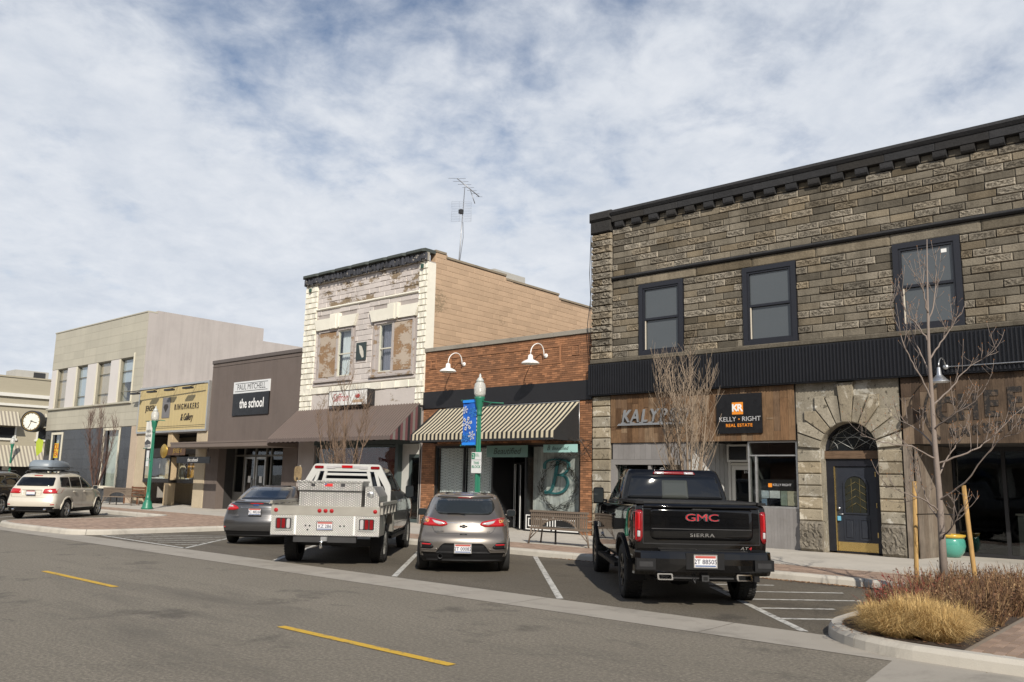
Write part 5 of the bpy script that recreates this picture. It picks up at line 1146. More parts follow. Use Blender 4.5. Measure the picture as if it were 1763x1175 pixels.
# ---------------------------------------------------------------- cream panelled building
def panel_building():
    X0, X1 = -57.15, -44.7; T = thing('cream_panel_building', 'two storey cream panel clad building with black granite street front', 'building', (-51, FY, .15)); CP = mat('cream cladding panel', (.43, .405, .33), .7, var=.08, scale=1, bmp=.12, bsc=30, rand=.06, streak=.2); LV = mat('lilac grey stucco', (.42, .385, .365), .85, var=.08, scale=.7, bmp=.25, bsc=30, dirt=.08, streak=.32); GRN = mat('black granite', (.028, .031, .036), .22, var=.2, scale=6, rand=.22); JT = mat('panel joint', (.27, .25, .2), .9)
    Ws = [(-56.3, -54.75), (-53.35, -51.85), (-50.5, -48.75), (-47.55, -45.95)]
    zw0, zw1 = 5.62, 8.06
    m = MB(); wall_holes(m, X0, X1-.012, 4.2, 10.46, FY, FY+.5, [(a, b, zw0, zw1) for a, b in Ws]); m.build('wall', JT, T)
    m = MB(); m.box(X1-.3, X1, FY+.004, 28.3, .15, 10.45); m.box(X1-.3, X1, FY+.504, 28.3, 10.45, 10.62); m.box(X1-.3, X1-.02, 28.3, FY+26, .15, 9.85); m.box(X0, X0+.3, FY+.5, FY+26, .15, 10.4); m.box(X0+.3, X1-.3, FY+25.7, FY+26, .15, 9.8); m.box(X0+.3, X1-.3, FY+.5, FY+25.7, 9.5, 9.6); m.build('side_wall', LV, T)
    pm = MB(); pm.bev(0, 1, -1, 0, 0, 1, .02); pme = pm.mesh('cladding_panel', CP); gm = MB(); gm.bev(0, 1, -1, 0, 0, 1, .015); gme = gm.mesh('granite_tile', GRN)
    h = (10.46-8.1)/5
    for i in range(5):
        x = X0
        while x < X1-.02: e = min(x+1.55, X1); piece('cladding_panel', pme, (x+.002, FY, 8.1+i*h+.003), (e-x-.004, .04, h-.006), T); x = e
    for z0, z1 in ((5.02, 5.5), (4.6, 5.02), (4.25, 4.6)):
        x = X0
        while x < X1-.02: e = min(x+1.55, X1); piece('cladding_panel', pme, (x+.002, FY, z0+.003), (e-x-.004, .04, z1-z0-.006), T); x = e
    z = 5.5
    while z < 8.09: e = min(z+.472, 8.1); piece('cladding_panel', pme, (-45.78, FY, z+.003), (1.08, .04, e-z-.006), T); z = e
    LP = mat('pale lilac pier', (.60, .57, .55), .7, var=.05); CR = mat('cream reveal', (.66, .62, .5), .6, var=.06)
    for a, b in ((X0, Ws[0][0]), (Ws[0][1], Ws[1][0]), (Ws[1][1], Ws[2][0]), (Ws[2][1], Ws[3][0])): box('window_pier', LP, T, a, b-.16, FY-.03, FY, zw0, 8.08); box('pier_reveal', CR, T, b-.16, b, FY-.028, FY+.0, zw0, 8.08)
    m = MB(); m.bev(X0-.05, -45.7, FY-.16, FY, 5.5, 5.61, .02); m.build('sill', CP, T); box('window_trim', CR, T, -45.9, -45.8, FY-.07, FY, 5.6, 8.3); m = MB(); m.bev(X0-.05, X1, FY-.075, FY+.5, 10.46, 10.54, .01); m.build('parapet_cap', CP, T)
    BL = mat('window blind', (.42, .47, .54), .7, var=.12, sc=(1, 1, 9)); UW = mat('bronze window frame', (.2, .19, .15), .5)
    for k, (a, b) in enumerate(Ws):
        w = MB(); frame_rect(w, a, b, zw0, zw1, .05, FY+.12, FY+.18); w.box(a+.05, b-.05, FY+.12, FY+.17, 6.2, 6.24); w.box(a+.05, b-.05, FY+.12, FY+.17, 7.35, 7.39); wo = w.build('window', UW, T); box('pane', GLASS, wo, a+.05, b-.05, FY+.15, FY+.157, zw0+.05, zw1-.05)
        box('blind', BL if k % 2 else mat('tan blind', (.45, .36, .27), .7, var=.1), wo, a, b, FY+.2, FY+.21, 5.65 if k != 3 else 6.75, 8.05); box('dark_room', DARKIN, wo, a-.05, b+.05, FY+.8, FY+.85, 5.55, 8.1)
    # granite street front with two tall openings
    ops = [(-56.0, -54.6, 1.2, 4.05), (-48.7, -46.9, .95, 4.15)]
    m = MB(); wall_holes(m, X0, -45.45, .15, 4.2, FY+.02, FY+.4, ops); m.build('granite_backing', MC['black paint'], T)
    nx = 16; w = (-45.45-X0)/nx; nz = 7; hh = 4.07/nz
    for i in range(nx):
        for j in range(nz):
            a, b, c, d = X0+i*w, X0+(i+1)*w, .15+j*hh, .15+(j+1)*hh
            for o in ops:
                if a >= o[0]-.35 and b <= o[1]+.35 and d > o[2]+.2 and c < o[3]-.2: break
            else: piece('granite_tile', gme, (a+.003, FY+.02, c+.003), (w-.006, .03, hh-.006), T)
    for a, b, c, d in ops:
        wm_ = MB(); frame_rect(wm_, a-.14, b+.14, c-.1, d+.06, .14, FY-.05, FY+.12); wo = wm_.build('window', CR, T); box('pane', GLASS, wo, a, b, FY+.05, FY+.058, c, d-.02); box('blind', mat('pale green blind', (.47, .5, .43), .8, var=.06), wo, a, b, FY+.25, FY+.26, c, d)
    st = MB(); st.bev(-45.46, X1-.0, FY-.03, FY+.4, .15, 4.24, .01); st.build('corner_pier', m_stone('pink travertine', (.42, .33, .25), (.55, .45, .35), .3, .05, .12), T)
    ys = thing('yellow_window_poster', 'yellow poster with red lettering in the corner window of the granite front', 'poster', (-55.3, FY-.02, 2.6)); box('sheet', mat('poster yellow', (.7, .5, .03), .6), ys, -56.0, -54.7, FY+.035, FY+.045, 2.55, 3.45); RD = mat('poster red', (.42, .03, .02), .6); text('line', 'FOUR', RD, ys, (-55.35, FY+.033, 3.22), .5, ext=.001, bold=.012, sx=.9); text('line', 'YEAR', RD, ys, (-55.35, FY+.033, 2.8), .5, ext=.001, bold=.012, sx=.9)
    # double faced clock bracketed off the far corner
    ck = thing('bracket_clock', 'round black rimmed clock with cream face bracketed off the building corner', 'clock', (-57.5, FY-.7, 4.8)); cx, cz = at(57, 726, FY-.75); c = Vector((cx, FY-.75, cz)); d = Vector((.62, -.78, 0)).normalized(); side = Vector((-d.y, d.x, 0))
    def disc(r0, r1, t0, t1, mt, name, n=32):
        m = MB(); vs = []
        for r_, t_ in ((r0, t0), (r1, t0), (r1, t1), (r0, t1)):
            for k in range(n): a = 2*pi*k/n; p = c + d*t_ + side*r_*cos(a) + Vector((0, 0, r_*sin(a))); vs.append(tuple(p))
        fs = [(q*n+k, q*n+(k+1) % n, ((q+1) % 4)*n+(k+1) % n, ((q+1) % 4)*n+k) for q in range(4) for k in range(n)]; m.add(vs, fs); return m.build(name, mt, ck)
    disc(.53, .67, -.22, .22, BLACK, 'rim'); disc(.0001, .54, .14, .17, mat('clock cream', (.72, .7, .62), .4), 'face'); disc(.0001, .54, -.17, -.14, MC['clock cream'], 'face'); disc(.55, .58, .2, .23, mat('gold', ()), 'gold_ring')
    m = MB()
    for a, L, w_ in ((-15, .36, .025), (-112, .46, .02)):
        q = side*cos(radians(a)) + Vector((0, 0, sin(radians(a)))); m.tube([c + d*.18 - q*.1, c + d*.18 + q*L], w_, 4)
    m.build('hands', BLACK, ck); m = MB()
    for k in range(12): q = side*cos(pi*k/6) + Vector((0, 0, sin(pi*k/6))); m.tube([c+d*.175+q*.45, c+d*.175+q*.53], .016, 4)
    m.build('hour_marks', BLACK, ck); m = MB(); m.tube([c, Vector((cx, FY-.01, cz))], .06, 8); m.box(cx-.1, cx+.25, FY-.06, FY+.0, cz-.3, cz+.3); m.build('bracket', BLACK, ck)
panel_building()
# the cornered block across the side street
def far_block():
    XF = -76; T = thing('far_corner_building', 'distant tan two storey building with striped awnings across the side street', 'building', (XF-6, 30, 0)); TN = mat('tan siding', (.36, .325, .245), .8, var=.08, scale=.8, sc=(1, 1, 12), bmp=.2, bsc=3); WT = mat('white trim', (.66, .65, .6), .6)
    m = MB(); m.box(XF-18, XF, 14, 44, 0, 9.3); m.build('wall', TN, T); m = MB(); m.bev(XF-18, XF+.2, 13.8, 44.2, 7.72, 8.0, .0); m.box(XF, XF+.15, 13.9, 44, 6.95, 7.15); m.build('cornice', WT, T); box('parapet_cap', TN, T, XF-18, XF+.08, 13.9, 44.1, 9.3, 9.42)
    AS = nm('striped canvas'); t_ = AS[1]; w = node(t_, 'ShaderNodeTexWave', bands_direction='Y', Scale=1.15); g = AS[2].new('ShaderNodeNewGeometry'); AS[3].new(g.outputs['Position'], w.inputs['Vector']); AS[3].new(ramp(t_, w.outputs['Fac'], [(.42, (.5, .46, .36)), (.58, (.26, .23, .19))]), AS[4].inputs['Base Color'])
    for k, (y0, y1) in enumerate(((18.2, 21.2), (22.2, 25.75), (27.3, 30.2))):
        w_ = MB(); 
        for yy in (y0, (y0+y1)/2, y1-.12): w_.box(XF, XF+.1, yy, yy+.12, 4.3, 5.9)
        w_.box(XF, XF+.14, y0-.1, y1+.1, 4.15, 4.32); wo = w_.build('window', WT, T); box('pane', DGLASS, wo, XF+.02, XF+.05, y0+.12, y1-.12, 4.33, 5.2)
        a = MB(); a.add([(XF, y0, 6.5), (XF, y1, 6.5), (XF+.9, y1, 5.3), (XF+.9, y0, 5.3)], [(0,1,2,3)]); a.add([(XF, y1, 6.5), (XF, y1, 5.3), (XF+.9, y1, 5.3)], [(0,1,2)]); a.add([(XF, y0, 6.5), (XF, y0, 5.3), (XF+.9, y0, 5.3)], [(0,1,2)]); a.build('awning', AS[0], T)
    a = MB(); a.add([(XF, 15, 3.75), (XF, 31, 3.75), (XF+1.4, 31, 2.05), (XF+1.4, 15, 2.05)], [(0,1,2,3)]); a.build('long_awning', AS[0], T); box('shopfront', BLACK, T, XF, XF+.05, 15, 31, .1, 3.0)
    for yy in (18, 21.5, 25, 28.2): box('shopfront_pier', WT, T, XF+.051, XF+.12, yy, yy+.5, .1, 3.0)
    hv = thing('rooftop_unit', 'grey rooftop ventilation unit on the distant tan building', 'roof unit', (XF-2, 27, 9.42)); box('case', mat('grey unit', (.4, .39, .36), .6), hv, XF-3.4, XF-1.2, 25.6, 28.2, 9.42, 10.1); box('fan_housing', DKSTEEL, hv, XF-1.19, XF-1.12, 27, 27.9, 9.5, 10.0)
    m = MB(); m.flat([(XF-18, 13), (XF+3, 13), (XF+3, 60), (XF-18, 60)], -.02, .14); struct('far_sidewalk', m, CONC)
far_block()
# television aerial on the painted shop's roof
def aerial():
    p0 = Vector((-25.0, 25.1, 9.3)); top = Vector((-24.82, 25.25, 14.45)); T = thing('television_aerial', 'thin leaning television aerial mast on the flat roof', 'aerial', p0); GM = mat('aerial aluminium', (.32, .33, .35), .4, metal=.7)
    m = MB(); m.tube([p0, p0.lerp(top, .45), top], [.035, .028, .016], 8); m.build('mast', GM, T); m = MB(); a, b = top + Vector((-.2, -.3, .35)), top + Vector((.42, .5, -.4)); m.tube([a, b], .022, 6); m.tube([top.lerp(b, .4), top+Vector((.35, .3, -.75))], .02, 6); m.build('boom', GM, T)
    q = Vector((.756, .655, 0)); m = MB()
    for k in range(7): c = a.lerp(b, k/6); L = .38-.042*k; m.tube([c-q*L, c+q*L], .008, 4)
    m.build('elements', GM, T); m = MB(); c = top + Vector((-.05, -.1, -1.15))
    for k in range(13): z = -.45+.075*k; m.tube([c+q*-.45+Vector((0, 0, z)), c+q*.42+Vector((0, 0, z))], .0035, 4)
    for s in (-.45, -.1, .42): m.tube([c+q*s+Vector((0, 0, -.45)), c+q*s+Vector((0, 0, .45))], .004, 4)
    m.build('screen', GM, T); m = MB(); m.box(c.x-.08, c.x+.08, c.y-.12, c.y+.04, c.z-.1, c.z+.08); m.build('junction_box', DKSTEEL, T)
    m = MB()
    for dx, dy in ((-2.3, -1.5), (1.6, 1.8), (2.2, -2.2)): m.tube([p0.lerp(top, .32), (p0.x+dx, p0.y+dy, 9.35)], .006, 4)
    m.build('guy_wires', GM, T); m = MB(); m.tube([c+Vector((.1, 0, -.5)), p0.lerp(top, .55)+Vector((.14, 0, 0)), p0.lerp(top, .35)+Vector((.05, 0, 0)), p0+Vector((.05, 0, .1))], .01, 5); m.build('cable', DKSTEEL, T)
    tag(box('roof_hatch', mat('grey unit', ()), None, -24.0, -22.9, 25.2, 27.2, 9.3, 10.45), 'low grey hatch on the roof behind the peach parapet', 'roof hatch')
aerial()
# ---------------------------------------------------------------- vehicles (local axes: x forward, y left, z up; origin under the rear axle)
def half_ring(z, xr, xf, wr, wm, wf, cr, cf, br=.06, bf=.1, zf=None, zm=None, xa=.0, xb=2.6):
    zf = z if zf is None else zf; zm = z if zm is None else zm
    pts = [(xr, 0), (xr+.18*br, .5*wr), (xr+br, wr-cr), (xr+br+.3*cr, wr-.3*cr), (xr+br+cr, wr), (xa, wm), ((xa+xb)/2, wm), (xb, wm),
           (xf-bf-cf, wf), (xf-bf-.3*cf, wf-.3*cf), (xf-bf, wf-cf), (xf-.18*bf, .5*wf), (xf, 0)]
    zz = [z]*5 + [z+(zm-z)*.5, zm, zm] + [zm+(zf-zm)*.6] + [zf]*4
    return [(x, y, q) for (x, y), q in zip(pts, zz)]
def loft(rings, cap_top=True):
    vs, fs = [], []; n = None
    for h in rings:
        full = h + [(x, -y, z) for x, y, z in h[-2:0:-1]]; n = len(full); vs += full
    for r in range(len(rings)-1):
        for k in range(n): fs.append((r*n+k, (r+1)*n+k, (r+1)*n+(k+1) % n, r*n+(k+1) % n))
    H = len(rings[0])
    def cap(o, flip):
        for i in range(H-1):
            a, b = o+i, o+i+1; c, d = o+(n-i-1) % n, o+(n-i) % n
            f = [a, b, c, d]
            if i == 0: f = [o, o+1, o+n-1]
            elif i == H-2: f = [o+H-2, o+H-1, o+H]
            fs.append(f if flip else f[::-1])
    cap(0, False); cap((len(rings)-1)*n, True)
    return vs, fs
def bake(ob):
    dg = bpy.context.evaluated_depsgraph_get(); ev = ob.evaluated_get(dg); me = bpy.data.meshes.new_from_object(ev, depsgraph=dg); ob.modifiers.clear(); old = ob.data; ob.data = me; bpy.data.meshes.remove(old); return me
def round_poly(P, r, n=3):
    o = []; N_ = len(P)
    for i in range(N_):
        a, b, c = Vector(P[i-1]), Vector(P[i]), Vector(P[(i+1) % N_]); u, v = (a-b), (c-b); q = min(r, u.length*.45, v.length*.45); s, e = b+u.normalized()*q, b+v.normalized()*q
        for k in range(n+1): t = k/n; p = s*(1-t)**2 + b*2*t*(1-t) + e*t*t; o.append((p.x, p.y))
    return o
RUB = mat('tyre rubber', (.018, .018, .018), .85, var=.2, bmp=.2, bsc=80); PLAS = mat('black bumper plastic', (.012, .012, .013), .55, var=.15, bmp=.1, bsc=200, spec=.2); WELL = mat('wheel well', (.008, .008, .008), .9)
LRED = mat('red tail lens', (.42, .012, .015), .15, var=.15, scale=14, coat=.8); LDRED = mat('dark red lens', (.2, .008, .01), .15, var=.2, scale=20, coat=.8); LCLR = mat('clear lens', (.62, .6, .6), .1, var=.15, scale=25, metal=.3, coat=1); LAMB = mat('amber lens', (.75, .42, .16), .12, var=.2, scale=30, coat=1); CARGL = m_dark_glass('tinted car glass', (.008, .009, .011), .02, .55); CARGL2 = m_dark_glass('car glass', (.022, .026, .028), .02, .6)
PLW = mat('plate white', (.66, .66, .68), .5, var=.08); PLR = mat('plate red', (.42, .08, .06), .5); PLB = mat('plate blue', (.07, .12, .26), .5); PLI = mat('plate ink', (.02, .025, .06), .5)
class Car:
    def __init__(s, name, label, cat, pos, deg, paint, group='vehicles parked at an angle along the kerb'):
        s.T = thing(name, label, cat, (pos[0], pos[1], 0), radians(deg), group); s.paint = paint; s.obs = []
    def body(s, rings, wheels, R, matfn=None, name='body', sub=2, mats=None, wide=1.2, cut=True, arch=.045):
        vs, fs = loft(rings); m = MB(); m.smooth = True; m.add(vs, fs); me = m.mesh(name, mats or [s.paint, PLAS, WELL]); o = put(name, me, s.T, True)
        sm = o.modifiers.new('s', 'SUBSURF'); sm.levels = sub; sm.render_levels = sub; cu = []
        if cut:
            for wx in wheels:
                c = MB(); c.lathe([(R+arch, -wide), (R+arch, wide)], (wx, 0, R), 32, 'Y'); q = c.mesh('cut', WELL); co = bpy.data.objects.new('cut', q); COL.objects.link(co); cu.append(co); co.parent = s.T
                b = o.modifiers.new('b', 'BOOLEAN'); b.operation = 'DIFFERENCE'; b.object = co; b.solver = 'EXACT'; b.material_mode = 'TRANSFER'
        me = bake(o)
        for c in cu: d = c.data; bpy.data.objects.remove(c); bpy.data.meshes.remove(d)
        wi = [i for i, q in enumerate(me.materials) if q == WELL]
        if matfn:
            for p in me.polygons:
                if p.material_index in wi: continue
                k = matfn(p.center, p.normal)
                if k is not None: p.material_index = k
        me.polygons.foreach_set('use_smooth', [p.material_index not in wi for p in me.polygons])
        o.name = name; s.ob = o; s.bvh = BVHTree.FromPolygons([v.co.copy() for v in me.vertices], [tuple(p.vertices) for p in me.polygons]); return o
    def patch(s, name, poly, view, mt, off=.006, parent=None, step=.06, bvh=None, depth=.02, flatx=None, smooth=True):
        """polygon seen from 'rear' (y, z), 'left'/'right' (x, z) or 'top' (x, y), laid on the body as a thin panel"""
        bm = bmesh.new(); f = bm.faces.new([bm.verts.new((p[0], p[1], 0)) for p in poly]); xs = [p[0] for p in poly]; ys = [p[1] for p in poly]
        for ax, lo, hi in ((0, min(xs), max(xs)), (1, min(ys), max(ys))):
            n = int((hi-lo)/step)
            for k in range(1, n+1):
                c = lo+(hi-lo)*k/(n+1); co = (c, 0, 0) if ax == 0 else (0, c, 0); no = (1, 0, 0) if ax == 0 else (0, 1, 0); bmesh.ops.bisect_plane(bm, geom=bm.verts[:]+bm.edges[:]+bm.faces[:], plane_co=co, plane_no=no)
        bmesh.ops.triangulate(bm, faces=bm.faces[:]); bm.verts.index_update(); bv = bvh or s.bvh; out = []; inn = []
        for v in bm.verts:
            a, b = v.co.x, v.co.y
            o, d = {'rear': (Vector((-6, a, b)), Vector((1, 0, 0))), 'front': (Vector((9, a, b)), Vector((-1, 0, 0))), 'left': (Vector((a, 4, b)), Vector((0, -1, 0))), 'right': (Vector((a, -4, b)), Vector((0, 1, 0))), 'top': (Vector((a, b, 5)), Vector((0, 0, -1)))}[view]
            if flatx is not None: h = Vector((flatx, a, b))
            else:
                h = bv.ray_cast(o, d)[0]
                if h is None:
                    h = bv.find_nearest(o + d*(6-.8))[0]
            out.append(h - d*off); inn.append(h + d*depth)
        n = len(out); fs = []
        for f in bm.faces:
            q = [v.index for v in f.verts]; nrm = (out[q[1]]-out[q[0]]).cross(out[q[2]]-out[q[0]])
            if nrm.dot(d) > 0: q = q[::-1]
            fs.append(q)
        for e in bm.edges:
            if len(e.link_faces) == 1: a, b = e.verts[0].index, e.verts[1].index; fs.append((a, b, b+n, a+n))
        nt_ = len(bm.faces); bm.free(); m = MB(); m.smooth = smooth; m.add(out+inn, fs); 
        for i in range(nt_, len(fs)): m.sm[i] = False
        return m.build(name, mt, parent or s.T, True)
    def sym(s, name, poly, view, mt, **k):
        r = [s.patch(name, poly, view, mt, **k)]; P = [(-a, b) for a, b in poly] if view in ('rear', 'front') else poly
        r.append(s.patch(name, P[::-1] if view in ('rear', 'front') else P, {'left': 'right'}.get(view, view), mt, **k)); return r
    def line(s, name, pts, view, mt, w=.006, off=.0015, parent=None, step=.05, bvh=None):
        """thin groove strip along a polyline"""
        P = []
        for a, b in zip(pts, pts[1:]):
            L = hypot(b[0]-a[0], b[1]-a[1]); n = max(1, int(L/step)); P += [(a[0]+(b[0]-a[0])*k/n, a[1]+(b[1]-a[1])*k/n) for k in range(n)]
        P.append(pts[-1]); bv = bvh or s.bvh; m = MB(); vs = []; prev = None
        D = {'rear': (lambda a, b: Vector((-6, a, b)), Vector((1, 0, 0))), 'left': (lambda a, b: Vector((a, 4, b)), Vector((0, -1, 0))), 'right': (lambda a, b: Vector((a, -4, b)), Vector((0, 1, 0))), 'top': (lambda a, b: Vector((a, b, 5)), Vector((0, 0, -1)))}[view]
        for i, p in enumerate(P):
            a_ = P[max(i-1, 0)]; b_ = P[min(i+1, len(P)-1)]; dx, dz = b_[0]-a_[0], b_[1]-a_[1]; L = hypot(dx, dz) or 1; row = []
            for q in (-1, 1):
                u, v = p[0]-dz/L*w*q, p[1]+dx/L*w*q; h = bv.ray_cast(D[0](u, v), D[1])[0]
                if h is None: h = prev[0 if q < 0 else 1] if prev else bv.find_nearest(D[0](u, v)+D[1]*5)[0]
                row.append(h); vs.append(h - D[1]*off)
            prev = row
        m.add(vs, [(2*i, 2*i+1, 2*i+3, 2*i+2) for i in range(len(P)-1)]); return m.build(name, mt, parent or s.T, True)
    def tube(s, name, pts, r, mt, parent=None, n=8): m = MB(); m.tube(pts, r, n); return m.build(name, mt, parent or s.T, True)
    def box(s, name, mt, *b, parent=None, bev=0): m = MB(); (m.bev(*b, bev) if bev else m.box(*b)); return m.build(name, mt, parent or s.T, True)
    def wheel(s, x, y, R, w, rim, rr=.66, spokes=5, tread=True, style=0):
        sg = 1 if y > 0 else -1; y0 = y-sg*w/2; m = MB(); rb = R*rr
        prof = [(rb, -w*.42), (rb+.25*(R-rb), -w*.5), (R-.035, -w*.49), (R-.008, -w*.4), (R, -w*.2), (R, w*.2), (R-.008, w*.4), (R-.035, w*.49), (rb+.25*(R-rb), w*.5), (rb, w*.42)]
        m.lathe(prof, (x, y0, R), 40, 'Y', cap=False); t = m.build('wheel', RUB, s.T, True)
        if tread:
            m = MB()
            for k in range(44):
                a = 2*pi*k/44
                for row, (ya, yb) in enumerate(((-.46, -.26), (-.22, -.02), (.02, .22), (.26, .46))):
                    aa = a + (.07 if row % 2 else 0); c = [(x+(R+e)*cos(aa+d), z_, R+(R+e)*sin(aa+d)) for e, d in ((-.006, -.05), (-.006, .05), (.007, .04), (.007, -.04)) for z_ in (y0+ya*w, y0+yb*w)]
                    m.add(c, [(6, 7, 5, 4), (0, 6, 4, 2), (1, 3, 5, 7), (0, 1, 7, 6), (2, 4, 5, 3)])
            tr = m.build('tread', RUB, t, True)
        m = MB(); yo = y0+sg*w*.40; m.lathe([(rb*1.0, 0), (rb*.97, sg*.012), (rb*.9, sg*.008), (rb*.88, -sg*.05), (rb*.86, -sg*.12)], (x, yo, R), 36, 'Y', cap=False)
        m.lathe([(.0001, -sg*.08), (rb*.86, -sg*.12)], (x, yo, R), 24, 'Y', cap=False); m.lathe([(rb*.22, -sg*.06), (rb*.22, sg*.012), (rb*.16, sg*.02), (.001, sg*.02)], (x, yo, R), 20, 'Y', cap=False)
        for k in range(spokes):
            for dlt in ((-.16, .16) if style else (0,)):
                a = 2*pi*k/spokes + pi/2; u = Vector((cos(a+dlt*.2), 0, sin(a+dlt*.2))); v = Vector((cos(a+dlt*1.2), 0, sin(a+dlt*1.2))); p = Vector((-sin(a), 0, cos(a))); c = Vector((x, yo, R)); wd = rb*(.07 if style else .12)
                q = [c+u*rb*.15-p*wd, c+u*rb*.15+p*wd, c+v*rb*.93+p*wd*1.1, c+v*rb*.93-p*wd*1.1]; o_ = Vector((0, sg*.012, 0)); b_ = Vector((0, -sg*.05, 0)); m.add([w_+o_ for w_ in q]+[w_+b_ for w_ in q], [(0,1,2,3),(0,4,5,1),(1,5,6,2),(2,6,7,3),(3,7,4,0)])
        m.build('rim', rim, t, True); return t
    def plate(s, xr, yc, zc, num, parent=None, w=.305, h=.155):
        p = s.box('licence_plate', PLW, xr-.008, xr, yc-w/2, yc+w/2, zc-h/2, zc+h/2); s.box('red_band', PLR, xr-.0095, xr-.0082, yc-w/2+.01, yc+w/2-.01, zc+h*.26, zc+h*.46, parent=p); s.box('blue_foot', PLB, xr-.0095, xr-.0082, yc-w/2+.01, yc+w/2-.01, zc-h*.46, zc-h*.34, parent=p)
        if num: text('plate_number', num, PLI, p, (xr-.0098, yc, zc-.01), .088, (pi/2, 0, -pi/2), ext=.0004, sx=.95, bold=.001, local=True)
        m = MB(); frame_rect(m, yc-w/2-.012, yc+w/2+.012, zc-h/2-.012, zc+h/2+.012, .014, -1, 1); m.v = [(xr-.011 if y < 0 else xr-.002, x, z) for x, y, z in m.v]; m.build('plate_frame', CHROME, p, True); return p
    def mirror(s, x, y, z, mt, big=False):
        sg = 1 if y > 0 else -1; w, h = (.2, .3) if big else (.2, .15); m = MB(); m.smooth = True; P = round_poly([(-w/2, -h/2), (w/2, -h/2), (w/2, h/2), (-w/2, h/2)], .05); n = len(P)
        vs = [(x, y+sg*(w/2+.02)+p[0], z+p[1]) for p in P] + [(x+.08, y+sg*(w/2+.02)+p[0]*.9, z+p[1]*.92) for p in P] + [(x+.13, y+sg*(w/2+.02)+p[0]*.6, z+p[1]*.65) for p in P]
        m.add(vs, [list(range(n))[::-1]] + [(r*n+j, r*n+(j+1) % n, (r+1)*n+(j+1) % n, (r+1)*n+j) for r in (0, 1) for j in range(n)] + [[2*n+j for j in range(n)]]); m.tube([(x+.04, y-sg*.05, z-h*.3), (x+.04, y+sg*.06, z-h*.25)], .02, 6); o = m.build('wing_mirror', mt, s.T, True)
        m = MB(); m.add([(x-.002, y+sg*(w/2+.02)+p[0]*.88, z+p[1]*.86) for p in P], [list(range(n))[::-1]]); m.build('mirror_glass', CARGL2, o, True)
def at_rear(py, hor, ppm): return 1.75 - (py-hor)/ppm

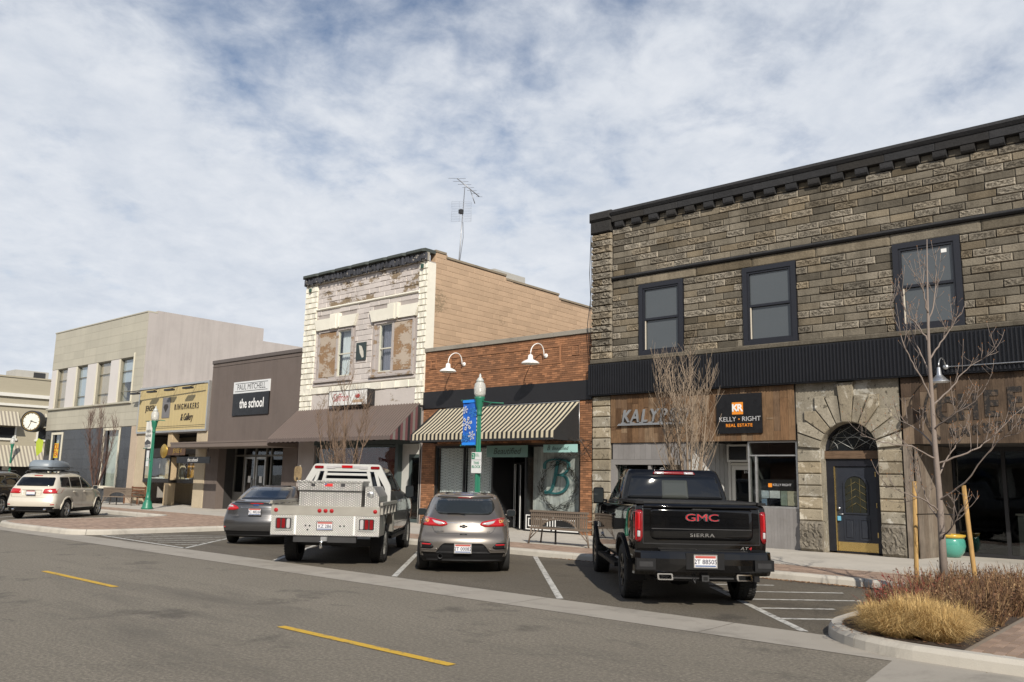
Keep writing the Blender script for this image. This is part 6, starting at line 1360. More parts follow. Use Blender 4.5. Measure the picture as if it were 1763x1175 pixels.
def hatchback():
    P = m_car('taupe metallic paint', (.165, .148, .132), .55, .34, .1)
    c = Car('hatchback', 'taupe metallic hatchback parked nose in beside the blue snowflake banner', 'car', (-11.73, 12.21), 132.6, P)
    R = half_ring; W = (0, 2.7); hr = lambda z, xr, xf, wr, wm, wf, cr=.16, cf=.3, br=.1, bf=.25, **k: R(z, xr, xf, wr, wm, wf, cr, cf, br, bf, **k)
    rings = [hr(.2, -.62, 3.45, .76, .80, .7), hr(.24, -.76, 3.5, .8, .86, .76), hr(.40, -.84, 3.58, .84, .89, .8), hr(.56, -.85, 3.6, .85, .9, .8), hr(.68, -.81, 3.58, .84, .9, .79), hr(.74, -.74, 3.54, .83, .895, .77), hr(.88, -.7, 3.5, .80, .885, .75, zf=.8), hr(.98, -.66, 3.4, .765, .875, .72, zf=.86, zm=.96),
             hr(1.045, -.6, 2.75, .71, .82, .66, .2, .3, .14, zf=1.0, zm=1.0, xb=2.2), hr(1.2, -.42, 2.2, .66, .755, .6, .22, .3, .14, xb=1.9), hr(1.36, -.2, 1.72, .60, .68, .56, .22, .3, .12, xb=1.3, xa=.2), hr(1.43, .02, 1.5, .55, .62, .5, .2, .3, .1, zm=1.47, xb=1.1, xa=.4), hr(1.455, .3, 1.2, .35, .4, .3, .15, .2, .05, zm=1.485, xb=.9, xa=.5)]
    c.body(rings, W, .33, lambda p, n: 1 if p.z < .30 or (p.x < -.4 and p.z < .34) else None)
    bk = c.patch('rear_window', round_poly([(-.50, 1.08), (.50, 1.08), (.60, 1.2), (.53, 1.375), (-.53, 1.375), (-.60, 1.2)], .06), 'rear', CARGL2, .006)
    c.patch('high_stop_lamp', round_poly([(-.14, 1.385), (.14, 1.385), (.13, 1.405), (-.13, 1.405)], .008), 'rear', LRED, .014); m = MB()
    sp_ = round_poly([(-.57, 1.40), (.57, 1.40), (.52, 1.437), (-.52, 1.437)], .02); c.patch('spoiler', sp_, 'rear', P, .05, depth=.1)
    c.tube('rear_wiper', [(-.60, -.02, 1.095), (-.56, .1, 1.105), (-.55, .32, 1.10)], .011, PLAS)
    for sg in (1, -1):
        q = lambda pts: [(sg*y, z) for y, z in pts][::sg]
        t = c.patch('tail_light', round_poly(q([(.80, 1.02), (.70, 1.03), (.34, .955), (.30, .90), (.40, .865), (.80, .875)]), .02), 'rear', LRED, .012)
        c.patch('clear_lens', q([(.62, .985), (.36, .935), (.36, .91), (.47, .895), (.56, .93)]), 'rear', LCLR, .0145, parent=t); c.patch('amber_lens', round_poly(q([(.77, .99), (.66, .995), (.68, .93), (.76, .95)]), .02), 'rear', LAMB, .0145, parent=t)
        c.patch('reflector', round_poly(q([(.78, .555), (.60, .55), (.62, .525), (.78, .53)]), .008), 'rear', LRED, .016)
        c.patch('bumper_vent', round_poly(q([(.82, .58), (.62, .575), (.54, .49), (.60, .455), (.82, .46)]), .03), 'rear', PLAS, .006)
        c.patch('bumper_trim', q([(.80, .455), (.55, .45), (.50, .48), (.47, .478), (.53, .435), (.80, .44)]), 'rear', P, .012)
    c.patch('bumper_insert', round_poly([(-.36, .565), (.36, .565), (.42, .52), (.52, .38), (-.52, .38), (-.42, .52)], .03), 'rear', PLAS, .007)
    c.patch('lower_valance', round_poly([(-.80, .395), (.80, .395), (.78, .24), (-.78, .24)], .03), 'rear', PLAS, .007); c.plate(-.88, 0, .475, '2T 00082')
    c.line('tailgate_seam', [(.62, .9), (.56, .78), (.5, .74), (-.5, .74), (-.56, .78), (-.62, .9)], 'rear', BLACK, .004); c.line('tailgate_crease', [(.33, .935), (0, .925), (-.33, .935)], 'rear', CHROME, .004)
    c.patch('badge', round_poly([(-.075, .855), (-.025, .855), (-.025, .84), (.025, .84), (.025, .855), (.075, .855), (.075, .885), (.025, .885), (.025, .9), (-.025, .9), (-.025, .885), (-.075, .885)], .004), 'rear', BLACK, .012); c.patch('release_handle', [(-.07, .715), (.07, .715), (.06, .735), (-.06, .735)], 'rear', BLACK, .006)
    text('model_badge', 'CRUZE', CHROME, c.T, (-.74, .46, .80), .055, (pi/2, 0, -pi/2), ext=.004, local=True); text('trim_badge', 'LT', CHROME, c.T, (-.745, -.48, .80), .05, (pi/2, 0, -pi/2), ext=.004, local=True)
    m = MB(); m.lathe([(.045, -.86), (.04, -.86), (.036, -.72), (.045, -.7)], (0, .42, .33), 14, 'X', cap=False); m.lathe([(.0001, -.74), (.036, -.74)], (0, .42, .33), 12, 'X', cap=False); m.build('exhaust', DKSTEEL, c.T, True)
    for v in ('left', 'right'):
        c.patch('side_window', round_poly([(.1, 1.03), (1.0, 1.02), (1.0, 1.37), (.35, 1.36)], .04), v, CARGL, .006); c.patch('side_window', round_poly([(1.06, 1.02), (2.05, 1.0), (1.55, 1.33), (1.06, 1.37)], .04), v, CARGL, .006)
        for x in (.42, 1.03, 2.1): c.line('door_seam', [(x, 1.0), (x, .36)], v, BLACK, .004)
        c.patch('door_handle', round_poly([(.5, .9), (.7, .9), (.7, .93), (.5, .93)], .01), v, P, .03); c.patch('door_handle', round_poly([(1.5, .88), (1.7, .88), (1.7, .91), (1.5, .91)], .01), v, P, .03)
    RM = mat('dark alloy', (.3, .3, .3), .35, metal=.8)
    for x in W:
        for sg in (1, -1): c.wheel(x, sg*.895, .33, .215, RM, .68, 5, False, 1)
    for sg in (1, -1): c.mirror(1.95, sg*.86, 1.03, P)
hatchback()

def pickup():
    P = m_car('black paint gloss', (.004, .004, .0045), 0, .2, dust=.03)
    c = Car('pickup_truck', 'glossy black pickup truck with red and chrome tailgate letters by the planted corner', 'pickup truck', (-6.70, 11.95), 131.6, P)
    W = (0, 3.745); RR = .415; hr = lambda z, xr, xf, wr, wm, wf, cr=.07, cf=.25, br=.03, bf=.14, **k: half_ring(z, xr, xf, wr, wm, wf, cr, cf, br, bf, xb=3.6, **k)
    rings = [hr(.52, -.98, 4.5, .84, .9, .8), hr(.56, -1.06, 4.6, .9, .965, .86), hr(.7, -1.09, 4.68, .945, 1.0, .92), hr(.9, -1.10, 4.72, .962, 1.01, .94), hr(1.1, -1.105, 4.7, .966, 1.012, .94, zf=1.06), hr(1.3, -1.10, 4.66, .962, 1.005, .93, zf=1.2), hr(1.4, -1.09, 4.55, .955, .99, .9, zf=1.24, zm=1.36), hr(1.455, -1.07, 4.3, .935, .965, .85, zf=1.25, zm=1.39), hr(1.462, -.98, 3.6, .86, .87, .6, zf=1.27, zm=1.40)]
    c.body(rings, W, RR, None, sub=2, arch=.075)
    lower = c.bvh; low_ob = c.ob
    cab = [hr(1.36, .72, 3.3, .90, .94, .8, .07, .3, .02), hr(1.46, .70, 3.05, .89, .925, .8, .07, .3, .02), hr(1.6, .73, 2.75, .865, .89, .75, .07, .3, .02), hr(1.85, .80, 2.2, .79, .805, .68, .07, .3, .03), hr(1.945, .83, 1.98, .765, .775, .64, .08, .3, .03, xa=1.1), hr(1.975, .88, 1.85, .72, .73, .58, .1, .3, .03, xa=1.2)]
    for q in cab:
        for i in range(5, 8): q[i] = ((q[4][0], q[i][1], q[i][2]) if False else (q[4][0]+(q[8][0]-q[4][0])*(i-4)/4, q[i][1], q[i][2]))
    c.body(cab, (), 0, None, 'cab', cut=False); cb = c.bvh
    rw = c.patch('rear_window', round_poly([(-.80, 1.49), (.80, 1.49), (.71, 1.86), (-.71, 1.86)], .04), 'rear', CARGL, .006); c.patch('sliding_pane', round_poly([(-.22, 1.5), (.22, 1.5), (.21, 1.80), (-.21, 1.80)], .02), 'rear', m_dark_glass('see through pane', (.05, .055, .05), .03), .009, parent=rw)
    hm = c.patch('high_stop_lamp', round_poly([(-.36, 1.895), (.36, 1.895), (.33, 1.945), (-.33, 1.945)], .02), 'rear', LDRED, .02); c.patch('cargo_lamp', [(-.33, 1.90), (-.17, 1.90), (-.17, 1.938), (-.32, 1.938)], 'rear', LCLR, .023, parent=hm); c.patch('cargo_lamp', [(.17, 1.90), (.33, 1.90), (.32, 1.938), (.17, 1.938)], 'rear', LCLR, .023, parent=hm)
    for v in ('left', 'right'):
        c.patch('side_window', round_poly([(.92, 1.47), (1.72, 1.46), (1.72, 1.85), (1.05, 1.85)], .05), v, CARGL, .006); c.patch('side_window', round_poly([(1.8, 1.46), (2.85, 1.44), (2.3, 1.82), (1.8, 1.85)], .05), v, CARGL, .006); c.patch('chrome_trim', [(.9, 1.44), (2.95, 1.41), (2.95, 1.425), (.9, 1.455)], v, DKSTEEL, .01)
    c.bvh = lower
    # tonneau and rails
    c.box('bed_cover', mat('black vinyl cover', (.012, .012, .012), .7), -1.0, .68, -.83, .83, 1.462, 1.487)
    for sg in (1, -1): c.box('bed_rail', PLAS, -1.06, .70, sg*.83, sg*.945, 1.452, 1.49)
    # tailgate face
    c.patch('tailgate_panel', round_poly([(-.74, .95), (.74, .95), (.74, 1.41), (-.74, 1.41)], .09), 'rear', P, .012); c.patch('tailgate_spoiler', round_poly([(-.84, 1.405), (.84, 1.405), (.82, 1.475), (-.82, 1.475)], .02), 'rear', P, .045, depth=.1)
    hd = c.patch('tailgate_handle', round_poly([(-.17, 1.345), (.17, 1.345), (.12, 1.425), (-.12, 1.425)], .02), 'rear', PLAS, .022); c.line('tailgate_crease', [(-.72, 1.105), (.72, 1.105)], 'rear', DKSTEEL, .005, off=.014)
    c.line('tailgate_seam', [(-.84, .9), (-.84, 1.42)], 'rear', BLACK, .005); c.line('tailgate_seam', [(.84, .9), (.84, 1.42)], 'rear', BLACK, .005); c.line('tailgate_seam', [(-.84, .895), (.84, .895)], 'rear', BLACK, .006)
    GR = mat('badge red', (.5, .02, .03), .25, coat=1); m = None
    for i, ch in enumerate('GMC'): l = text('badge_letter', ch, CHROME, c.T, (-1.128, .165-.165*i, 1.265), .145, (pi/2, 0, -pi/2), ext=.010, sx=1.62, bold=.005, local=True); text('red_face', ch, GR, l, (-1.1385, .165-.165*i, 1.265), .14, (pi/2, 0, -pi/2), ext=.002, sx=1.6, bold=-.0015, local=True)
    text('name_letters', 'SIERRA', CHROME, c.T, (-1.12, 0, 1.02), .068, (pi/2, 0, -pi/2), ext=.006, sx=1.5, space=1.15, bold=.001, local=True); tr = text('trim_badge', 'AT', CHROME, c.T, (-1.115, -.60, .845), .06, (pi/2, 0, -pi/2), ext=.005, sx=1.4, shear=.2, local=True); text('trim_badge_four', '4', GR, tr, (-1.115, -.685, .845), .06, (pi/2, 0, -pi/2), ext=.005, sx=1.4, shear=.2, local=True)
    for sg in (1, -1):
        q = lambda pts: [(sg*y, z) for y, z in pts][::sg]
        t = c.patch('tail_light', round_poly(q([(.97, 1.36), (.87, 1.365), (.845, 1.34), (.85, .98), (.88, .915), (.975, .915)]), .02), 'rear', LDRED, .02, depth=.06)
        c.patch('red_lens', round_poly(q([(.925, 1.33), (.885, 1.33), (.885, 1.08), (.925, 1.08)]), .012), 'rear', LRED, .026, parent=t); c.patch('clear_lens', round_poly(q([(.925, 1.07), (.885, 1.07), (.885, .985), (.925, .985)]), .01), 'rear', LCLR, .026, parent=t); c.patch('red_lens', round_poly(q([(.96, 1.34), (.935, 1.34), (.935, .94), (.96, .94)]), .01), 'rear', LRED, .026, parent=t)
    # bumper
    m = MB(); m.smooth = False; B = [(-1.0, .98), (-1.12, .97), (-1.2, .9), (-1.245, .5), (-1.25, 0)]; B = B + [(x, -y) for x, y in B[-2::-1]]; prof = [(0, .80), (-.01, .775), (-.03, .70), (-.028, .62), (.0, .52), (.05, .47)]; n = len(B)
    m.add([(x - dx*1.0, y, z) for dx, z in [(-d, z) for d, z in prof] for x, y in B], [(r*n+k, r*n+k+1, (r+1)*n+k+1, (r+1)*n+k) for r in range(len(prof)-1) for k in range(n-1)]); m.add([(x, y, .80) for x, y in B] + [(-.95, .95, .80), (-.95, -.95, .80)], [list(range(n))+[n+1, n]]); bo = m.build('bumper', P, c.T, True)
    c.box('step_pad', PLAS, -1.235, -1.10, -.62, .62, .801, .815, parent=bo)
    for sg in (1, -1):
        m = MB(); m.add([(-1.288, sg*.30, .79), (-1.288, sg*.56, .79), (-1.288, sg*.36, .55), (-1.288, sg*.25, .55)], [(0,1,2,3)]); m.build('bumper_trim', CHROME, bo, True) if False else None; c.box('corner_step', PLAS, -1.29, -1.16, sg*.70, sg*.97, .55, .70, parent=bo)
        c.box('step_hole', BLACK, -1.293, -1.2, sg*.74, sg*.93, .59, .66, parent=bo)
        e = MB(); pp = round_poly([(-.11, -.045), (.11, -.045), (.12, .045), (-.10, .045)], .02); k = len(pp); yc = sg*.56
        e.add([(-1.27, yc+a, .455+b) for a, b in pp] + [(-1.27, yc+a*.8, .455+b*.65) for a, b in pp] + [(-1.1, yc+a*.8, .455+b*.65) for a, b in pp] + [(-1.08, yc+a, .455+b) for a, b in pp], [(j, (j+1) % k, k+(j+1) % k, k+j) for j in range(k)] + [(k+j, k+(j+1) % k, 2*k+(j+1) % k, 2*k+j) for j in range(k)] + [(j, 3*k+j, 3*k+(j+1) % k, (j+1) % k) for j in range(k)]); ex = e.build('exhaust_tip', CHROME, c.T, True); c.box('exhaust_bore', WELL, -1.15, -1.14, yc-.085, yc+.085, .43, .48, parent=ex)
    c.box('plate_recess', PLAS, -1.284, -1.2, -.27, .27, .56, .785, parent=bo); c.plate(-1.29, 0, .675, '2T 88505', w=.31, h=.16)
    c.box('hitch_receiver', DKSTEEL, -1.28, -1.0, -.05, .05, .40, .48); c.box('hitch_opening', WELL, -1.283, -1.279, -.03, .03, .415, .465); c.box('cross_member', DKSTEEL, -1.15, -1.05, -.6, .6, .42, .50); c.tube('tow_ring', [(-1.2, .12, .43), (-1.24, .14, .37), (-1.2, .16, .43)], .014, DKSTEEL)
    c.box('underbody', BLACK, -.9, 4.2, -.6, .6, .36, .56); c.box('rear_axle', BLACK, -.06, .06, -.8, .8, .3, .42); m = MB(); m.lathe([(.02, -.2), (.16, -.12), (.18, 0), (.16, .12), (.02, .2)], (0, .1, .38), 14, 'Y'); m.build('differential', DKSTEEL, c.T, True); c.tube('shock_absorber', [(-.25, -.45, .8), (-.1, -.5, .35)], .03, mat('shock yellow grey', (.3, .28, .22), .6))
    for sg in (1, -1):
        c.box('mud_flap', PLAS, -.53, -.50, sg*.72, sg*.99, .32, .62); c.box('running_board', PLAS, .65, 2.95, sg*.86, sg*1.02, .40, .46)
        for xx in (.95, 1.9, 2.7): c.tube('board_bracket', [(xx, sg*.7, .55), (xx, sg*.95, .43)], .02, DKSTEEL)
    for v in ('left', 'right'):
        for x, z0 in ((.72, 1.40), (1.76, 1.4), (2.95, 1.36)): c.line('door_seam', [(x, z0), (x, .62)], v, BLACK, .004)
        for x in (.85, 1.9): c.patch('door_handle', round_poly([(x, 1.2), (x+.22, 1.2), (x+.22, 1.24), (x, 1.24)], .015), v, CHROME if False else P, .035)
        for wx in W:
            arc_ = [(wx+(RR+.085)*cos(a), RR+(RR+.085)*sin(a)) for a in [radians(-8)+(pi+radians(16))*k/18 for k in range(19)]]; outr = [(wx+(RR+.16)*cos(a), RR+(RR+.15)*sin(a)) for a in [radians(-8)+(pi+radians(16))*k/18 for k in range(19)]]
            c.patch('wheel_arch_trim', arc_ + outr[::-1], v, PLAS, .03, step=.2)
    text('side_badge', 'AT4', CHROME, c.T, (2.45, 1.018, .80), .12, (pi/2, 0, pi), ext=.004, local=True)
    RM = mat('black alloy', (.03, .03, .032), .3, metal=.7)
    for x in W:
        for sg in (1, -1): c.wheel(x, sg*1.0, RR, .275, RM, .60, 6, True)
    for sg in (1, -1): c.mirror(2.62, sg*.93, 1.5, P, True)
pickup()

def flatbed():
    P = m_car('dark grey paint', (.075, .072, .068), .5, .3, .05, .25); ALT = mat('weathered aluminium deck', (.43, .41, .365), .42, metal=.55, var=.15, scale=2.5, bmp=.1, bsc=80)
    dm, t, n, l, bs = nm('diamond plate aluminium'); tcn = n.new('ShaderNodeTexCoord'); mp = n.new('ShaderNodeMapping'); mp.inputs['Scale'].default_value = (30, 30, 30); mp.inputs['Rotation'].default_value = (radians(45), 0, 0); l.new(tcn.outputs['Object'], mp.inputs[0]); vo = node(t, 'ShaderNodeTexVoronoi', Scale=1.0, Randomness=.0); l.new(mp.outputs[0], vo.inputs['Vector']); h = ramp(t, vo.outputs['Distance'], [(.2, 1.0), (.42, 0.0)]); l.new(mixc(t, h, (.4, .395, .38), (.66, .65, .62)), bs.inputs['Base Color']); bs.inputs['Metallic'].default_value = .75; bs.inputs['Roughness'].default_value = .33; bump(t, bs, h, .6, .006)
    c = Car('flatbed_truck', 'grey crew cab truck with silver flat bed and diamond plate tool chest', 'truck', (-14.58, 11.33), 130.2, P); W = (0, 3.95); R = .40
    hr = lambda z, xr, xf, wr, wm, wf, cr=.1, cf=.25, br=.02, bf=.14, **k: half_ring(z, xr, xf, wr, wm, wf, cr, cf, br, bf, xa=1.2, xb=3.7, **k)
    rings = [hr(.5, .82, 4.85, .85, .9, .85), hr(.56, .8, 4.95, .92, .97, .92), hr(.8, .8, 5.0, .95, 1.0, .97), hr(1.1, .8, 5.02, .95, 1.0, .97), hr(1.3, .8, 4.95, .93, .98, .92, zf=1.25), hr(1.4, .8, 4.7, .9, .95, .85, zf=1.28, zm=1.38), hr(1.45, .8, 3.7, .88, .92, .8, zf=1.4), hr(1.6, .82, 3.4, .85, .88, .76), hr(1.85, .86, 2.9, .77, .79, .68), hr(1.95, .92, 2.7, .72, .74, .62), hr(1.985, 1.1, 2.5, .6, .62, .5)]
    for q in rings:
        for i in range(5, 8): q[i] = (q[4][0]+(q[8][0]-q[4][0])*(i-4)/4, q[i][1], q[i][2])
    c.body(rings, (3.95,), R, None, 'cab', arch=.08)
    c.patch('rear_window', round_poly([(-.74, 1.48), (.74, 1.48), (.68, 1.86), (-.68, 1.86)], .05), 'rear', CARGL, .006)
    for v in ('left', 'right'):
        c.patch('side_window', round_poly([(1.0, 1.45), (1.85, 1.45), (1.85, 1.85), (1.08, 1.85)], .05), v, CARGL, .006); c.patch('side_window', round_poly([(1.95, 1.45), (3.2, 1.44), (2.75, 1.82), (1.95, 1.85)], .05), v, CARGL, .006)
        for x in (.95, 1.9, 3.15): c.line('door_seam', [(x, 1.42), (x, .62)], v, BLACK, .005)
        for x in (1.05, 2.05): c.patch('door_handle', round_poly([(x, 1.2), (x+.22, 1.2), (x+.22, 1.24), (x, 1.24)], .015), v, CHROME, .035)
    for sg in (1, -1): c.mirror(2.95, sg*.98, 1.42, PLAS, True); c.box('running_board', PLAS, .95, 3.2, sg*.82, sg*1.0, .42, .48)
    HW = 1.07; x0, x1 = -1.22, .72
    bed = c.box('bed_deck', ALT, x0, x1, -HW, HW, 1.08, 1.13); c.box('deck_edge', ALT, x0-.02, x0, -HW, HW, .99, 1.17, parent=bed)
    for sg in (1, -1):
        c.box('side_rail', ALT, x0, x1, sg*(HW-.03), sg*(HW+.0), .99, 1.18, parent=bed); c.box('stake_rail', ALT, x0+.02, x1, sg*HW, sg*(HW+.05), 1.2, 1.26, parent=bed)
        for k in range(5): xx = x0+.1+.42*k; c.box('stake_pocket', ALT, xx, xx+.06, sg*HW, sg*(HW+.045), 1.02, 1.2, parent=bed)
    # rear skirt with lamp clusters
    sk = c.box('rear_skirt', dm, x0-.012, x0+.04, -HW, HW, .60, .985)
    for sg in (1, -1):
        c.box('upright_rib', WHITE, x0-.05, x0-.013, sg*.565, sg*.60, .62, .985, parent=sk); m = MB(); ring_ = round_poly([(sg*.64, .70), (sg*1.0, .70), (sg*1.0, .95), (sg*.64, .95)], .05); n_ = len(ring_); inn_ = [((p[0]-sg*.82)*.88+sg*.82, (p[1]-.825)*.86+.825) for p in ring_]; m.add([(x0-.03, a, b) for a, b in ring_] + [(x0-.03, a, b) for a, b in inn_] + [(x0-.012, a, b) for a, b in inn_], [(j, (j+1) % n_, n_+(j+1) % n_, n_+j) for j in range(n_)] + [(n_+j, n_+(j+1) % n_, 2*n_+(j+1) % n_, 2*n_+j) for j in range(n_)]); cl = m.build('lamp_surround', ALU, sk, True)
        c.box('lamp_recess', BLACK, x0-.0145, x0-.0125, sg*.67, sg*.97, .72, .93, parent=sk)
        for k, (yy, lm) in enumerate(((.915, LDRED), (.82, LDRED), (.725, LCLR))):
            e = MB(); pp = round_poly([(-.036, -.095), (.036, -.095), (.036, .095), (-.036, .095)], .035, 4); q_ = len(pp); e.add([(x0-.022, sg*yy+a, .825+b) for a, b in pp] + [(x0-.034, sg*yy+a*.8, .825+b*.9) for a, b in pp] + [(x0-.013, sg*yy+a, .825+b) for a, b in pp], [list(range(q_, 2*q_))] + [(j, (j+1) % q_, q_+(j+1) % q_, q_+j) for j in range(q_)] + [(2*q_+j, 2*q_+(j+1) % q_, (j+1) % q_, j) for j in range(q_)]); e.build('tail_light', lm, c.T, True)
    for yy in (.98, .12, 0, -.12, -.98): m = MB(); m.lathe([(.036, -.02), (.034, -.028), (.0, -.034)], (x0-.0, yy, 1.08), 16, 'X'); m.lathe([(.042, -.02), (.042, -.0235), (.036, -.0235)], (x0, yy, 1.08), 16, 'X', cap=False); m.build('marker_lamp', LRED, c.T, True)
    c.plate(x0-.014, .0, .79, 'KZ 2B6'); 
    for a, b in ((.3, .79), (.38, .79), (.34, .71), (-.3, .79), (-.38, .79)): m = MB(); m.lathe([(.018, -.014), (.018, -.0165)], (x0, a, b), 10, 'X'); m.build('bolt_hole', BLACK, sk, True)
    c.box('hitch_bar', DKSTEEL, x0+.02, x0+.12, -.62, .62, .47, .59); c.box('receiver', STEEL, x0-.06, x0+.1, -.06, .06, .50, .58); m = MB(); m.lathe([(.03, .36), (.035, .42), (.02, .46), (.05, .5)], (x0-.03, .05, 0), 12); m.build('tow_ball', CHROME, c.T, True); c.box('frame_rail', BLACK, -.9, 3.6, -.5, .5, .52, .72); c.box('axle', BLACK, -.06, .06, -.8, .8, .32, .46)
    for sg in (1, -1):
        m = MB(); pts = [(-.56, .6), (-.52, .78), (-.4, .93), (-.22, .99), (.22, .99), (.4, .93), (.52, .78), (.56, .6)]; m.add([(x, sg*(HW-.26), z) for x, z in pts] + [(x, sg*HW, z) for x, z in pts], [(i, i+1, 9+i, 8+i) for i in range(7)]); m.add([(x, sg*HW, z) for x, z in pts] + [(x*1.12, sg*HW, .6+(z-.6)*1.12 if z > .61 else z) for x, z in pts], [(i, i+1, 9+i, 8+i) for i in range(7)]); m.build('fender', ALT, c.T, True); c.box('side_skirt', ALT, x0+.04, -.58, sg*(HW-.03), sg*HW, .60, .985); c.box('side_skirt', ALT, .6, x1, sg*(HW-.03), sg*HW, .60, .985)
    # tool chest, side locker, headache rack
    tb = thing('tool_chest', 'wide diamond plate tool chest with red sticker on the flat bed', 'tool chest', (0, 0, 0)); tb.parent = None
    M_ = Matrix.Translation((-14.58, 11.33, 0)) @ Matrix.Rotation(radians(130.2), 4, 'Z')
    def wpart(mb, name, mt, par): mb.v = [tuple(M_ @ Vector(v)) for v in mb.v]; o = put(name, mb.mesh(name, mt), par, True); o.matrix_parent_inverse = PINV[par.name]; return o
    tb.location = M_ @ Vector((-.5, .2, 1.13)); PINV[tb.name] = Matrix.Translation(tb.location).inverted()
    dm2 = dm; q = MB(); q.box(-.85, -.2, -.62, .64, 1.132, 1.46); wpart(q, 'chest', dm, tb); q = MB(); q.box(-.90, -.18, -.64, .66, 1.47, 1.63); wpart(q, 'lid_front', dm, tb); q = MB(); q.box(-.92, -.16, -.66, .68, 1.632, 1.665); wpart(q, 'lid', dm, tb); q = MB(); q.box(-.86, -.2, -.63, .65, 1.46, 1.47); wpart(q, 'seam', BLACK, tb)
    for yy in (.35, -.25): q = MB(); q.box(-.915, -.9, yy-.04, yy+.04, 1.55, 1.61); wpart(q, 'latch', DKSTEEL, tb)
    q = MB(); q.box(-.9035, -.9005, -.04, .12, 1.55, 1.61); wpart(q, 'red_sticker', mat('sticker red', (.6, .03, .03), .4), tb); q = MB(); q.box(-.9037, -.9036, .08, .12, 1.58, 1.61); wpart(q, 'blue_corner', PLB, tb)
    lk = thing('side_locker', 'narrow diamond plate locker with paddle latch beside the big tool chest', 'tool chest', tuple(M_ @ Vector((-.4, -.75, 1.13)))); q = MB(); q.add([(-.8, -.97, 1.132), (-.8, -.69, 1.132), (-.8, -.69, 1.56), (-.8, -.86, 1.56), (-.8, -.97, 1.36), (.3, -.97, 1.132), (.3, -.69, 1.132), (.3, -.69, 1.56), (.3, -.86, 1.56), (.3, -.97, 1.36)], [(4,3,2,1,0), (5,6,7,8,9), (0,1,6,5), (1,2,7,6), (2,3,8,7), (3,4,9,8), (4,0,5,9)]); wpart(q, 'case', dm, lk); q = MB(); q.lathe([(.07, -.0), (.06, -.015), (.0, -.02)], (-.8, -.8, 1.4), 14, 'X'); wpart(q, 'paddle_latch', STEEL, lk)
    RK = mat('light grey rack paint', (.47, .47, .45), .4, var=.08); m = MB(); xr = .70
    P_ = round_poly([(-.98, 1.14), (-.98, 1.55), (-.72, 2.03), (.72, 2.03), (.98, 1.55), (.98, 1.14), (.86, 1.14), (.86, 1.5), (.64, 1.87), (-.64, 1.87), (-.86, 1.5), (-.86, 1.14)], .06); n_ = len(P_); m.add([(xr-.05, a, b) for a, b in P_] + [(xr+.03, a, b) for a, b in P_], [list(range(n_))[::-1], list(range(n_, 2*n_))] + [(j, (j+1) % n_, n_+(j+1) % n_, n_+j) for j in range(n_)])
    for sg in (1, -1):
        for yy, dy in ((.62, .1), (.46, .08)): m.add([(xr-.045, sg*(yy-.03), 1.88), (xr-.045, sg*(yy+.04), 1.88), (xr-.045, sg*(yy+.04+dy*1.7), 1.3), (xr-.045, sg*(yy-.03+dy*1.7), 1.3), (xr+.02, sg*(yy-.03), 1.88), (xr+.02, sg*(yy+.04), 1.88), (xr+.02, sg*(yy+.04+dy*1.7), 1.3), (xr+.02, sg*(yy-.03+dy*1.7), 1.3)], [(0,1,2,3),(4,7,6,5),(0,3,7,4),(1,5,6,2)])
    for z in (1.78, 1.66, 1.54): m.box(xr-.03, xr+.01, -.52, .52, z, z+.05)
    m.build('headache_rack', RK, c.T, True)
    for yy, lm in ((.62, LDRED), (.36, LCLR), (-.36, LCLR), (-.62, LDRED)): pp = round_poly([(yy-.1, 1.925), (yy+.1, 1.925), (yy+.1, 1.985), (yy-.1, 1.985)], .028); e = MB(); q_ = len(pp); e.add([(xr-.065, a, b) for a, b in pp] + [(xr-.049, a, b) for a, b in pp], [list(range(q_))[::-1]] + [(j, q_+j, q_+(j+1) % q_, (j+1) % q_) for j in range(q_)]); e.build('rack_lamp', lm, c.T, True)
    c.box('rack_stop_lamp', LRED, xr-.07, xr-.049, -.12, .12, 1.945, 2.0); c.box('rack_clear_lamp', LCLR, xr-.066, xr-.049, .13, .3, 1.95, 1.995); c.box('rack_clear_lamp', LCLR, xr-.066, xr-.049, -.3, -.13, 1.95, 1.995)
    RM = mat('steel wheel', (.4, .4, .38), .4, metal=.7)
    for sg in (1, -1): c.wheel(0, sg*1.02, R, .27, RM, .62, 8, True, 1); c.wheel(3.95, sg*.98, R, .27, RM, .62, 8, True, 1)
flatbed()

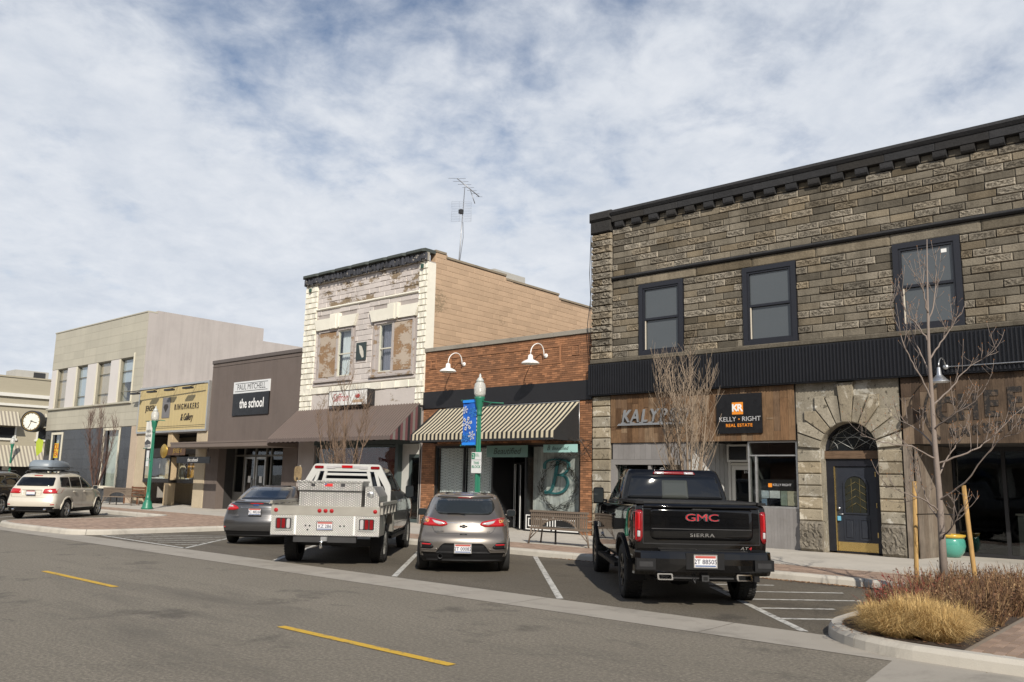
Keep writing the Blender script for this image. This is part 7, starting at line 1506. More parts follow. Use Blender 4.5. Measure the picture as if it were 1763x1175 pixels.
def sedan():
    P = m_car('grey metallic paint', (.075, .075, .078), .6, .3, .08); c = Car('sedan_car', 'grey metallic sedan parked half hidden behind the flat bed truck', 'car', (-19.6, 12.83), 131.8, P); W = (0, 2.65); hr = lambda z, xr, xf, wr, wm, wf, cr=.17, cf=.3, br=.1, bf=.25, **k: half_ring(z, xr, xf, wr, wm, wf, cr, cf, br, bf, **k)
    rings = [hr(.2, -.8, 3.4, .76, .8, .7), hr(.24, -.93, 3.45, .8, .86, .76), hr(.4, -1.0, 3.52, .85, .9, .8), hr(.56, -1.02, 3.55, .86, .91, .8), hr(.68, -.98, 3.52, .85, .91, .79), hr(.74, -.95, 3.5, .84, .905, .77), hr(.9, -.93, 3.45, .81, .89, .75, zf=.8), hr(1.0, -.9, 3.35, .78, .88, .72, zf=.86, zm=.96), hr(1.07, -.84, 2.8, .72, .83, .66, .2, .3, .14, zf=.98, zm=1.0, xb=2.2), hr(1.12, -.45, 2.5, .68, .79, .62, .22, .3, .14, xb=2.0), hr(1.25, -.12, 2.1, .64, .73, .58, .22, .3, .14, xb=1.7, xa=.2), hr(1.38, .22, 1.65, .58, .66, .54, .22, .3, .12, xb=1.3, xa=.5), hr(1.44, .45, 1.45, .53, .6, .5, .2, .3, .1, zm=1.47, xb=1.1, xa=.7), hr(1.46, .7, 1.2, .35, .4, .3, .15, .2, .05, zm=1.48, xb=1.0, xa=.8)]
    c.body(rings, W, .325, lambda p, n: 1 if p.z < .28 else None)
    c.patch('rear_window', round_poly([(-.60, 1.13), (.60, 1.13), (.53, 1.39), (-.53, 1.39)], .06), 'rear', m_dark_glass('blue tinted glass', (.016, .022, .034), .02, .6), .006); c.patch('lip_spoiler', round_poly([(-.62, 1.055), (.62, 1.055), (.6, 1.085), (-.6, 1.085)], .01), 'rear', P, .03, depth=.1); c.patch('high_stop_lamp', [(-.17, 1.03), (.17, 1.03), (.16, 1.048), (-.16, 1.048)], 'rear', LRED, .012)
    for sg in (1, -1):
        q = lambda pts: [(sg*y, z) for y, z in pts][::sg]; t = c.patch('tail_light', round_poly(q([(.82, 1.02), (.7, 1.03), (.5, .97), (.42, .91), (.55, .87), (.84, .86)]), .03), 'rear', LRED, .012); c.patch('clear_lens', round_poly(q([(.78, 1.0), (.62, .99), (.58, .95), (.76, .945)]), .015), 'rear', LCLR, .0145, parent=t); c.patch('reflector', q([(.84, .47), (.74, .465), (.74, .435), (.84, .44)]), 'rear', LRED, .01)
    c.plate(-1.0, 0, .84, '2C 4826K'); c.patch('badge', round_poly([(-.075, .975), (.075, .975), (.075, 1.02), (-.075, 1.02)], .02), 'rear', mat('badge blue', (.02, .05, .16), .3, coat=1), .01); c.line('boot_seam', [(.6, .88), (.52, .72), (-.52, .72), (-.6, .88)], 'rear', BLACK, .004); c.patch('boot_chrome', [(-.38, .93), (.38, .93), (.38, .945), (-.38, .945)], 'rear', CHROME, .012); c.patch('lower_valance', round_poly([(-.8, .36), (.8, .36), (.76, .24), (-.76, .24)], .03), 'rear', PLAS, .006)
    text('model_badge', 'FOCUS', CHROME, c.T, (-.975, .5, .74), .06, (pi/2, 0, -pi/2), ext=.004, local=True); text('trim_badge', 'SE', CHROME, c.T, (-.975, -.55, .74), .055, (pi/2, 0, -pi/2), ext=.004, local=True)
    for v in ('left', 'right'):
        c.patch('side_window', round_poly([(.25, 1.05), (1.05, 1.03), (1.05, 1.38), (.55, 1.37)], .04), v, CARGL, .006); c.patch('side_window', round_poly([(1.12, 1.03), (2.1, 1.0), (1.6, 1.33), (1.12, 1.38)], .04), v, CARGL, .006)
        for x in (.4, 1.08, 2.1): c.line('door_seam', [(x, 1.0), (x, .36)], v, BLACK, .004)
    m = MB(); m.tube([(.62, 0, 1.47), (.52, 0, 1.56)], [.01, .004], 6); m.build('aerial_fin', BLACK, c.T, True); RM = mat('silver alloy', (.5, .5, .5), .3, metal=.85)
    for x in W:
        for sg in (1, -1): c.wheel(x, sg*.9, .325, .21, RM, .66, 5, False, 1)
    for sg in (1, -1): c.mirror(1.95, sg*.87, 1.03, P)
sedan()

def suv(name, label, pos, deg, P, win, detail=True, box_=True):
    c = Car(name, label, 'car', pos, deg, P); W = (0, 2.89); R = .36; hr = lambda z, xr, xf, wr, wm, wf, cr=.16, cf=.3, br=.07, bf=.22, **k: half_ring(z, xr, xf, wr, wm, wf, cr, cf, br, bf, **k)
    rings = [hr(.24, -.75, 3.6, .8, .84, .76), hr(.3, -.93, 3.7, .84, .9, .8), hr(.48, -1.0, 3.78, .87, .92, .84), hr(.62, -1.01, 3.8, .88, .93, .84), hr(.74, -.96, 3.78, .87, .93, .83), hr(.85, -.93, 3.76, .86, .925, .82), hr(1.0, -.91, 3.7, .85, .915, .8, zf=.94), hr(1.12, -.87, 3.5, .82, .9, .76, zf=1.02, zm=1.08), hr(1.17, -.84, 2.9, .79, .86, .72, .18, .3, .08, zf=1.1, zm=1.12, xb=2.4), hr(1.35, -.72, 2.45, .74, .80, .66, .18, .3, .08, xb=2.1), hr(1.55, -.55, 1.95, .68, .73, .6, .2, .3, .08, xb=1.6), hr(1.64, -.42, 1.75, .63, .68, .55, .2, .3, .08, zm=1.66, xb=1.3), hr(1.67, -.1, 1.4, .45, .48, .4, .15, .2, .05, zm=1.69, xb=1.1, xa=.2)]
    c.body(rings, W, R, lambda p, n: 1 if p.z < .40 else None, arch=.05)
    c.patch('rear_window', round_poly([(-.66, 1.2), (.66, 1.2), (.60, 1.52), (-.60, 1.52)], .06), 'rear', CARGL, .006); c.patch('high_stop_lamp', [(-.15, 1.565), (.15, 1.565), (.14, 1.59), (-.14, 1.59)], 'rear', LRED, .02)
    for v in ('left', 'right'):
        for w_ in ([(-.45, 1.17), (.25, 1.15), (.25, 1.53), (-.32, 1.53)], [(.32, 1.15), (1.2, 1.13), (1.2, 1.55), (.32, 1.54)], [(1.27, 1.13), (2.35, 1.1), (1.85, 1.5), (1.27, 1.55)]): c.patch('side_window', round_poly(w_, .05), v, win, .006)
        for x in (.3, 1.23, 2.3): c.line('door_seam', [(x, 1.1), (x, .45)], v, BLACK, .004)
        for x in (.42, 1.35): c.patch('door_handle', round_poly([(x, .98), (x+.2, .98), (x+.2, 1.02), (x, 1.02)], .015), v, P, .035)
        for wx in W:
            ar = [(wx+(R+.05)*cos(a), R+(R+.05)*sin(a)) for a in [pi*k/16 for k in range(17)]]; ou = [(wx+(R+.11)*cos(a), R+(R+.11)*sin(a)) for a in [pi*k/16 for k in range(17)]]; c.patch('wheel_arch_trim', ar+ou[::-1], v, P, .02, step=.25)
    for sg in (1, -1):
        q = lambda pts: [(sg*y, z) for y, z in pts][::sg]; t = c.patch('tail_light', round_poly(q([(.86, 1.12), (.42, 1.1), (.38, .95), (.45, .93), (.87, .94)]), .03), 'rear', LRED, .012); c.patch('reflector', q([(.86, .56), (.7, .555), (.7, .52), (.86, .525)]), 'rear', LRED, .01); c.mirror(2.15, sg*.9, 1.14, P); c.tube('roof_rail', [(-.25, sg*.6, 1.67), (-.15, sg*.6, 1.72), (1.4, sg*.6, 1.73), (1.5, sg*.6, 1.67)], .02, DKSTEEL)
        m = MB(); m.tube([(-1.03, sg*.55, .36), (-.8, sg*.55, .36)], .04, 10); m.build('exhaust', CHROME, c.T, True)
    c.plate(-.985, 0, .96, ''); c.patch('plate_recess', round_poly([(-.36, 1.07), (.36, 1.07), (.34, .86), (-.34, .86)], .03), 'rear', P, .004); c.patch('lower_valance', round_poly([(-.82, .47), (.82, .47), (.8, .30), (-.8, .30)], .04), 'rear', PLAS, .006); c.line('tailgate_seam', [(.74, .9), (.7, .8), (-.7, .8), (-.74, .9)], 'rear', BLACK, .004)
    RM = mat('silver alloy', ())
    for x in W:
        for sg in (1, -1): c.wheel(x, sg*.92, R, .225, RM, .68, 5, False, 1)
    return c
suv('sport_utility_car', 'pearl white sport utility car with a grey roof box in front of the granite front', (-34.1, 12.72), 135.4, m_car('pearl white paint', (.60, .555, .47), .1, .3, .05), CARGL)
def roof_box():
    M_ = Matrix.Translation((-34.1, 12.72, 0)) @ Matrix.Rotation(radians(135.4), 4, 'Z'); T = thing('roof_box', 'blue grey roof cargo box strapped on the pearl white car', 'roof box', tuple(M_ @ Vector((.4, 0, 1.7)))); GB = mat('blue grey plastic', (.20, .235, .27), .45, var=.08)
    def loc(mb, name, mt): mb.v = [tuple(M_ @ Vector(v)) for v in mb.v]; return mb.build(name, mt, T)
    def shell(z, g): return [(-.55+g, 0), (-.53+g, .3), (-.45+g, .42-g*.5), (.4, .44-g*.5), (1.1, .4-g*.5), (1.45-g*2, .25), (1.5-g*2.2, 0)]
    m = MB(); m.smooth = True; rows = [(1.79, .03), (1.86, 0), (1.92, 0), (2.05, .04), (2.12, .12), (2.15, .25)]; n = None; vs = []
    for z, g in rows: h = shell(z, g); f = h + [(x, -y) for x, y in h[-2:0:-1]]; n = len(f); vs += [(x, y, z - (.0 if x < .8 else (x-.8)*.22*(1 if z > 1.95 else 0))) for x, y in f]
    m.add(vs, [(r*n+k, r*n+(k+1) % n, (r+1)*n+(k+1) % n, (r+1)*n+k) for r in range(len(rows)-1) for k in range(n)] + [list(range(n))[::-1], [(len(rows)-1)*n+k for k in range(n)]]); loc(m, 'shell', GB)
    for xx in (-.1, .9):
        m = MB(); m.box(xx-.03, xx+.03, -.62, .62, 1.735, 1.765); m.box(xx-.02, xx+.02, -.3, .3, 1.765, 1.79); loc(m, 'cross_bar', DKSTEEL)
    m = MB(); m.box(-.55, 1.3, -.45, .45, 1.885, 1.90); loc(m, 'seam', BLACK)
roof_box()
suv('dark_suv', 'dark charcoal car cut off by the edge of the picture beside the pearl white one', (-38.3, 11.9), 134, m_car('charcoal paint', (.03, .03, .034), .3, .3, .02), CARGL)
# ---------------------------------------------------------------- street furniture
GRN_ = mat('green cast iron paint', (.022, .17, .105), .42, var=.12, scale=5)
def street_lamp(x, y, label, H=4.87, arm=1):
    T = thing('street_lamp', label, 'street lamp', (x, y, .15), 0, 'green cast iron street lamps'); s = H/4.87
    m = MB(); m.lathe([(.25, .15), (.25, .22), (.21, .27), (.2, .4), (.15, .5), (.11, .58), (.13, .62), (.1, .68), (.085, .9)], (x, y, 0), 20); m.build('base', GRN_, T)
    m = MB(); prof = []; n = 16; o = [(.084, .9), (.06, 3.55*s)]
    vs = []; 
    for r, h in o:
        for k in range(32): a = 2*pi*k/32; q = r*(1 if k % 2 else .86); vs.append((x+q*cos(a), y+q*sin(a), h))
    m.add(vs, [(k, (k+1) % 32, 32+(k+1) % 32, 32+k) for k in range(32)]); m.build('fluted_shaft', GRN_, T)
    z = 3.55*s; m = MB(); m.lathe([(.06, z), (.085, z+.03), (.07, z+.08), (.075, z+.2), (.11, z+.3), (.13, z+.45), (.15, z+.5), (.15, z+.54)], (x, y, 0), 18); cp = m.build('capital', GRN_, T)
    m = MB(); m.lathe([(.12, z+.54), (.165, z+.62), (.175, z+.8), (.15, z+.92), (.09, z+.98)], (x, y, 0), 20); g, t, n_, l, bs = nm('acorn glass') if 'acorn glass' not in MC else (MC['acorn glass'], None, None, None, None)
    if t: bs.inputs['Base Color'].default_value = (.72, .72, .68, 1); bs.inputs['Roughness'].default_value = .18; bs.inputs['Transmission Weight'].default_value = .35; bs.inputs['Alpha'].default_value = .92; w = node(t, 'ShaderNodeTexWave', bands_direction='Z', Scale=9.0); gg = n_.new('ShaderNodeNewGeometry'); l.new(gg.outputs['Position'], w.inputs['Vector']); bump(t, bs, w.outputs['Fac'], .5, .01); MC['acorn glass'] = g
    m.build('acorn_globe', g, T); m = MB(); m.lathe([(.1, z+.975), (.12, z+1.0), (.07, z+1.08), (.03, z+1.12), (.035, z+1.16), (.01, z+1.22)], (x, y, 0), 14); m.build('finial', mat('pale finial', (.5, .52, .5), .4), T)
    return T
def banner(x, y, z0, z1, w, art, label, lamp_x):
    T = thing('street_banner', label, 'banner', (x, y, z0)); d = Vector((1, 0, 0)); y2 = y-.02
    m = MB(); n = 8; m.smooth = True; xa, xb = lamp_x-.1-w, lamp_x-.1; m.add([(xa+(xb-xa)*i/n, y2+.015*sin(i*.9), z) for z in (z0, z1) for i in range(n+1)], [(i, i+1, n+2+i, n+1+i) for i in range(n)]); bo = m.build('cloth', art, T)
    for k, z in enumerate((z0+.01, z1-.01)): m = MB(); m.tube([(xa-.06, y2, z), (lamp_x, y, z)], .016, 8); m.lathe([(.0, -.03), (.028, 0), (.0, .03)], (xa-.07, y2, z), 8); m.build('rod', GRN_, T)
    return T, xa, xb, y2
def flake(m, cx, cz, r, y):
    for k in range(6):
        a = pi*k/3 + .2; u = Vector((cos(a), 0, sin(a))); v = Vector((-sin(a), 0, cos(a))); c = Vector((cx, y, cz)); w = r*.075
        q = lambda p, e, ww: m.add([p-(e-p).cross(Vector((0,1,0))).normalized()*ww, e-(e-p).cross(Vector((0,1,0))).normalized()*ww, e+(e-p).cross(Vector((0,1,0))).normalized()*ww, p+(e-p).cross(Vector((0,1,0))).normalized()*ww], [(0,1,2,3)])
        q(c+u*r*.15, c+u*r, w)
        for f in (.45, .7):
            for s in (-1, 1): q(c+u*r*f, c+u*r*(f+.22)+v*s*r*.2, w*.8)
def furniture():
    lx, ly = at(824, 760, 17.6)[0], 17.6
    street_lamp(lx, ly, 'green street lamp with blue snowflake banner in front of the striped awning'); BLU = mat('banner blue', (.015, .12, .52), .6, var=.35, scale=2.5); z1, z0 = at(803, 689, ly)[1], at(803, 768, ly)[1]
    T, xa, xb, y2 = banner(lx, ly, z0, z1, .52, BLU, 'blue street banner with white snowflakes hung on the green lamp', lx); W_ = mat('banner white', (.72, .74, .76), .6); B2 = mat('banner mid blue', (.05, .25, .62), .6); h = z1-z0; m = MB(); 
    for cx, cz, r, mt in ((.18, .78, .12, W_), (.35, .48, .215, W_), (.78, .22, .145, W_), (.3, .14, .2, B2), (.85, .72, .16, B2)): m = MB(); flake(m, xa+(xb-xa)*cx if cx < .7 else xa+(xb-xa)*cx-.03, z0+h*cz, r*.95, y2-.024); m.build('snowflake', mt, T)
    for z in (z0+.02, z1-.09): m = MB(); m.box(xa, xb, y2-.03, y2-.022, z, z+.075); m.build('sleeve', mat('banner bright blue', (.02, .25, .85), .5), T)
    a = MB(); a.tube([(lx, ly, z1-.05), (lx+.45, ly-.02, z1-.12), (lx+.9, ly-.03, z1-.16)], [.022, .018, .015], 8); a.tube([(lx+.1, ly, z1-.3), (lx+.35, ly-.01, z1-.2), (lx+.5, ly-.02, z1-.13)], .009, 6); a.lathe([(.0, -.03), (.03, 0), (.0, .03)], (lx+.92, ly-.03, z1-.16), 8); bo = a.build('basket_arm', GRN_); bo.parent = [o for o in bpy.data.objects if o.name == 'street_lamp'][0]; bo.matrix_parent_inverse = PINV['street_lamp']
    ps = thing('parking_sign', 'white and green two hour parking sign strapped to the lamp post', 'sign', (lx, ly-.1, 1.9)); x0, z1 = at(812, 779, ly-.1); x1, z0 = at(828, 815, ly-.1); zm = z1-(z1-z0)*.38; SG = mat('sign green', (.02, .22, .12), .4); SW = mat('sign plate white', (.7, .71, .7), .4)
    box('limit_plate', SW, ps, x0, x1, ly-.1, ly-.095, zm+.01, z1); box('green_corner', SG, ps, x0+.01, x0+.13, ly-.102, ly-.1005, zm+.03, z1-.02); text('figure', '2', SW, ps, (x0+.07, ly-.104, (zm+z1)/2), .15, ext=.001); text('words', 'HOUR\nPARKING', SG, ps, (x0+.2, ly-.102, (zm+z1)/2+.03), .05, ext=.001)
    box('block_plate', SW, ps, x0, x1, ly-.1, ly-.095, z0, zm); text('words', 'THIS\nBLOCK', SG, ps, ((x0+x1)/2, ly-.102, (zm+z0)/2+.045), .105, ext=.001, bold=.002)
    for z in (zm-.05, z1-.05): box('strap', STEEL, ps, lx-.09, lx+.09, ly-.095, ly-.07, z, z+.02)
    # the second lamp with the avenue banner
    l2x, l2y = -37.25, 18.3; L2 = street_lamp(l2x, l2y, 'green street lamp with white avenue banner in front of the jewellery shop'); z1, z0 = at(241, 726, l2y)[1], at(241, 773, l2y)[1]
    T, xa, xb, y2 = banner(l2x, l2y, z0, z1, .62, mat('banner cream', (.68, .67, .62), .6, var=.05), 'cream street banner reading MAIN AVENUE on the farther green lamp', l2x); INK = mat('banner ink', (.07, .07, .075), .7); xm = (xa+xb)/2; text('words', 'MAIN', INK, T, (xm, y2-.024, z0+(z1-z0)*.62), .2, ext=.001, sx=.9); text('words', 'AVENUE', INK, T, (xm, y2-.024, z0+(z1-z0)*.46), .15, ext=.001, sx=.9)
    m = MB(); m.add([(xa+.03, y2-.024, z0+.2), (xa+.03, y2-.024, z0+.28), (xm-.05, y2-.024, z0+.42), (xb-.03, y2-.024, z0+.3), (xb-.03, y2-.024, z0+.2)], [(4,3,2,1,0)]); m.build('roof_drawing', INK, T); m = MB()
    for k in range(6): m.box(xa+.05+.09*k, xa+.11+.09*k, y2-.026, y2-.022, z0+.07, z0+.17)
    m.build('window_drawing', mat('banner grey', (.25, .25, .26), .7), T)
    a = MB(); a.tube([(l2x, l2y, z1-.05), (l2x+.5, l2y, z1-.0), (l2x+.95, l2y, z1-.04)], [.022, .018, .015], 8); a.build('basket_arm', GRN_, L2); ps = thing('parking_sign', 'small white parking sign on the lamp with the cream banner', 'sign', (l2x, l2y-.1, 2)); box('plate', mat('sign plate white', ()), ps, l2x-.3, l2x-.06, l2y-.1, l2y-.095, 2.05, 2.75); text('words', 'THIS\nBLOCK', MC['sign green'], ps, (l2x-.18, l2y-.102, 2.35), .08, ext=.001); box('strap', STEEL, ps, l2x-.3, l2x+.08, l2y-.095, l2y-.07, 2.3, 2.32)
    fx, fz = at(22, 760, 25.2); street_lamp(fx, 25.2, 'distant green street lamp against the striped awnings across the side street', 4.5)
    # lime flag on the cream building's corner
    fl = thing('lime_flag', 'small lime green hanging flag at the corner of the granite front', 'flag', (-57.6, FY-.3, 2.3)); xa, z1 = at(63, 755, FY-.3); xb, z0 = at(72, 786, FY-.3); m = MB(); m.add([(xa, FY-.3, z1-.2), (xa+.3, FY-.3, z1), (xb, FY-.3, z1-.15), (xb, FY-.32, z0+.3), (xa+.3, FY-.3, z0), (xa+.1, FY-.31, z0+.4)], [(0,1,2,3,4,5)]); m.build('cloth', mat('lime cloth', (.45, .55, .04), .7, var=.2), fl); m = MB(); m.tube([(xb-.2, FY-.3, z1), (-57.0, FY-.08, z1+.2)], .015, 6); m.build('bracket', BLACK, fl)
    # slatted steel benches
    TP = mat('taupe bench steel', (.165, .13, .10), .55, var=.12)
    def bench(x, y, rz, label):
        T = thing('steel_bench', label, 'bench', (x, y, .15), rz, 'taupe slatted steel benches'); b = lambda n_, *a: MB().box(*a).build(n_, TP, T, True); W = .92
        b('top_rail', -W, W, -.03, .03, .80, .85); b('lower_rail', -W, W, -.03, .03, .38, .43)
        for k in range(27):
            xx = -W+.05+(2*W-.1)*k/26; z0 = .43; az = .36+.26*sqrt(max(0, 1-(xx/.55)**2)) if abs(xx) < .55 else .43
            b('back_slat', xx-.014, xx+.014, -.015, .015, max(.43, az), .80)
        b('mid_rail', -W, W, -.02, .02, .70, .73)
        m = MB(); m.tube([(.56*cos(a), 0, .40+.25*sin(a)) for a in [pi*k/16 for k in range(17)]], .022, 6); m.build('arch', TP, T, True)
        for k in range(6): b('seat_slat', -W, W, .06+.075*k, .115+.075*k, .40, .42)
        for sx in (-1, 1):
            for yy in (0, .45):
                m = MB(); m.tube([(sx*(W-.05), yy, .42), (sx*(W+.03), yy-.02 if yy == 0 else yy+.03, .0)], .022, 6); m.build('leg', TP, T, True)
            m = MB(); m.tube([(sx*(W-.32), 0, .40), (sx*(W+.0), -.01, .12)], .014, 6); m.tube([(sx*(W-.18), 0, .40), (sx*(W+.01), -.01, .16)], .012, 6); m.build('brace', TP, T, True); m = MB(); m.tube([(sx*W, 0, .62), (sx*W, .3, .64), (sx*W, .47, .6), (sx*W, .47, .42)], .02, 6); m.build('arm_rest', TP, T, True)
        m = MB(); m.tube([(-.28, .25, .4), (-.28, .25, .0)], .025, 6); m.build('centre_post', BLACK, T, True)
    bench(-13.2, 17.15, 0, 'taupe steel bench in front of the window with the teal letter'); bx, by = gx(197, 870, .15); bench(bx, by+.1, .35, 'taupe steel bench facing the granite front near the farther lamp')
    # plaque post by the brown shop
    px_, py_ = at(516, 820, 18.9)[0], 18.9; T = thing('plaque_post', 'thin pale post with carved ochre plaque between the sedan and the truck', 'sign post', (px_, py_, .15)); m = MB(); m.tube([(px_, py_, .15), (px_+.0, py_, 2.15)], .03, 8); m.build('post', mat('pale post', (.27, .24, .19), .6), T); z1, z0 = at(514, 803, 18.85)[1], at(514, 829, 18.85)[1]; w = .21; m = MB(); m.poly(round_poly([(px_-w-.04, z0), (px_+w-.04, z0), (px_+w-.04, z1), (px_-w-.04, z1)], .16), 18.82, 18.868); m.build('plaque', m_wood('ochre plaque', [(.3, .22, .12), (.34, .25, .14)], (3, 3, 3)), T); m = MB(); m.lathe([(.05, -.0), (.05, -.01)], (px_-.04, 18.82, z0+.1), 10, 'Y'); m.build('knob', BLACK, T)
    # glazed pot
    cx, cy = at(1637, 940, 22.3)[0], 22.3; T = thing('glazed_pot', 'round teal glazed pot with yellow rim in the corner shop recess', 'pot', (cx, cy, .153)); m = MB(); m.lathe([(.17, .155), (.2, .16), (.29, .28), (.325, .42), (.31, .55), (.285, .6)], (cx, cy, 0), 28); m.build('body', mat('teal glaze', (.07, .30, .24), .2, var=.3, scale=3, coat=.6), T); m = MB(); m.lathe([(.285, .6), (.31, .61), (.335, .65), (.33, .68), (.29, .685), (.26, .62)], (cx, cy, 0), 28, cap=False); m.build('rim', mat('yellow glaze', (.55, .36, .05), .2, var=.2, coat=.6), T); m = MB(); m.lathe([(.0, .62), (.27, .62)], (cx, cy, 0), 20, cap=False); m.build('soil', SOIL, T)
furniture()
# ---------------------------------------------------------------- trees
def limb(m, p, d, L, r, rg, bend=.25, up=.12, seg=6, taper=.35, n=6):
    pts, rs = [Vector(p)], [r]; d = Vector(d).normalized()
    for i in range(seg):
        d = (d + Vector((rg.uniform(-1, 1), rg.uniform(-1, 1), rg.uniform(-.6, .8)))*bend/seg*1.6 + Vector((0, 0, up/seg*2))).normalized(); pts.append(pts[-1]+d*(L/seg)); rs.append(r*(1-(1-taper)*(i+1)/seg))
    m.tube(pts, rs, n); return pts, rs
def stem_tree(x, y, label, H, spread, bark, seed, stems=8, name='bare_tree', lean=0):
    rg = random.Random(seed); T = thing(name, label, 'tree', (x, y, .15), 0, 'bare multi stemmed street trees'); tk = MB(); br = MB(); tw = MB(); b0 = Vector((x, y, .12))
    tk.tube([b0, b0+Vector((.02, 0, .3)), b0+Vector((.01, .02, .75))], [.1, .085, .075], 10); root = b0+Vector((.01, .02, .72))
    for s in range(stems):
        a = 2*pi*s/stems + rg.uniform(-.3, .3); f = rg.uniform(.25, 1.0) if s else .05; d = Vector((cos(a)*spread*f*1.55, sin(a)*spread*f*1.55, 1.0)); L = (H-.8)*rg.uniform(.78, 1.0)*(1.0 if f < .6 else .86)
        pts, rs = limb(tk, root+Vector((cos(a)*.03, sin(a)*.03, -.05)), d, L, rg.uniform(.025, .04), rg, .26, .6, 10, .14, 7)
        for k in range(15):
            i = rg.uniform(.8, len(pts)-1.2); q = pts[int(i)].lerp(pts[int(i)+1], i % 1); aa = rg.uniform(0, 2*pi); dd = Vector((cos(aa)*.55, sin(aa)*.55, rg.uniform(.5, 1.1))); LL = rg.uniform(.45, 1.25)*(1.15-.6*i/len(pts)); p2, r2 = limb(br, q, dd, LL, .0085, rg, .3, .5, 5, .4, 5)
            for j in range(7): u = rg.uniform(.6, 4.6); q2 = p2[int(u)].lerp(p2[int(u)+1], u % 1); ab = rg.uniform(0, 2*pi); limb(tw, q2, (cos(ab)*.6, sin(ab)*.6, rg.uniform(.3, 1.0)), rg.uniform(.18, .5), .004, rg, .3, .4, 3, .5, 4)
    tk.build('trunk', bark, T); br.build('branches', bark, T); c = tw.build('crown', bark, T); c['kind'] = 'stuff'; return T
BK1 = mat('pale tan bark', (.26, .2, .145), .85, var=.35, scale=20); BK2 = mat('tan brown bark', (.19, .13, .09), .85, var=.25, scale=20); BK3 = mat('reddish bark', (.12, .07, .055), .85, var=.25, scale=20); BKG = mat('smooth grey bark', (.215, .175, .15), .75, var=.2, scale=8, bmp=.3, bsc=30)
ax, ay = gx(1187, 972, .15); stem_tree(ax, ay, 'bare pale many stemmed tree behind the black pickup truck', 4.85, .34, BK1, 3, 9)
ax, ay = gx(583, 912, .15); stem_tree(ax, ay, 'bare many stemmed tree behind the flat bed truck', 5.0, .36, BK2, 8, 9)
ax, ay = gx(160, 868, .15); stem_tree(ax, ay, 'bare reddish tree behind the pearl white car', 5.5, .36, BK3, 12, 9)
def young_tree():
    bx, by = gx(1627, 1026, .15); T = thing('young_tree', 'young bare grey barked tree staked in the planted corner', 'tree', (bx, by, .15)); rg = random.Random(31); D = by
    pl = lambda px, py, dy=0: Vector((at(px, py, D+dy)[0], D+dy, at(px, py, D+dy)[1]))
    tr = [Vector((bx, by, .1)), pl(1622, 930), pl(1617, 850), pl(1609, 760), pl(1604, 680), pl(1599, 600), pl(1597, 520), pl(1596, 450), pl(1596, 412)]; m = MB(); m.tube(tr, [.064, .053, .046, .039, .032, .025, .018, .011, .005], 12); m.build('trunk', BKG, T)
    br = MB(); tw = MB(); bud = MB()
    # main limbs traced: start height fraction on the trunk, then waypoints (pixel, depth offset)
    limbs = [((1614, 862), [(1660, 830, -.2), (1720, 760, -.4), (1755, 745, -.5)]), ((1612, 800), [(1665, 780, .1), (1700, 760, .3), (1735, 725, .4), (1763, 700, .5)]), ((1609, 770), [(1585, 745, .2), (1560, 730, .3), (1530, 715, .35)]), ((1607, 740), [(1640, 715, -.2), (1680, 690, -.3), (1700, 660, -.35)]), ((1605, 700), [(1640, 665, .2), (1670, 630, .35), (1720, 605, .5)]),
             ((1604, 690), [(1580, 640, -.2), (1560, 600, -.3), (1530, 520, -.35)]), ((1602, 650), [(1585, 610, .2), (1566, 560, .3), (1545, 480, .35)]), ((1600, 620), [(1620, 590, .2), (1645, 555, .3), (1665, 520, .35)]), ((1599, 590), [(1580, 560, -.1), (1560, 540, -.2)]), ((1598, 560), [(1608, 520, .1), (1612, 470, .15), (1610, 430, .2)]), ((1598, 540), [(1590, 505, -.1), (1585, 470, -.15)]),
             ((1616, 880), [(1590, 860, -.3), (1560, 850, -.5), (1520, 835, -.7)]), ((1619, 900), [(1600, 870, .3), (1585, 830, .4), (1578, 790, .45)]), ((1620, 930), [(1640, 905, -.3), (1655, 880, -.4)]), ((1611, 790), [(1570, 770, -.4), (1520, 762, -.6), (1480, 748, -.8)]), ((1613, 830), [(1630, 790, .3), (1650, 760, .4), (1660, 735, .45)])]
    for k, (s, wp) in enumerate(limbs):
        P = curve([tuple(pl(*s))] + [tuple(pl(*w)) for w in wp], 5); P = [Vector(p)+Vector((rg.uniform(-.012, .012), rg.uniform(-.012, .012), rg.uniform(-.012, .012)))*(1 if i else 0) for i, p in enumerate(P)]; n = len(P); br.tube(P, [.0155*(1-.8*i/(n-1)) for i in range(n)], 7)
        for j in range(7):
            u = rg.uniform(n*.25, n-1.3); q = P[int(u)].lerp(P[int(u)+1], u % 1); d = (P[min(int(u)+2, n-1)]-P[int(u)]).normalized(); a = Vector((rg.uniform(-1, 1), rg.uniform(-1, 1), rg.uniform(-.2, 1.2))).normalized(); p2, _ = limb(tw, q, d*.8+a*.9, rg.uniform(.2, .6), .0055, rg, .25, .5, 4, .45, 5)
            for jj in range(3): uu = rg.uniform(.8, 3.5); q2 = p2[int(uu)].lerp(p2[int(uu)+1], uu % 1); p3, _ = limb(tw, q2, Vector((rg.uniform(-1, 1), rg.uniform(-1, 1), rg.uniform(0, 1))), rg.uniform(.06, .2), .0032, rg, .2, .3, 2, .6, 4); bud.lathe([(.0, -.008), (.005, 0), (.0, .012)], tuple(p3[-1]), 5)
            bud.lathe([(.0, -.01), (.007, 0), (.0, .016)], tuple(p2[-1]), 5)
    br.build('branches', BKG, T)['kind'] = 'stuff'; tw.build('crown', BKG, T)['kind'] = 'stuff'; bud.build('buds', mat('rusty buds', (.26, .11, .035), .8, var=.3), T)['kind'] = 'stuff'
    SW = m_wood('stake wood', [(.42, .25, .09), (.46, .29, .11)], (9, 9, .8), rough=.7)
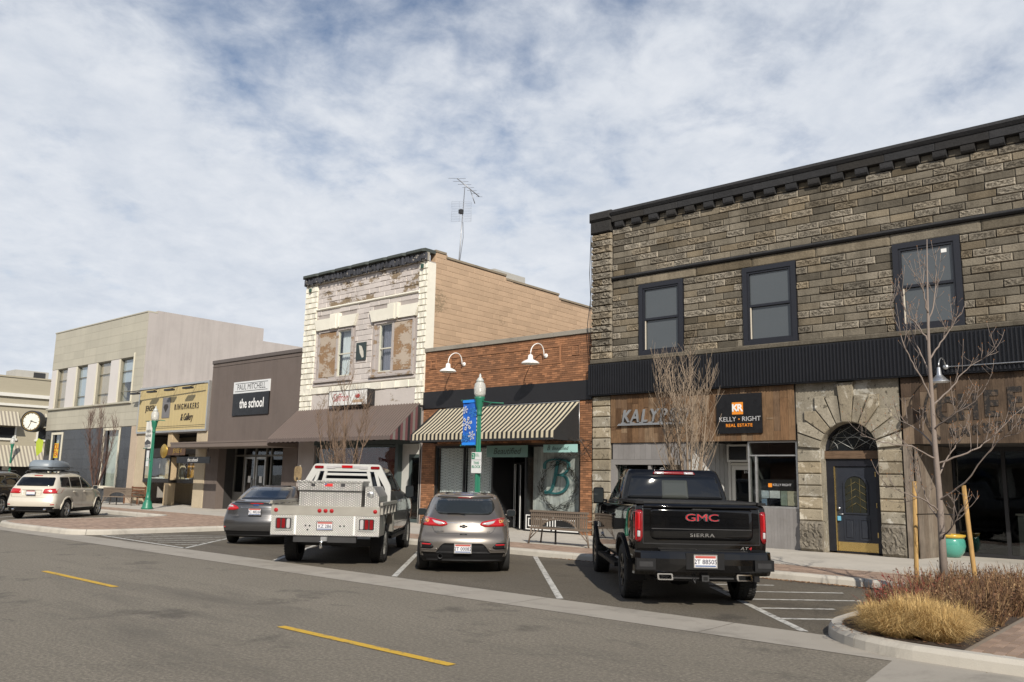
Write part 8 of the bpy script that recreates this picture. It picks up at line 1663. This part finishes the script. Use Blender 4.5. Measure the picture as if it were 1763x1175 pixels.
    def stake(ptop, pbot, lbl):
        a, b = pl(*ptop), pl(*pbot); t = tag(MB().tube([(b.x, b.y, .12), b, a], [.034, .034, .032], 10).build('tree_stake', SW), lbl, 'stake', 'wooden tree stakes'); return a
    a = stake((1574, 829, .25), (1578, 985, .25), 'upright wooden stake standing before the weathered board wall'); b = stake((1659, 836, -.1), (1679, 1000, -.1), 'leaning wooden stake beside the teal pot, right of the young tree trunk')
    tie = MB(); h = pl(1619, 885); tie.tube([pl(1576, 886, .25), h+Vector((0, .06, 0)), pl(1663, 889, -.1)], .009, 6); tie.build('tree_tie', BLACK, T)
young_tree()
# ---------------------------------------------------------------- planted corner
def plants():
    rg = random.Random(17); GC = [mat('straw grass %d' % k, c, .8, var=.3, scale=6) for k, c in enumerate(((.62, .44, .19), (.52, .345, .13), (.37, .235, .09)))]
    def grass(cx, cy, R, H, n, label):
        m = MB()
        for k in range(int(n*2.4)):
            a = rg.uniform(0, 2*pi); r0 = R*.55*sqrt(rg.random()); f = rg.uniform(.05, 1.0); p = Vector((cx+r0*cos(a), cy+r0*sin(a), .15)); o = Vector((cos(a+rg.uniform(-1.1, 1.1)), sin(a+rg.uniform(-1.1, 1.1)), 0)); h = H*.72*rg.choice((rg.uniform(.35, .8), rg.uniform(.7, 1.12)))*(1.1-.4*f); w = rg.uniform(.0013, .0026); sd = Vector((-o.y, o.x, 0)).normalized()*w
            q1 = p+o*R*.3*f+Vector((0, 0, h*.5)); q2 = p+o*R*.72*f+Vector((0, 0, h*.82)); q3 = p+o*R*(1.15*f+.05)+Vector((rg.uniform(-.04, .04), rg.uniform(-.04, .04), h*(1.0-.42*f))); m.cur = rg.choice((0, 0, 1, 2)); m.add([p-sd, p+sd, q1+sd*.9, q1-sd*.9, q2+sd*.6, q2-sd*.6, q3], [(0,1,2,3), (3,2,4,5), (5,4,6)])
        o = m.build('ornamental_grass', GC); tag(o, label, 'grass clump', 'straw coloured grass clumps')
    for cx, cy, R, H, n, l in ((-3.28, 10.42, .36, .46, 1100, 'straw coloured grass clump at the rounded end of the planted corner'), (-2.92, 10.38, .44, .60, 1900, 'tallest straw coloured grass clump in the middle of the front row'), (-2.62, 10.12, .36, .52, 1400, 'straw coloured grass clump next to the brick paving edge'), (-3.02, 10.05, .32, .38, 800, 'low straw coloured grass clump along the front kerb'), (-3.5, 10.75, .26, .38, 400, 'sparse straw coloured grass clump behind the rounded kerb end'), (-2.62, 10.72, .32, .5, 700, 'straw coloured grass clump in front of the reddish stems by the bricks')): grass(cx, cy, R, H, n, l)
    SC = [mat('shrub stem %d' % k, c, .8, var=.3, scale=8) for k, c in enumerate(((.16, .078, .038), (.24, .135, .065), (.10, .055, .03), (.31, .2, .1), (.22, .04, .03)))]
    spots = [(-3.5, 11.75, 'nearest the rounded kerb, with bright red stems'), (-3.2, 11.6, 'just behind the tall straw grass clump'), (-2.68, 11.7, 'beside the brick paving behind the straw grass'), (-3.5, 12.75, 'second from the street along the parking hatching'), (-3.1, 12.8, 'in the middle of the bed in front of the young tree'), (-2.6, 12.9, 'at the brick edge of the bed below the leaning stake'), (-3.5, 13.7, 'just left of the young tree trunk'), (-3.0, 14.0, 'just right of the young tree trunk'), (-2.55, 14.2, 'at the brick edge of the bed beyond the stake'), (-3.48, 15.0, 'behind the young tree near the pavement'), (-2.8, 15.4, 'farthest back in the bed beside the walk')]
    for i, (cx, cy, l) in enumerate(spots):
        m = MB(); n = 420
        for k in range(n):
            a = rg.uniform(0, 2*pi); r0 = .36*sqrt(rg.random()); p = Vector((cx+r0*cos(a), cy+r0*sin(a), .15)); d = Vector((cos(a)*.4*r0/.4+rg.uniform(-.42, .42), sin(a)*.4*r0/.4+rg.uniform(-.42, .42), 1)).normalized(); L = rg.choice((rg.uniform(.15, .35), rg.uniform(.28, .5)))*(.85 if i < 2 else 1.0); m.cur = 4 if (i in (0, 3) and rg.random() < .35) else rg.choice((0, 1, 2, 2, 3)); w = rg.uniform(.003, .006); q = p+d*L*.55+Vector((rg.uniform(-.03, .03), rg.uniform(-.03, .03), 0)); e = q+d*L*.45+Vector((rg.uniform(-.05, .05), rg.uniform(-.05, .05), 0)); m.tube([p, q, e], [w, w*.8, w*.4], 3, False)
            for j in range(2):
                if rg.random() < .7: t = p.lerp(e, rg.uniform(.35, 1.0)); u = Vector((rg.uniform(-1, 1), rg.uniform(-1, 1), rg.uniform(-.3, 1))).normalized()*rg.uniform(.025, .06); v = u.cross(Vector((rg.uniform(-1, 1), rg.uniform(-1, 1), 1))).normalized()*.011; m.add([t, t+u*.5+v, t+u, t+u*.5-v], [(0,1,2,3)])
        o = m.build('shrub', SC); tag(o, 'brown red twiggy shrub ' + l, 'shrub', 'brown twiggy shrubs in the planted corner')
    m = MB(); LC = [mat('dry leaf %d' % k, c, .9, var=.3) for k, c in enumerate(((.2, .1, .045), (.12, .06, .03), (.3, .19, .1)))]
    for k in range(2600):
        w = rg.random()
        if w < .42: x, y, z = rg.uniform(-9.3, -4.9), 15.63-abs(rg.gauss(0, .07)), .006
        elif w < .5: x, y, z = rg.uniform(-12.2, -9.4), 15.63-abs(rg.gauss(0, .04)), .006
        else: x, y, z = rg.uniform(-3.8, -2.3), rg.uniform(9.8, 16.6), .153
        s = rg.uniform(.012, .035); a = rg.uniform(0, 2*pi); m.cur = rg.randrange(3); tz = rg.uniform(0, .02); m.add([(x+s*cos(a), y+s*sin(a), z+tz), (x-s*.5*sin(a), y+s*.5*cos(a), z+.004), (x-s*cos(a), y-s*sin(a), z+tz*.5), (x+s*.5*sin(a), y-s*.5*cos(a), z+.002)], [(0,1,2,3)])
    o = m.build('leaf_litter', LC); tag(o, 'dry brown leaf litter along the kerb and in the planted corner', 'leaves', None, 'stuff')
plants()
# ---------------------------------------------------------------- the other side of the street (seen in the glass and the paintwork)
def opposite():
    for i, (x0, x1, h, c, l) in enumerate(((-60, -38, 7.5, (.34, .30, .24), 'tan shop row across the street far down the block'), (-37.8, -20, 9.0, (.28, .16, .11), 'brick building across the street mirrored in the shop windows'), (-19.8, -6, 6.5, (.42, .4, .34), 'pale low building across the street mirrored in the upper windows'), (-5.8, 16, 8.5, (.24, .2, .17), 'brown building across the street behind the viewpoint'), (16.2, 70, 9.5, (.2, .17, .15), 'dark brown block across the street beyond the viewpoint'))):
        T = thing('facing_building', l, 'building', ((x0+x1)/2, -12, .15), 0, 'buildings on the other side of the street'); m = MB(); m.box(x0, x1, -26, -9.3, 0, h); m.build('wall', mat('facing wall %d' % i, c, .85), T); m = MB(); m.box(x0-.1, x1+.1, -9.5, -9.0, h, h+.3); m.build('coping', mat('facing coping', (.25, .23, .2), .8), T); x = x0+.8
        while x+2.4 < x1: box('shop_window', DGLASS, T, x, x+2.2, -9.32, -9.25, .6, 2.9); box('upper_window', DGLASS, T, x+.5, x+1.7, -9.32, -9.25, h-3, h-1.2) if h > 7 else None; x += 3.0
        box('awning', mat('facing awning %d' % i, (.05, .06, .08), .8), T, x0+.3, x1-.3, -9.25, -8.1, 3.2, 3.5)
    m = MB(); m.flat([(-80, -9.3), (72, -9.3), (72, -4.4), (-80, -4.4)], -.01, .14); struct('facing_sidewalk', m, CONC)
opposite()
